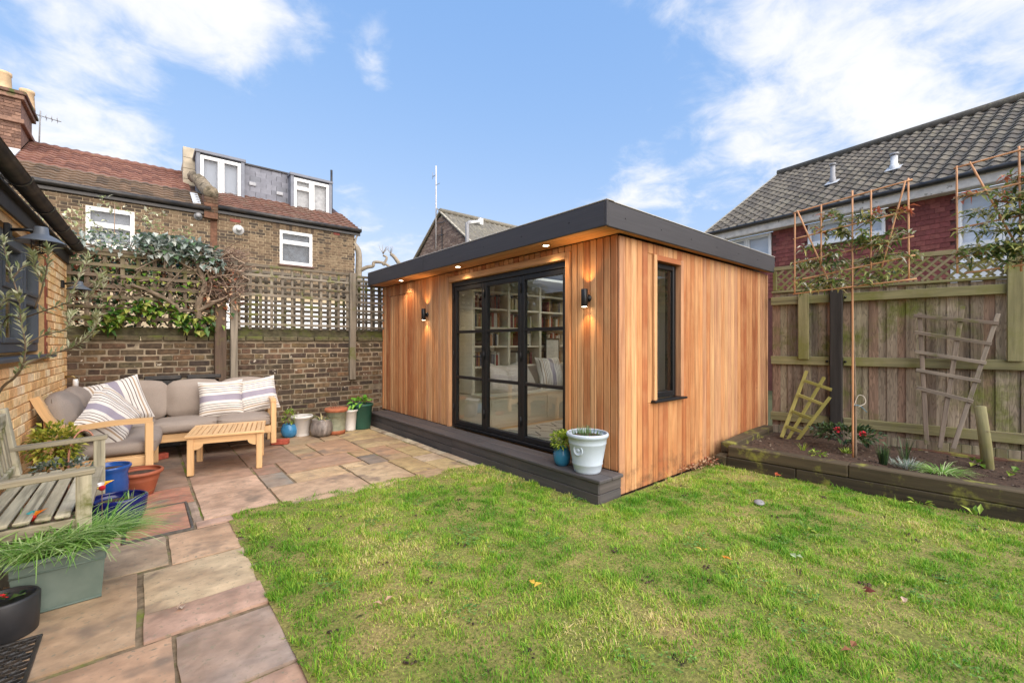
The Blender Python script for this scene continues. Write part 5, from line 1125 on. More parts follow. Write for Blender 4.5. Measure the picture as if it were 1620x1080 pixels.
# fence frame: local x along the fence towards the camera, y away (behind), z up
fd = Vector((.158, -1, 0)).normalized(); fn = Vector((-fd.y, fd.x, 0))
mf = Matrix(((fd.x, fn.x, 0, 6.35), (fd.y, fn.y, 0, 2.2), (0, 0, 1, 0), (0, 0, 0, 1)))
fe = T('timber_fence', 'weathered close-boarded timber fence with green algae on rails, behind the raised bed', 'fence', (6.6, .5, 0))
FC = [S(172, 156, 134, .85), S(158, 142, 122, .85), S(184, 168, 146, .85), S(148, 132, 114, .85), S(174, 162, 136, .85), S(166, 138, 116, .85)]
def fpart(lo, hi, name, m, cols, c=.004, par=None, jit=.002): b = MB(); b.box(lo, hi, c, mf, jit=jit); return b.build(name, m, par or fe, random.choice(cols))
def grain_fence():
    m = mat('fence_board', None, var=.28, scale=20, stretch=10, rough=.88, bump=.45, bdist=.003, streak=(S(72, 58, 46), 24, .5), moss=(S(124, 130, 60, .75), 1.7, .50, .68)); nt = m.node_tree; n, l = nt.nodes, nt.links
    # cathedral grain: distorted rings along each board
    b = next(x for x in n if x.type == 'BSDF_PRINCIPLED'); src = b.inputs['Base Color'].links[0].from_socket
    at = n.new('ShaderNodeAttribute'); at.attribute_name = 'g'; oi = n.new('ShaderNodeObjectInfo'); sc_ = n.new('ShaderNodeVectorMath'); sc_.operation = 'SCALE'; sc_.inputs[0].default_value = (13, 0, 29); l.new(oi.outputs['Random'], sc_.inputs['Scale'])
    ad = n.new('ShaderNodeVectorMath'); ad.operation = 'ADD'; l.new(at.outputs['Vector'], ad.inputs[0]); l.new(sc_.outputs[0], ad.inputs[1]); mp = n.new('ShaderNodeMapping'); mp.inputs['Scale'].default_value = (13, 1, 1.6); l.new(ad.outputs[0], mp.inputs[0])
    nz = n.new('ShaderNodeTexNoise'); nz.inputs['Scale'].default_value = 1.0; nz.inputs['Detail'].default_value = 2; l.new(mp.outputs[0], nz.inputs[0])
    m1 = n.new('ShaderNodeMath'); m1.operation = 'MULTIPLY'; m1.inputs[1].default_value = 95; l.new(nz.outputs['Fac'], m1.inputs[0]); m2 = n.new('ShaderNodeMath'); m2.operation = 'SINE'; l.new(m1.outputs[0], m2.inputs[0])
    mr = n.new('ShaderNodeMapRange'); mr.inputs[1].default_value = .1; mr.inputs[2].default_value = 1; mr.inputs[3].default_value = 0; mr.inputs[4].default_value = .38; l.new(m2.outputs[0], mr.inputs[0])
    mx = n.new('ShaderNodeMix'); mx.data_type = 'RGBA'; l.new(mr.outputs[0], mx.inputs[0]); l.new(src, mx.inputs[6]); mx.inputs[7].default_value = (*S(70, 56, 44, .8), 1); l.new(mx.outputs[2], b.inputs['Base Color']); return m
M_fence = grain_fence()
MG = [S(150, 144, 104, .85), S(140, 134, 98, .85), S(160, 150, 118, .85)]
s = .034; k_ = 0
while s < 4.6:
    w = U(.076, .094); dy = .011 * (k_ % 2); k_ += 1; fpart((s - .004, dy + U(-.002, .002), .23), (s + w + .002, dy + .010, 1.955 + U(-.01, .004)), 'fence_board', M_fence, FC); s += w
s = .03
while s < 4.6:
    w = U(.076, .094); fpart((s, .002, .04), (s + w - .004, .02, .226), 'fence_board', M_mosswood, FC); s += w
fpart((.02, -.055, 1.80), (.645, -.006, 1.90), 'rail', M_mosswood, MG); fpart((.78, -.055, 1.80), (4.6, -.006, 1.90), 'rail', M_mosswood, MG)
fpart((.02, -.055, 1.03), (.645, -.006, 1.135), 'rail', M_mosswood, MG); fpart((.78, -.055, 1.03), (4.6, -.006, 1.135), 'rail', M_mosswood, MG)
fpart((.02, -.055, .30), (.645, -.006, .405), 'rail', M_mosswood, MG); fpart((.78, -.055, .30), (4.6, -.006, .405), 'rail', M_mosswood, MG)
fpart((.02, -.03, 1.956), (4.6, .045, 1.985), 'capping', M_mosswood, MG)
fpart((.65, -.11, -.05), (.775, .0, 1.965), 'fence_post', mat('black_stained_post', S(58, 54, 50, .8), var=.4, scale=18, stretch=12, rough=.8, bump=.4), SL, .008)
for (a, z) in ((.62, 1.08), (.80, 1.08), (.80, 1.85)):
    b = MB(); b.lathe([(.014, 0), (.014, .008), (.006, .01), (.006, .022), (0, .024)], m=mf @ Matrix.Translation((a, -.056, z)) @ rx(90), n=8); b.build('bolt', M_black, fe)
fpart((.325, -.085, 1.10), (.44, -.056, 1.925), 'batten', M_mosswood, MG); fpart((2.09, -.085, 1.12), (2.2, -.056, 2.29), 'batten', M_mosswood, MG)
fpart((2.5, -.04, .05), (4.6, -.01, .16), 'gravel_board', M_sleeper, [S(120, 86, 68, .7)]); fpart((1.3, -.16, .06), (2.2, -.07, .15), 'gravel_board', M_sleeper, [S(126, 88, 70, .7)])
lt = T('lattice_topper', 'diagonal lattice trellis with green algae fixed along the top of the fence', 'trellis', mf @ Vector((1.5, 0, 1.99)))
M_lat = mat('lattice_lath', None, var=.3, scale=20, stretch=10, rough=.9, bump=.3, moss=(S(132, 132, 62, .75), 2, .42, .62))
def lpart(p0, p1, w, t, name): b = MB(); b.bar(mf @ Vector(p0), mf @ Vector(p1), t, w, .002); b.build(name, M_lat, lt, random.choice([S(166, 154, 116, .62), S(150, 140, 104, .62), S(176, 160, 126, .62)]))
lpart((.04, .005, 2.275), (4.6, .005, 2.275), .05, .05, 'top_rail'); lpart((.06, .005, 1.99), (.06, .005, 2.245), .05, .04, 'end_stile')
zl, zh = 1.99, 2.249
k = 0
x = -.2
while x < 4.5:
    for (sg, yy) in ((1, -.006), (-1, .006)):
        a0, a1 = (x, x + .26) if sg > 0 else (x + .26, x); z0, z1 = zl, zh
        if min(a0, a1) < .09:
            lo = .09
            if max(a0, a1) < .12: continue
            if sg > 0: z0 = zl + (lo - a0) * (zh - zl) / .26; a0 = lo
            else: z1 = zl + (zh - zl) * (a0 - lo) / .26; a1 = lo
        lpart((a0, yy, z0), (a1, yy, z1), .026, .01, 'lath')
    x += .098
# leaning fan trellises
def fan(label, verts, rungs, w, m, cols, t=.018):
    r = T('fan_trellis', label, 'trellis', mf @ Vector((verts[0][0][0], -.2, 0)), 0, 'fan trellises leaning on the fence'); base = verts[0][0]
    for (p, q) in verts: b = MB(); b.bar(mf @ Vector(p), mf @ Vector(q), t, w * 1.1, .002, up=fd, jit=.002); b.build('upright', m, r, random.choice(cols))
    for (p, q) in rungs: b = MB(); b.bar(mf @ Vector(p), mf @ Vector(q), t, w * 1.05, .002, up=(0, 0, 1), jit=.002); b.build('rung', m, r, random.choice(cols))
O1, O2 = -.075, -.22
def oy(z): return -.068 - .15 * max(0, 1 - z / 1.65)
LG = [S(166, 150, 132, .66), S(150, 134, 118, .66), S(178, 164, 146, .66)]
fan('tall broken grey fan trellis leaning against the fence', [((1.50, oy(.24) - .012, .22), (1.45, oy(1.62), 1.63)), ((1.60, oy(.24), .20), (1.78, oy(1.68), 1.69)), ((1.70, oy(.25), .21), (2.03, oy(1.6), 1.60))],
    [((a, oy((z0 + z1) / 2) - .02, z0), (c, oy((z0 + z1) / 2) - .02, z1)) for (a, z0, c, z1) in ((1.40, 1.605, 2.03, 1.50), (1.405, 1.42, 1.98, 1.295), (1.41, 1.21, 1.94, 1.10), (1.415, 1.01, 1.90, .915), (1.42, .82, 1.845, .705))], .034, M_greywood, LG)
YG = [S(168, 160, 84, .7), S(156, 148, 76, .7), S(180, 170, 96, .7)]
def oz(z): return -.09 - .40 * max(0, 1 - z / .95)
fan('small yellow-green fan trellis leaning on the fence beside the cedar room', [((.20, oz(.17), .15), (.42, oz(.95), .955)), ((.265, oz(.15), .13), (.60, oz(.88), .89)), ((.345, oz(.13), .11), (.665, oz(.65), .66))],
    [((a, oz((z0 + z1) / 2) - .016, z0), (c, oz((z0 + z1) / 2) - .016, z1)) for (a, z0, c, z1) in ((.405, .84, .68, .745), (.35, .665, .60, .57), (.295, .47, .49, .395), (.245, .29, .40, .24))], .034, mat('green_lath', None, var=.2, scale=20, stretch=10, rough=.85, bump=.2), YG, .016)
# stump post with wire
t = T('timber_stake', 'short mossy round stake leaning in the bed with a wire tied to it', 'stake', (5.9, .22, .1)); b = MB(); b.tube([(5.93, .22, .02), (5.91, .24, .35), (5.88, .275, .72)], [.045, .043, .041], 12); b.build('stake', M_mosswood, t, MG[0])
t['label'] = 'short mossy round stake in the bed with a wire tied to it'
t = T('garden_wire', 'thin taut wire running right from the short mossy stake', 'wire', (5.9, .2, .5)); b = MB(); b.tube([(5.86, .24, .50), (6.05, -1.2, .50), (6.2, -2.4, .50)], .0022, 5); b.build('wire', M_chrome, t)
# trees trained on cane frames
M_cane = mat('bamboo_cane', S(214, 158, 112, .85), var=.15, scale=10, stretch=10, rough=.5, bump=.05)
def cane_tree(label, base, pts, bars, leaves_n, trunk_x, group, seedv):
    random.seed(seedv); r = T('trained_tree', label, 'tree', mf @ Vector((trunk_x, base, .15)), 0, group)
    def P(a, y, z): return mf @ Vector((a, base + y, z))
    fr = None
    for (a, b0, c, d) in bars:
        b = MB(); p, q = P(a, U(-.008, .008), b0), P(c, U(-.008, .008), d); n = 9; L = [p.lerp(q, i / n) for i in range(n + 1)]; b.tube(L, [.0072 + (.0013 if i % 2 else 0) for i in range(n + 1)], 6); b.build('cane', M_cane, r)
    b = MB(); T_ = smoothcurve([P(trunk_x + .02, .02, .1), P(trunk_x + .015, .02, .8), P(trunk_x + .0, .015, 1.5), P(trunk_x - .01, .015, 2.1), P(trunk_x, .01, 2.6)], 4); b.tube(T_, [.014 - .0006 * i for i in range(len(T_))], 8)
    lb, lr = MB(), MB()
    for (z, a, up) in leaves_n:
        s0 = Vector((trunk_x, 0, z)); pts_ = [P(trunk_x, .01, z), P(trunk_x + a * .35, U(-.05, .05), z + up * .5 + U(-.03, .03)), P(trunk_x + a * .7, U(-.08, .08), z + up * .8 + U(-.04, .04)), P(trunk_x + a, U(-.08, .08), z + up)]
        Q = smoothcurve(pts_, 6); b.tube(Q, [max(.0018, .006 * (1 - i / len(Q))) for i in range(len(Q))], 5)
        for k in range(4, len(Q)):
            for _ in range(4):
                dd = Vector((U(-1, 1), U(-1, 1), U(-.6, .7))); tgt = lr if (k > len(Q) - 5 and z > 2.35 and random.random() < .75) else lb
                tgt.leaf(Q[k] + Vector((U(-.02, .02), U(-.02, .02), U(-.03, .03))), dd, U(.06, .10), U(.02, .032), .3, .25)
    b.build('trunk', L_bark, r); lb.build('crown', L_phot, r); lr.build('young_leaves', L_red, r); return r
L_phot = leafmat('glossy_leaf', [S(118, 138, 70), S(92, 116, 58), S(158, 164, 98), S(196, 190, 118), S(74, 96, 50), S(206, 202, 180)], rough=.35)
bars1 = [(.428, 1.83, .428, 2.71), (.92, .12, .915, 2.83), (.66, 2.1, .66, 2.74), (1.06, 2.02, 1.06, 2.80), (1.335, 1.9, 1.33, 2.85), (.45, 2.72, .75, 1.86), (1.31, 2.83, 1.14, 2.03),
         (.41, 2.70, 1.36, 2.83), (.41, 2.42, 1.37, 2.55), (.41, 2.16, 1.37, 2.30), (.41, 1.97, 1.38, 2.12), (.41, 1.83, 1.39, 1.90)]
rs = [(1.86, -.42, .02), (1.9, -.48, .05), (1.96, .45, .05), (2.02, -.48, .12), (2.1, .5, .05), (2.12, -.5, .06), (2.2, .35, .12), (2.25, -.42, .06), (2.3, .42, .04), (2.36, -.3, .12), (2.42, .4, .14), (2.5, .2, .1), (2.5, -.24, .12), (1.98, .25, .16), (2.05, -.25, .2), (1.88, .3, .03), (2.2, .1, .2), (2.3, -.12, .15), (2.28, .30, .02), (1.9, -.30, .08)]
cane_tree('young tree trained on a bamboo cane frame by the black fence post', -1.08, None, bars1, rs, .92, 'trees trained on cane frames', 21)
bars2 = [(1.655, 1.92, 1.65, 2.88), (2.03, 1.9, 2.017, 2.95), (1.73, 2.895, 2.03, 2.05), (1.63, 2.865, 2.7, 3.0), (1.63, 2.60, 2.7, 2.70), (1.64, 2.32, 2.7, 2.45), (1.65, 2.06, 2.7, 2.2), (1.70, 1.92, 2.7, 2.02), (2.2, .1, 2.2, 3.0), (2.5, 1.9, 2.5, 3.0), (2.7, 1.9, 2.7, 3.02)]
rs2 = [(1.98, -.5, .02), (2.0, -.42, .08), (2.05, -.48, .08), (2.12, -.46, -.02), (2.2, -.4, .06), (2.28, -.52, .16), (2.34, -.42, .1), (2.42, -.3, .1), (2.5, -.28, .08), (2.6, -.25, .12), (2.05, -.25, .1), (2.15, -.2, .12), (2.3, -.2, .1), (2.5, -.15, .2), (2.1, .3, .1), (2.3, .35, .1), (2.5, .3, .1), (2.02, -.35, .02), (2.25, -.55, .02), (2.4, -.5, .2), (2.08, -.55, .02)]
cane_tree('young tree on a bamboo frame in front of the tall white window', -1.08, None, bars2, rs2, 2.2, 'trees trained on cane frames', 33)
random.seed(3)
t = T('tree_tie', 'pale twine loop with a blue tail tied round the bare trunk', 'twine', mf @ Vector((.94, -1.08, .72)))
b = MB(); P0 = mf @ Vector((.93, -1.1, .68)); b.tube(smoothcurve([P0, P0 + Vector((.02, -.03, .10)), P0 + Vector((.05, -.07, .09)), P0 + Vector((.05, -.08, .03)), P0 + Vector((.01, -.03, -.01))], 5), .003, 5); b.build('loop', mat('twine', S(206, 196, 180), bump=0), t)
b = MB(); b.tube(smoothcurve([P0, P0 + Vector((.03, -.04, 0)), P0 + Vector((.06, -.09, -.06))], 4), .0035, 5); b.build('blue_tail', mat('blue_twine', S(86, 130, 150), bump=0), t)
# planting in the bed
c = bedp(1352, 712); c.z = .16
cm = T('camellia', 'low camellia with dark glossy leaves and two pink-red flowers in the bed', 'shrub', c)
b = MB(); cc = c + Vector((.1, .1, 0))
for _ in range(9): a = U(0, 6.28); b.tube(smoothcurve([cc, cc + Vector((math.cos(a) * .1, math.sin(a) * .1, .1)), cc + Vector((math.cos(a) * .26, math.sin(a) * .3, .17 + U(-.05, .06)))], 3), .004, 5)
b.build('stem', L_bark, cm); b = MB(); bush(b, cc + Vector((0, 0, .16)), (.22, .33, .09), 300, .07, .034, inner=.2); b.build('foliage', L_dark, cm)
for (dx, dy, dz) in ((-.15, -.18, .2), (-.14, .04, .21)):
    b = MB(); bush(b, cc + Vector((dx, dy, dz)), (.02, .02, .018), 30, .026, .022); b.build('flower', mat('pink_petal', S(214, 48, 66), bump=0, rough=.5), cm)
def plant(name, label, px, py, fn, m, cat='plant', group=None):
    q = bedp(px, py); t = T(name, label, cat, q, 0, group); b = MB(); fn(b, q); b.build('foliage', m, t)
plant('lavender', 'low silvery lavender clump in the bed', 1435, 738, lambda b, q: tuft(b, q, .12, 240, .085, .005, .9, .3, .7), L_silver)
plant('grassy_plant', 'arching bright green strappy clump spilling over the sleeper', 1490, 748, lambda b, q: tuft(b, q, .10, 150, .17, .008, 1.3, .7, .6), L_strap)
plant('upright_plant', 'small upright dark green spiky plant in the middle of the bed', 1398, 734, lambda b, q: tuft(b, q, .03, 90, .17, .008, .25, .1, 1.0), L_dark)
plant('seedling', 'low pale seedling near the left end of the bed', 1293, 720, lambda b, q: bush(b, q + Vector((0, 0, .02)), (.07, .07, .02), 40, .04, .02), L_fresh, 'plant', 'small plants in the bed')
plant('seedling', 'small leafy tuft left of the trained tree trunk', 1270, 712, lambda b, q: tuft(b, q, .02, 20, .08, .008, .5, .3), L_fresh, 'plant', 'small plants in the bed')
plant('seedling', 'low green plant right of the trained tree trunk', 1340, 716, lambda b, q: tuft(b, q, .05, 40, .07, .01, .8, .4), L_fresh, 'plant', 'small plants in the bed')
plant('seedling', 'young two leaved plant near the mossy stake', 1545, 737, lambda b, q: bush(b, q + Vector((0, 0, .03)), (.03, .03, .02), 7, .07, .05), L_fresh, 'plant', 'small plants in the bed')
plant('seedling', 'single broad leaved seedling at the right edge of the bed', 1602, 752, lambda b, q: bush(b, q + Vector((0, 0, .03)), (.03, .03, .02), 6, .06, .05), L_fresh, 'plant', 'small plants in the bed')
plant('bulb_leaves', 'thin upright bulb leaves behind the lavender', 1432, 726, lambda b, q: tuft(b, q, .04, 26, .2, .008, .35, .15, 1.0), L_dark)
# on and around the lawn
def weed(label, x, y, n, L, m=None): t = T('lawn_weed', label, 'weed', (x, y, 0), 0, 'weeds in the lawn'); b = MB(); bush(b, (x, y, lawn_z(x, y) + .022), (.05, .05, .012), n, L, L * .4); b.build('leaves', m or L_fresh, t)
def G0(px, py): d = 1.3 * 690 / (py - 543); return (.6468 * d + .7627 * (px - 810) / 690 * d, .7627 * d - .6468 * (px - 810) / 690 * d)
weed('broad leaved weed against the foot of the sleepers', *G0(1548, 822), 8, .09); weed('small rosette weed below the sleepers', *G0(1455, 800), 14, .06); weed('pale serrated weed in the right part of the lawn', *G0(1275, 843), 16, .05); weed('clover patch in the lower right lawn', *G0(1410, 938), 26, .03); weed('low weed beside the paving edge', *G0(404, 855), 30, .03)
FL = [((605, 965), 'pair of curled tan leaves on the lawn, nearest the path', S(196, 160, 130)), ((1143, 890), 'orange leaf standing in the middle of the lawn', S(226, 150, 50)), ((845, 937), 'small yellow leaf lying in the centre of the lawn', S(220, 180, 70)), ((1433, 963), 'pale pinkish leaf in the lower right of the lawn', S(206, 176, 152)), ((1367, 945), 'dark red curled leaf left of the pale leaf', S(110, 52, 40)), ((1350, 1041), 'brown leaf near the bottom edge of the lawn', S(140, 92, 60)), ((1227, 758), 'orange-red leaf near the sleeper end', S(196, 96, 60)), ((1260, 890), 'pale green blade-like leaf on the right of the lawn', S(190, 206, 160)), ((1112, 880), 'tiny yellow leaf beside the orange one', S(220, 190, 90)), ((280, 965), 'small pale leaf on the pink paving slab', S(214, 196, 176))]
for (pp, lab, cl) in FL:
    x, y = G0(*pp); zz = .03 if pp[0] > 400 else .004; b = MB(); b.leaf((x, y, zz + lawn_z(x, y) * (pp[0] > 400)), (U(-1, 1), U(-1, 1), .25), .055, .03); b.leaf((x + .02, y + .01, zz + .003), (U(-1, 1), U(-1, 1), .3), .045, .028)
    b.build('fallen_leaf', mat('fallen_leaf', tuple(v * .85 for v in cl), var=.2, scale=40, rough=.7, bump=0, trans=.15), None, label=lab, category='leaf', group='fallen leaves')
x, y = G0(1201, 797); b = MB(); b.lathe([(0, -.01), (.05, 0), (.045, .008), (.02, .014), (0, .015)], (x, y, .012), 12, 1.3, .8, .4); b.build('pebble', mat('grey_stone', S(140, 140, 142), var=.2, scale=20, rough=.8), None, label='flat grey stone lying in the lawn near the cedar wall', category='stone')
# dry debris at the foot of the cedar wall, hose behind the far corner
b = MB()
for _ in range(360): xx = 4.1 + 1.0 * U(0, 1) ** .7; b.leaf((xx, 2.235 - U(0, .16) * (xx - 3.9), U(.01, .06)), (U(-1, 1), U(-1, 1), U(-.2, .5)), U(.02, .06), U(.01, .03))
b.build('leaf_debris', L_dry, None, kind='stuff', label='dry leaf debris along the foot of the cedar wall')
t = T('hose', 'pale hose looped behind the far corner of the cedar room', 'hose', (6.38, 2.2, .5)); b = MB(); b.tube(smoothcurve([(6.41, 2.17, 1.1), (6.42, 2.13, .95), (6.42, 2.11, .8), (6.41, 2.15, .6), (6.41, 2.18, .4)], 5), .014, 7); b.build('hose', mat('pale_rubber', S(196, 200, 190), bump=0), t)
# ================================================================ houses behind
def tile_me(w, L, amp, th, mats, nseg=8, shape='pan', jit=0):
    """tile lying in local x (along eave) / y (up slope), z = normal"""
    b = MB(); vs = []; n = nseg
    def prof(u):
        if shape == 'pan': return amp * math.sin(2 * math.pi * (u - .1))
        if shape == 'roll': return amp * (max(0, math.cos(2 * math.pi * (u - .2))) ** .8) if 0 <= u <= 1 else 0
        return 0
    for (y, dz) in ((0, 0.0), (L * 1.12, -.028)):
        for i in range(n + 1):
            u = i / n; vs.append((u * w, y, prof(u) + th + dz + .012))
    for i in range(n + 1): u = i / n; vs.append((u * w, 0, prof(u) + .0))
    k = n + 1; fs = [(i, i + 1, k + i + 1, k + i) for i in range(n)] + [(2 * k + i, 2 * k + i + 1, i + 1, i) for i in range(n)]
    b.add(vs, fs, None, False); me = b.mesh('roof_tile'); me.materials.append(mats); return me
def frame(p, ex, ey):
    ex, ey = Vector(ex).normalized(), Vector(ey).normalized(); ez = ex.cross(ey).normalized(); ey = ez.cross(ex)
    return Matrix(((ex.x, ey.x, ez.x, p[0]), (ex.y, ey.y, ez.y, p[1]), (ex.z, ey.z, ez.z, p[2]), (0, 0, 0, 1)))
def tiled(house, mw, W_, L_, w, g, amp, th, mtl, cols, shape, pick, name='roof_tile', mass_cols=None, bmin=300, keep=None):
    """covers a W_ x L_ slope; the pieces that show largest are parts, the rest one mass"""
    me = tile_me(w, g, amp, th, mtl, 8 if shape == 'pan' else 6, shape); nx, ny = int(math.ceil(W_ / w)), int(math.ceil(L_ / g)); cells = []
    for j in range(ny):
        for i in range(nx):
            if keep and not keep(i * w, j * g): continue
            cells.append((i, j))
    cells.sort(key=lambda c: pick(mw @ Vector((c[0] * w, c[1] * g, 0)))); big = cells[:bmin]; rest_ = cells[bmin:]
    for (i, j) in big:
        link(name, me, house, jit(random.choice(cols), .88, 1.08), mw=mw @ Matrix.Translation((i * w, j * g, U(-.002, .002))) @ Matrix.Rotation(R(U(-1.1, 1.1)), 4, 'Z'))
    if rest_:
        base = np.array([v.co for v in me.vertices]); fs = [tuple(p.vertices) for p in me.polygons]; b = MB()
        for (i, j) in rest_: b.add([mw @ Vector((q[0] + i * w, q[1] + j * g, q[2])) for q in base], fs, [(q[0], q[1], q[2]) for q in base])
        mm_ = mat(name + '_mass', cols=mass_cols or [tuple(c) for c in cols], var=.3, scale=10, rough=.85, bump=.2)
        b.build(name + '_field', mm_, house, kind='stuff')
def pickd(p): # nearer the camera's view shows larger
    d = Vector((p[0], p[1], p[2] - 1.3)); f = d.x * .6468 + d.y * .7627; r = d.x * .7627 - d.y * .6468
    if f < .5: return 999
    px, py = r / f, d.z / f
    return f + (0 if -1.2 < px < 1.2 and -.8 < py < .8 else 100)
M_tile = mat('concrete_tile', None, var=.3, scale=14, rough=.88, bump=.2, moss=(S(160, 152, 122, .8), 9, .58, .72), speck=(S(84, 82, 76), 20, .66))
M_redtile = mat('hung_tile', None, var=.22, scale=12, rough=.8, bump=.15)
def upvc(house, mw, x0, x1, z0, z1, cols=2, fan=None, curtain=None, depth=.06, sill=True):
    """white window: frame, panes; mw x along wall, y out of wall, z up"""
    b = MB(); f = .06
    for (lo, hi) in (((x0, -depth, z0), (x0 + f, .02, z1)), ((x1 - f, -depth, z0), (x1, .02, z1)), ((x0 + f, -depth, z0), (x1 - f, .0195, z0 + f)), ((x0 + f, -depth, z1 - f), (x1 - f, .0195, z1))): b.box(lo, hi, .006, mw)
    cw = (x1 - x0) / cols
    for i in range(1, cols): b.box((x0 + cw * i - f * .6, -depth, z0 + f), (x0 + cw * i + f * .6, .019, z1 - f), .006, mw)
    wn = b.build('window', M_white, house)
    for i in range(cols):
        a, e = x0 + cw * i + f * .6 + .01, x0 + cw * (i + 1) - f * .6 - .01; zs_ = [(z0 + f, z1 - f)]
        if fan and i in fan[0]: zf = z0 + (z1 - z0) * fan[1]; zs_ = [(z0 + f, zf - .025), (zf + .025, z1 - f)]; b = MB(); b.box((a - .01, -depth, zf - .024), (e + .01, .018, zf + .024), .005, mw); b.build('transom', M_white, wn)
        for (u, v) in zs_:
            b = MB()
            for (lo, hi) in (((a, -depth + .01, u), (a + .03, .012, v)), ((e - .03, -depth + .01, u), (e, .012, v)), ((a + .03, -depth + .01, u), (e - .03, .0115, u + .03)), ((a + .03, -depth + .01, v - .03), (e - .03, .0115, v))): b.box(lo, hi, .004, mw)
            b.build('sash', M_white, wn)
            b = MB(); b.box((a + .02, -.03, u + .02), (e - .02, -.02, v - .02), 0, mw); b.build('pane', M_gl2, wn)
    b = MB(); b.box((x0 + .03, -depth - .08, z0 + .03), (x1 - .03, -depth - .06, z1 - .03), 0, mw); b.build('curtain', curtain or M_dim, wn)
    if sill: b = MB(); b.box((x0 - .05, -.02, z0 - .05), (x1 + .05, .07, z0 - .003), .006, mw); b.build('sill', M_white, wn)
    return wn
M_gl2 = glass('window_glass', (.94, .95, .96), ior=1.5)
M_dim = mat('dim_interior', S(120, 124, 130), var=.1, bump=0); M_net = mat('net_curtain', S(232, 234, 238), var=.08, scale=8, stretch=8, bump=0); M_dnet = mat('dormer_net', S(158, 164, 174, .85), var=.1, scale=6, stretch=6, bump=0); M_dblind = mat('dormer_blind', S(190, 188, 186, .8), bump=0); M_blind = mat('pale_blind', S(224, 216, 206), bump=0)

# ---- terrace behind the brick wall: two rear wings
TB = [S(148, 124, 98, .58), S(132, 110, 87, .58), S(160, 138, 110, .58), S(114, 96, 79, .58), S(142, 119, 94, .58), S(98, 85, 72, .58), S(154, 131, 104, .58)]
YT = 13.2
def brickfield(b, x0, x1, z0, z1, y, holes=()):
    c = 0; z = z0
    while z < z1 - .02:
        x = x0 - (c % 2) * .1715; k = 0
        while x < x1:
            L = .215 if k % 2 == 0 else .104; a, e = max(x, x0), min(x + L, x1)
            ok = e - a > .03
            for (hx0, hx1, hz0, hz1) in holes:
                if z + .065 > hz0 and z < hz1:
                    if a < hx1 and e > hx0:
                        if a < hx0 - .03: e = hx0
                        elif e > hx1 + .03: a = hx1
                        else: ok = False
            if ok: b.box((a + .001, y + U(-.004, .004), z), (e - .001, y + .03, min(z + .061, z1)))
            x += L + .0115; k += 1
        c += 1; z += .0757
def wallbox(b, x0, x1, z0, z1, y, d, holes):
    xs = sorted(set([x0, x1] + [h[0] for h in holes] + [h[1] for h in holes])); 
    for a, e in zip(xs[:-1], xs[1:]):
        zs_ = [(z0, z1)]
        for h in holes:
            if h[0] <= a + 1e-6 and h[1] >= e - 1e-6: zs_ = [(p, q) for (u, v) in zs_ for (p, q) in ((u, min(v, h[2])), (max(u, h[3]), v)) if q - p > .01]
        for (u, v) in zs_: b.box((a, y, u), (e, y + d, v))
mY = lambda y: Matrix(((1, 0, 0, 0), (0, -1, 0, y), (0, 0, 1, 0), (0, 0, 0, 1)))
M_tbrick = mat('terrace_brick', cols=TB, var=.35, scale=16, rough=.92, bump=.4, speck=(S(90, 76, 62, .8), 9, .66)); M_tmort = mat('terrace_mortar', S(190, 172, 142, .95), var=.25, scale=8, rough=.95, bump=.2)
PT = [S(150, 106, 90, .72), S(138, 96, 82, .72), S(160, 116, 98, .72), S(128, 90, 78, .72)]; PTM = [S(120, 100, 80, .7), S(134, 110, 88, .7), S(104, 88, 72, .7)]
M_ptile = mat('clay_pantile', None, var=.3, scale=12, rough=.85, bump=.15, moss=(S(150, 140, 96, .75), 5, .56, .70))
def eaves(h, x0, x1, z, y):
    b = MB(); b.box((x0, y - .06, z - .17), (x1, y - .002, z - .02), .004); b.build('fascia_board', M_gut, h)
    b = MB(); b.tube([(x0, y - .12, z - .03), (x1, y - .12, z - .03)], .06, 8); b.build('gutter', M_gut, h)
tl_ = T('brick_terrace_house', 'stock brick terraced house with red tiled roof and chimney at the left, behind the ivy', 'house', (-.6, 14, 0))
w1 = (-.94, -.13, 3.42, 4.30)
b = MB(); wallbox(b, -4.2, 1.30, -.05, 4.62, YT + .012, .25, [w1]); b.box((-4.2, YT + .3, 2), (1.3, YT + 3.0, 4.5)) if 0 else None; b.build('mortar_core', M_tmort, tl_)
b = MB(); brickfield(b, -2.4, 1.30, 2.5, 4.62, YT, [w1]); b.build('brickwork', M_tbrick, tl_, kind='stuff')
upvc(tl_, mY(YT + .03), *w1, cols=1, fan=([0], .56), curtain=M_dim)
eaves(tl_, -4.2, 1.30, 4.66, YT)
slope = Vector((0, 3.2, 1.72))
tiled(tl_, frame((-2.6, YT - .12, 4.66), (1, 0, 0), slope), 3.72, 1.25, .2, .24, .011, .012, M_ptile, PTM, 'pan', pickd, 'mossy_roof_tile', bmin=0)
tiled(tl_, frame((-2.6, YT + 1.0, 5.22), (1, 0, 0), (0, 2.1, 1.16)), 3.52, 2.42, .2, .24, .011, .012, M_ptile, PT, 'pan', pickd, bmin=0)
b = MB(); b.quad((-4.2, YT - .1, 4.64), (1.15, YT - .1, 4.64), (1.15, YT + 3.0, 6.26), (-4.2, YT + 3.0, 6.26)); b.build('roof', mat('roof_underlay', S(70, 52, 46), bump=0), tl_)
b = MB(); b.tube([(-2.6, YT + 3.02, 6.30), (1.0, YT + 3.02, 6.32)], .08, 8); b.build('ridge', M_ptile, tl_, PT[1])
b = MB(); b.box((-4.2, YT + 3.0, 2), (1.15, YT + 3.2, 6.24)); b.build('rear_wall', M_tmort, tl_)
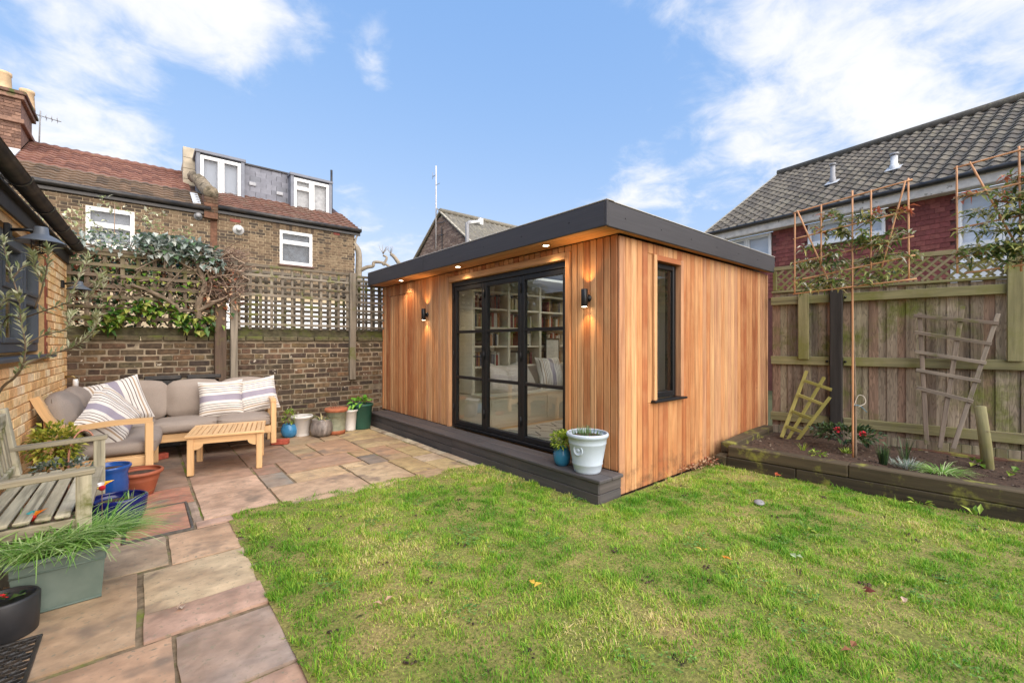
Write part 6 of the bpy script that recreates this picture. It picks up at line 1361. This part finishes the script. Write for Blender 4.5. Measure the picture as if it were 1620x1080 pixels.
b = MB(); b.bar((-2.28, YT + 1.3, 5.42), (-2.28, YT + 2.95, 6.34), .22, .03); b.bar((1.03, YT + .0, 4.74), (1.03, YT + .9, 5.22), .16, .03); b.build('lead_flashing', mat('lead', S(196, 200, 204), var=.15, rough=.6, bump=0), tl_)
for (x, z, lab) in ((1.05, 4.42, 0),):
    b = MB(); b.lathe([(.09, 0), (.09, .03), (.05, .03), (.05, .10), (.07, .11), (0, .12)], m=mY(YT) @ Matrix.Translation((x, 0, z)) @ rx(-90), n=14); b.build('vent_terminal', mat('grey_vent', S(150, 150, 150), bump=0), tl_)
ch = T('chimney_stack', 'brick chimney stack with two cream pots at the far left', 'chimney', (-2.6, 15.6, 5))
b = MB(); brickfield(b, -3.5, -2.16, 5.4, 6.98, 15.2); b.box((-3.49, 15.215, 4.5), (-2.17, 16.6, 6.97)); 
for z in (6.42, 6.98): b.box((-3.56, 15.14, z), (-2.10, 16.66, z + .10), .01)
b.box((-3.6, 15.1, 7.081), (-2.06, 16.7, 7.16), .01); b.build('stack', mat('chimney_brick', cols=[S(150, 116, 98, .7), S(130, 100, 86, .7), S(168, 132, 112, .7)], var=.35, scale=14, rough=.9, bump=.3, moss=(S(96, 108, 60, .7), 4, .5, .62, 6.95, 7.12)), ch)
for (x, y) in ((-2.47, 15.45), (-2.2, 16.2)): b = MB(); b.lathe([(.15, 0), (.14, .08), (.125, .38), (.14, .40), (.14, .46), (.11, .46), (.105, .2)], (x, y, 7.161), 16); b.build('chimney_pot', mat('cream_pot', S(220, 190, 150, .85), var=.2, scale=8, rough=.8), ch)
def aerial(label, x, y, z0, z1, arm_, s):
    t = T('tv_aerial', label, 'aerial', (x, y, z0), 0, 'rooftop aerials'); b = MB(); b.tube([(x, y, z0), (x + .03, y, z1)], .016, 6); b.build('mast', M_galv, t); b = MB(); b.tube([(x - .05, y, z1 - .12), (x + arm_, y, z1 - .16)], .012, 5)
    for k in range(s): q = x + arm_ * (k + .3) / s; b.tube([(q, y - .12, z1 - .14), (q, y + .12, z1 - .14)], .006, 4); b.tube([(q, y, z1 - .22), (q, y, z1 - .05)], .006, 4)
    b.build('antenna', M_galv, t)
M_galv = mat('galvanised', S(150, 150, 152), var=.2, rough=.5, bump=0)
aerial('thin television aerial beside the left chimney', -2.0, 16.2, 6.1, 7.2, .4, 4)
# dormer house
td = T('brick_terrace_house', 'stock brick house with grey slate loft dormer and white windows behind the grey trellis', 'house', (3, 14, 0))
w2 = (2.87, 3.72, 3.48, 4.42)
b = MB(); wallbox(b, 1.45, 4.93, -.05, 4.72, YT + .012, .25, [w2]); b.box((4.69, YT + .265, -.05), (4.93, YT + 6, 4.6)); b.build('mortar_core', M_tmort, td)
b = MB(); brickfield(b, 1.45, 4.93, 2.6, 4.60, YT, [w2]); b.build('brickwork', M_tbrick, td, kind='stuff')
b = MB()
for i in range(14): b.box((2.70 + i * .0815, YT - .006, 4.425), (2.70 + i * .0815 + .07, YT + .02, 4.60)) if 4.43 > w2[3] else None
b.build('brick_arch', M_tbrick, td, kind='stuff')
for (lo, hi) in (((1.72, YT - .008, 4.42), (1.95, YT + .02, 4.50)), ((4.3, YT - .008, 4.50), (4.48, YT + .02, 4.58))): b = MB(); b.box(lo, hi); b.build('air_brick', mat('red_air_brick', S(128, 58, 44), bump=.1), td)
upvc(td, mY(YT + .04), *w2, cols=1, fan=([0], .66), curtain=mat('painted_reflection', S(88, 94, 102, .8), var=.6, scale=7, detail=8, bump=0), sill=False)  # dark mottled sheet behind the pane, painted to stand in for reflected branches
b = MB(); b.box((w2[0] - .04, YT - .04, w2[2] - .05), (w2[1] + .04, YT + .03, w2[2] - .003), .006); b.build('window_sill', mat('dark_sill', S(96, 70, 60), bump=.1), td)
b = MB(); b.lathe([(.13, 0), (.13, .02), (.05, .03), (.045, .1), (.065, .11), (0, .12)], m=mY(YT) @ Matrix.Translation((1.9, 0, 4.23)) @ rx(-90), n=16); b.build('flue_terminal', mat('flue_white', S(206, 204, 200), bump=0), td)
eaves(td, 1.45, 5.08, 4.74, YT)
mr_ = frame((1.45, YT - .14, 4.74), (1, 0, 0), (0, 3.0, 1.55)); tiled(td, mr_, 3.6, 1.9, .2, .24, .011, .012, M_ptile, [S(140, 102, 86, .7), S(126, 92, 78, .7), S(134, 106, 90, .7)], 'pan', pickd, bmin=0)
b = MB(); b.quad((1.45, YT - .1, 4.72), (5.05, YT - .1, 4.72), (5.05, YT + 3.0, 6.3), (1.45, YT + 3.0, 6.3)); b.build('roof', mat('roof_underlay2', S(70, 52, 46), bump=0), td)
M_slate = mat('slate', None, var=.14, scale=8, rough=.6, bump=.1); SLC = [S(136, 138, 148, .85), S(130, 132, 142, .85), S(142, 144, 154, .85), S(126, 129, 138, .85)]
YD = 14.75
b = MB(); b.box((1.16, YD + .03, 4.9), (4.70, YD + 3.5, 6.50)); dk = b.build('dormer', mat('dormer_felt', S(86, 88, 94), bump=0), td)
for j in range(10):
    z = 5.0 + j * .15; x = 1.16 - (j % 2) * .14
    while x < 4.70:
        a, e = max(x, 1.16), min(x + .275, 4.695)
        if e - a > .05 and (a < 3.55 and e > 2.05): bb = MB(); m_ = Matrix.Translation((a, YD, z)) @ rx(3.5); bb.box((0, 0, 0), (e - a - .004, .012, .175), 0, m_); bb.build('slate', M_slate, td, random.choice(SLC))
        x += .28
b = MB(); b.box((2.06, YD - .05, 6.50), (3.58, YD + 3.4, 6.55), .006); b.build('dormer_trim', M_fascia, td)
for (x0, x1, z0, z1, kw) in ((1.20, 2.14, 5.36, 6.40, dict(cols=2, curtain=M_dnet)), (3.53, 4.56, 5.36, 6.36, dict(cols=2, fan=([0], .7), curtain=M_dblind))):
    b = MB(); yb = YD - .32; b.box((x0 - .09, yb + .1, z0 - .1), (x1 + .09, YD + .029, z0 - .055)); b.box((x0 - .09, yb, z0 - .054), (x0 - .004, YD + .029, z1 + .05)); b.box((x1 + .004, yb, z0 - .054), (x1 + .09, YD + .029, z1 + .05)); b.box((x0 - .12, yb - .03, z1 + .051), (x1 + .12, YD + .5, z1 + .13), .008)
    b.build('dormer_window_box', mat('lead_grey', S(134, 138, 148, .8), var=.15, scale=4, rough=.6, bump=0), td); upvc(td, mY(YD - .30), x0, x1, z0, z1, sill=False, **kw)
for (x, z) in ((2.48, 5.98), (3.2, 5.86)): b = MB(); b.box((x - .09, YD - .05, z - .05), (x + .09, YD + .0, z + .05), .006); b.box((x - .07, YD - .054, z - .03), (x + .07, YD - .051, z - .02)); b.build('slate_vent', mat('vent_grey', S(168, 170, 174), bump=0), td)
b = MB(); b.tube([(4.66, YT + 1.3, 5.2), (4.66, YT + 1.3, 6.88)], .035, 8); b.build('soil_pipe', M_gut, td)
# party wall: coped parapet and upstand
pw = T('party_wall', 'brick party parapet with weathered stone coping between the two terrace roofs', 'parapet wall', (1.3, 14, 4.6))
b = MB(); brickfield(b, 1.16, 1.45, 4.55, 5.10, YT - .14); b.box((1.165, YT - .125, 4.4), (1.445, YT + .8, 5.09)); b.box((1.301, YT + .02, -.1), (1.449, YT + .25, 4.45)); b.build('pier', mat('pier_brick', cols=[S(116, 92, 72, .62), S(98, 80, 64, .62), S(136, 98, 76, .62)], var=.4, scale=12, rough=.9, bump=.3), pw)
P = smoothcurve([(1.30, YT - .16, 5.02), (1.30, YT + .25, 5.14), (1.25, YT + .8, 5.42), (1.15, YT + 1.4, 5.78), (1.1, YT + 1.7, 5.9)], 4); b = MB(); b.tube(P, [.165] * len(P), 9); b.build('coping', mat('weathered_render', S(150, 136, 114, .75), var=.55, scale=14, rough=.95, bump=.6, bdist=.03, moss=(S(96, 88, 70, .7), 5, .5, .62)), pw)
b = MB()
for k in range(5): b.box((.87, YT + 2.0, 5.3 + k * .30), (1.15, YT + 2.24, 5.592 + k * .30), .006)
b.build('upstand_block', mat('pale_render', S(196, 184, 162, .85), var=.2, scale=6, rough=.9), pw); b = MB(); b.box((.90, YT + 2.05, 4.5), (1.14, YT + 3.4, 6.6)); b.build('upstand_core', M_tmort, pw)
rw = T('rendered_wall', 'bright white rendered garden wall seen in strips through the grey trellis', 'wall', (3.6, 12.6, 0)); b = MB(); b.box((1.3, 12.5, -.1), (6.4, 12.7, 2.38)); b.build('render', M_white, rw)

# ---- gabled house behind the cedar room
gh = T('gabled_house', 'brick house with grey pantiled roof and gable, rising behind the cedar roof edge', 'house', (12, 16.6, 0))
gx, ay, az = 10.0, 16.64, 7.08
fy0, fy1, fz = 13.1, 20.2, 4.55
b = MB(); b.prism([(fy0 + .35, -.1), (fy1 - .35, -.1), (fy1 - .35, fz), (ay, az - .14), (fy0 + .35, fz)], 0, gx + .05, 18.0); b.build('mortar_core', M_tmort, gh)
b = MB(); z = 4.2; c = 0
while z < az - .3:
    k = (z - fz) / (az - fz); lo = max(fy0 + .4 + (ay - fy0 - .4) * k, fy0 + .4) + .06; hi = fy1 - .4 - (fy1 - .4 - ay) * max(k, 0) - .06; y = lo - (c % 2) * .11
    while y < hi:
        a, e = max(y, lo), min(y + .215, hi)
        if e - a > .04: b.box((gx + .035 + U(-.004, .004), a, z), (gx + .07, e, z + .064))
        y += .2265
    z += .0757; c += 1
b.build('brickwork', mat('pinkish_brick', cols=[S(172, 146, 128, .78), S(158, 132, 116, .78), S(184, 158, 140, .78), S(146, 122, 108, .78)], var=.3, scale=14, rough=.92, bump=.3), gh, kind='stuff')
GT = [S(134, 128, 115, .75), S(126, 121, 110, .75), S(142, 136, 122, .75), S(120, 116, 106, .75)]
near = frame((18.0, fy0, fz - .05), (-1, 0, 0), (0, ay - fy0, az - fz + .05)); sl_ = math.hypot(ay - fy0, az - fz + .05)
tiled(gh, near, 8.05, sl_, .30, .33, .03, .016, M_tile, GT, 'pan', pickd, bmin=190)
b = MB(); b.quad((gx - .05, fy0, fz - .06), (18, fy0, fz - .06), (18, ay, az - .02), (gx - .05, ay, az - .02)); b.quad((gx - .05, ay, az - .02), (18, ay, az - .02), (18, fy1, fz - .06), (gx - .05, fy1, fz - .06)); b.build('roof', M_tile, gh, GT[1])
b = MB(); b.tube([(gx - .03, ay, az + .04), (18, ay, az + .04)], .11, 8); b.build('ridge', M_tile, gh, GT[2])
b = MB(); b.bar((gx - .04, fy0, fz - .06), (gx - .04, ay, az), .09, .05); b.bar((gx - .04, fy1, fz - .06), (gx - .04, ay, az), .09, .05); b.build('verge', mat('verge_mortar', S(176, 168, 150), bump=.1), gh)
b = MB(); b.tube(smoothcurve([(gx + .0, ay - .1, 6.4), (gx, ay - .12, 6.0), (gx, ay - .15, 5.2)], 3), .02, 5); b.bar((gx - .02, ay - .3, 6.55), (gx - .02, ay + .3, 6.62), .03, .03); b.bar((gx - .02, ay - .25, 6.02), (gx - .02, ay + .3, 6.07), .03, .03); b.build('cable_bracket', M_gut, gh)
t = T('flue_pipe', 'grey hooked flue pipe with white elbow in front of the gabled house', 'flue', (8.0, 11.7, 4.2)); b = MB(); b.tube(smoothcurve([(8, 11.67, 2.4), (8, 11.67, 4.9), (8.02, 11.67, 5.12), (8.12, 11.67, 5.22), (8.5, 11.67, 5.25)], 4), .06, 10); b.build('pipe', M_galv, t); b = MB(); b.tube([(8.05, 11.67, 5.18), (8.45, 11.6, 5.30)], .05, 8); b.box((8.45, 11.6, 5.2), (8.6, 11.7, 5.42), .01); b.build('elbow', M_white, t)
t = T('radio_mast', 'tall thin pale radio mast rising left of the gable apex', 'aerial', (10, 16.91, 5)); b = MB(); b.tube([(9.93, 16.91, 5.5), (9.93, 16.91, 9.15)], .028, 6); b.build('mast', mat('pale_mast', S(206, 200, 196), bump=0), t); b = MB(); b.tube([(9.93, 16.91, 8.75), (9.93, 17.2, 8.75)], .014, 5); b.tube([(9.93, 16.91, 8.3), (9.93, 16.6, 8.3)], .012, 5); b.tube([(9.93, 17.2, 8.65), (9.93, 17.2, 8.95)], .012, 5); b.build('antenna', M_galv, t)

# ---- tile-hung house on the right
rd = Vector((math.sin(R(7.8)), math.cos(R(7.8)), 0)); rn = Vector((rd.y, -rd.x, 0)); p0 = Vector((13.6, 1.0, 0))
rh = T('tile_hung_house', 'house with red hung tiles, white windows and long grey pantiled roof behind the right fence', 'house', p0)
mh_ = Matrix(((rd.x, -rn.x, 0, p0.x), (rd.y, -rn.y, 0, p0.y), (0, 0, 1, 0), (0, 0, 0, 1)))  # x along wall (away), y out of wall, z up
A0, A1 = -5.5, 5.75
rw1, rw2, rw3 = (3.9, 5.35, 3.55, 4.56), (1.23, 2.92, 3.98, 4.56), (-1.9, -.02, 3.05, 4.56)
hl = [rw1, rw2, rw3]
b = MB()
xs = sorted(set([A0, A1] + [v for h in hl for v in h[:2]]))
for a, e in zip(xs[:-1], xs[1:]):
    zs_ = [(-.1, 4.58)]
    for h in hl:
        if h[0] <= a + 1e-6 and h[1] >= e - 1e-6: zs_ = [(p, q) for (u, v) in zs_ for (p, q) in ((u, min(v, h[2])), (max(u, h[3]), v)) if q - p > .01]
    for (u, v) in zs_: b.box((a, -.3, u), (e, -.03, v), 0, mh_)
b.build('wall', mat('house_wall', S(110, 66, 58), bump=0), rh)
b = MB(); b.box((A1 - .25, -8.5, -.1), (A1, -.301, 4.58), 0, mh_); b.prism([(-8.9, 4.6), (.2, 4.6), (-4.4, 7.68)], 0, A1 - .26, A1 - .02) if 0 else None; b.build('gable_wall', M_tmort, rh)
HT = [S(150, 82, 76, .8), S(140, 76, 70, .8), S(156, 90, 80, .8), S(134, 72, 66, .8)]
hung = []
for j in range(17):
    z = 2.62 + j * .115; x = -2.0 - (j % 2) * .0825
    while x < A1 - .02:
        a, e = x, min(x + .165, A1)
        hit = any(a < h[1] - .01 and e > h[0] + .01 and z + .10 > h[2] and z < h[3] for h in hl)
        if not hit and z < 4.5 and e - a > .1: hung.append((x, z))
        x += .167
hung.sort(key=lambda q: pickd(mh_ @ Vector((q[0], 0, q[1]))) + (50 if q[1] < 3.0 else 0))
hb = MB(); hb.box((0, 0, 0), (.164, .013, .15), .002); hme = hb.mesh('hung_tile'); hme.materials.append(M_redtile); hm = MB()
for i, (x, z) in enumerate(hung):
    m_ = mh_ @ Matrix.Translation((x, -.005, z)) @ rx(6 + U(-1.2, 1.2))
    if i < 300: link('hung_tile', hme, rh, jit(random.choice(HT), .92, 1.06), mw=m_)
    else: hm.box((0, 0, 0), (.164, .013, .15), 0, m_)
hm.build('hung_tile_field', mat('hung_tile_mass', cols=HT, var=.22, scale=12, rough=.8, bump=.15), rh, kind='stuff')
upvc(rh, mh_, *rw1, cols=2, curtain=M_net); upvc(rh, mh_, *rw2, cols=2, curtain=M_net, sill=True); upvc(rh, mh_, *rw3, cols=3, fan=([0, 1, 2], .24), curtain=M_net)
b = MB(); b.box((-2.0, -.02, 2.2), (.08, .015, 3.0), 0, mh_); b.build('white_panel', M_white, rh)
b = MB(); b.box((A0, .0, 4.585), (A1 + .05, .30, 4.60), 0, mh_); b.box((A0, .28, 4.60), (A1 + .08, .305, 4.80), .004, mh_); b.build('fascia_board', mat('peeling_white', S(214, 206, 196), var=.2, scale=6, rough=.7, bump=.1, speck=(S(150, 140, 128), 7, .64)), rh)
b = MB(); b.tube([mh_ @ Vector((x, .36, 4.84)) for x in (A0, 0, A1 + .1)], .058, 8); b.build('gutter', M_gut, rh)
re_ = Vector(mh_ @ Vector((A1 + .12, .33, 4.86))); up_ = mh_.to_3x3() @ Vector((0, -4.8, 2.98))
mrf = frame(re_, -rd, up_); RT = [S(128, 120, 108, .6), S(116, 109, 99, .6), S(138, 130, 116, .6), S(108, 102, 94, .6)]
tiled(rh, mrf, 11.2, up_.length, .265, .31, .034, .016, M_tile, RT, 'pan', pickd, bmin=300)
q = lambda x, y, z: mrf @ Vector((x, y, z))
b = MB(); b.quad(q(0, 0, -.02), q(11.4, 0, -.02), q(11.4, up_.length, -.02), q(0, up_.length, -.02)); b.build('roof', M_tile, rh, RT[3])
b = MB(); b.tube([q(-.02, up_.length + .02, .05), q(11.3, up_.length + .02, .05)], .12, 8); b.build('ridge', M_tile, rh, RT[2]); b = MB(); b.bar(q(-.03, -.02, .0), q(-.03, up_.length, .0), .06, .08); b.build('verge', mat('verge_mortar2', S(168, 162, 148), bump=.1), rh)
for (px_, nm, hgt, wd, lab) in ((2.98, 'roof_vent', .52, .06, 0), (4.45, 'roof_flue', .36, .075, 1)):
    pb = q(px_, 2.1 if lab == 0 else 1.85, 0); b = MB(); b.tube([pb - Vector((0, 0, .1)), pb + Vector((0, 0, hgt * .35)), pb + Vector((0, 0, hgt * .36)), pb + Vector((0, 0, hgt))], [wd * 1.3, wd * 1.3, wd, wd], 12); vt = b.build(nm, M_galv if lab == 0 else mat('white_flue', S(206, 208, 210), bump=0), rh)
    b = MB(); b.tube([pb + Vector((0, 0, hgt + .02)), pb + Vector((0, 0, hgt + .07))], [wd * 1.35] * 2, 12); b.build('cowl', M_galv, vt); b = MB(); b.box((-.16, -.16, .05), (.16, .13, .06), 0, mrf @ Matrix.Translation((px_, 2.1 if lab == 0 else 1.85, 0))); b.build('flashing', mat('flashing_lead', S(190, 192, 194), bump=0), vt)
# ---- growth behind and on the left trellis
random.seed(17)
iv = T('climbing_ivy', 'tangled ivy over the left trellis, green leaves below and silvery on top', 'climber', (0, 7.0, 1.5))
b = MB()
def vine(pts, r): P = smoothcurve(pts, 6); b.tube(P, [r * (1 - .6 * k / len(P)) * (1 + .15 * math.sin(k * 1.9)) for k in range(len(P))], 7)
vine([(.62, 6.98, 1.45), (.55, 6.95, 1.75), (.62, 6.93, 2.05), (.55, 6.95, 2.35), (.6, 6.95, 2.5)], .045); vine([(.55, 6.95, 1.72), (.75, 6.92, 1.85), (1.0 - .1, 6.93, 1.95)], .03); vine([(.05, 6.97, 1.95), (.22, 6.94, 1.85), (.34, 6.95, 1.75), (.4, 6.97, 1.62)], .032); vine([(-.1, 6.97, 2.0), (.05, 6.95, 1.95)], .022)
for _ in range(60):
    x = U(-.5, .95); z = U(1.6, 2.5); vine([(x, 6.96 + U(-.04, .3), z), (x + U(-.15, .15), 6.95 + U(-.05, .2), z + U(-.1, .15)), (x + U(-.3, .3), 6.97 + U(-.05, .2), z + U(-.2, .25))], U(.006, .016))
b.build('stem', L_bark, iv)
b = MB()
for _ in range(210): # green leaves low on the trellis
    x = -.45 + 1.15 * U(0, 1); b.leaf((x, 6.96 + U(-.05, .04), 1.55 + U(0, .2) + .10 * math.sin(x * 7 + 1)), (U(-1, 1), U(-1, .1), U(-1, .2)), U(.08, .125), U(.06, .1))
for _ in range(120): b.leaf((U(-.4, .95), 6.95 + U(-.06, .05), U(1.5, 2.2)), (U(-1, 1), U(-1, .1), U(-1, .2)), U(.05, .09), U(.04, .07))
b.build('leaves', leafmat('ivy_leaf', [S(96, 136, 46), S(70, 108, 40), S(128, 156, 60), S(52, 84, 36), S(168, 170, 90)], rough=.35), iv)
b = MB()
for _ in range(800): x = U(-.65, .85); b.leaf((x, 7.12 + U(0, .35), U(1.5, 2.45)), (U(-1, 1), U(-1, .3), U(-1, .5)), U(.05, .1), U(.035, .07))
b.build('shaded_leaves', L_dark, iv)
b = MB()
for _ in range(700): x = U(-.65, .85); b.leaf((x, 7.1 + U(0, .3), U(1.55, 2.45)), (U(-1, 1), U(-1, .3), U(-1, .3)), U(.05, .1), U(.03, .06))
b.build('withered_leaves', L_dry, iv)
b = MB()
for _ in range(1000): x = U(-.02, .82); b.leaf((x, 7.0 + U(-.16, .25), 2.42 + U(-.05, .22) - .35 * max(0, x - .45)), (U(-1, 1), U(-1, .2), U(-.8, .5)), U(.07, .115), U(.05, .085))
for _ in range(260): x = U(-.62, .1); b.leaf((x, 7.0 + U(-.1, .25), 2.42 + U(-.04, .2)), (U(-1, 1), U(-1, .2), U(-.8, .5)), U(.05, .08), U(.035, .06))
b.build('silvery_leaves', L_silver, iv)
dn = T('dead_vine', 'dry brown tangle of dead vine heaped at the right end of the left trellis', 'dead climber', (.8, 7.0, 2.2))
b = MB()
for _ in range(420):
    a = U(0, 6.28); c = Vector((.84 + U(-.22, .2), 6.98 + U(-.12, .25), 2.25 + U(-.38, .32))); d = Vector((U(-1, 1), U(-.7, .7), U(-.6, .6))).normalized() * U(.08, .22); b.tube(smoothcurve([c - d, c + Vector((U(-.05, .05), U(-.05, .05), U(-.05, .05))), c + d], 2), U(.003, .007), 4, cap=False)
b.build('twigs', L_twig, dn)
b = MB()
for _ in range(260): b.leaf((.84 + U(-.22, .2), 6.95 + U(-.08, .2), 2.1 + U(-.45, .3)), (U(-1, 1), U(-1, 1), U(-1, .3)), U(.05, .1), U(.03, .05))
b.build('dead_leaves', L_dry, dn)
def twigs(b, c, n, L, up, r):
    for _ in range(n):
        a = U(0, 6.28); p = Vector(c); d = Vector((math.cos(a) * U(.2, 1), math.sin(a) * U(.2, 1), up)).normalized(); q = [p]
        for k in range(4): d = (d + Vector((U(-.3, .3), U(-.3, .3), U(-.2, .3)))).normalized(); q.append(q[-1] + d * L / 4)
        b.tube(q, [r * (1 - .2 * k) for k in range(5)], 5); yield q
pl = T('pale_shrub', 'pale leaved shrub with bare arching stems in front of the left terrace window', 'shrub', (-.35, 9.6, 0))
b = MB(); lb = MB()
for q in twigs(b, (-.42, 9.4, 1.6), 20, 1.9, 1.2, .018):
    for k in range(2, 5):
        for _ in range(16): lb.leaf(q[k] + Vector((U(-.16, .16), U(-.16, .16), U(-.14, .14))), (U(-1, 1), U(-1, 1), U(-.6, .6)), U(.06, .1), U(.04, .06))
b.tube([(-.42, 9.4, -.1), (-.42, 9.4, 1.65)], .05, 7); b.build('trunk', L_twig, pl); lb.build('crown', leafmat('pale_leaf', [S(206, 206, 160), S(176, 184, 126), S(220, 216, 190), S(146, 158, 96)]), pl)
hd = T('dark_hedge', 'dark evergreen growth behind the left trellis', 'hedge', (.1, 8.2, 0)); b = MB(); bush(b, (-.1, 8.0, 1.5), (1.1, .6, 1.05), 1300, .12, .07, inner=.5); b.build('foliage', L_dark, hd)
# pollarded limbs and far trees past the terrace
po = T('pollard_tree', 'pollarded tree with a bare curved limb and stubby knuckles beside the dormer house', 'tree', (6.2, 15.0, 0))
b = MB()
M_poll = mat('pollard_bark', S(168, 156, 138, .8), var=.3, scale=8, rough=.9)
def OPd(px, py, d): return OP(px, py, d)
for (pts, r, d) in (([(566, 520), (567, 440), (568, 410), (566, 395), (558, 385), (552, 378)], .13, 15), ([(566, 430), (580, 423), (590, 421), (592, 415), (606, 416), (620, 424)], .07, 15), ([(606, 420), (612, 408), (606, 404)], .05, 15), ([(640, 430), (625, 408), (618, 402)], .09, 17), ([(562, 388), (563, 378), (567, 370)], .04, 15), ([(556, 382), (548, 372), (546, 366)], .05, 15)):
    P = smoothcurve([OPd(x, y, d) for (x, y) in pts], 4); b = MB(); b.tube(P, [r * (1 - .4 * k / len(P)) for k in range(len(P))], 8); b.build('limb', M_poll, po)
b = MB()
for (x, y, d) in ((606, 402, 15), (618, 402, 17), (546, 366, 15), (567, 372, 15)):
    for q in twigs(b, OPd(x, y, d), 6, .35, 1.0, .012): pass
b.build('shoots', M_poll, po, kind='stuff')
def far_tree(label, c, h, rr, n, seed):
    random.seed(seed); t = T('bare_tree', label, 'tree', c, 0, 'bare trees beyond the houses'); b = MB(); b.tube([c, (c[0], c[1], h * .5)], [.2, .12], 6)
    for q in twigs(b, (c[0], c[1], h * .45), n, rr, 1.1, .05):
        for q2 in twigs(b, q[2], 4, rr * .5, .9, .02): 
            for q3 in twigs(b, q2[3], 3, rr * .3, .8, .01): pass
    b.build('trunk', L_twig, t)
far_tree('faint bare tree right of the dormer house', (16.0, 32.0, 0), 7.0, 2.6, 14, 4); far_tree('faint bare tree just left of the gabled house', (18.5, 33.5, 0), 6.6, 2.4, 12, 5)
hb_ = T('garden_hedge', 'low green hedge in the neighbouring garden beyond the cedar room', 'hedge', (9, 12, 0)); b = MB(); bush(b, (8.6, 11.0, 1.6), (2.2, .8, 1.4), 1500, .14, .08, inner=.5); b.build('foliage', L_dark, hb_)
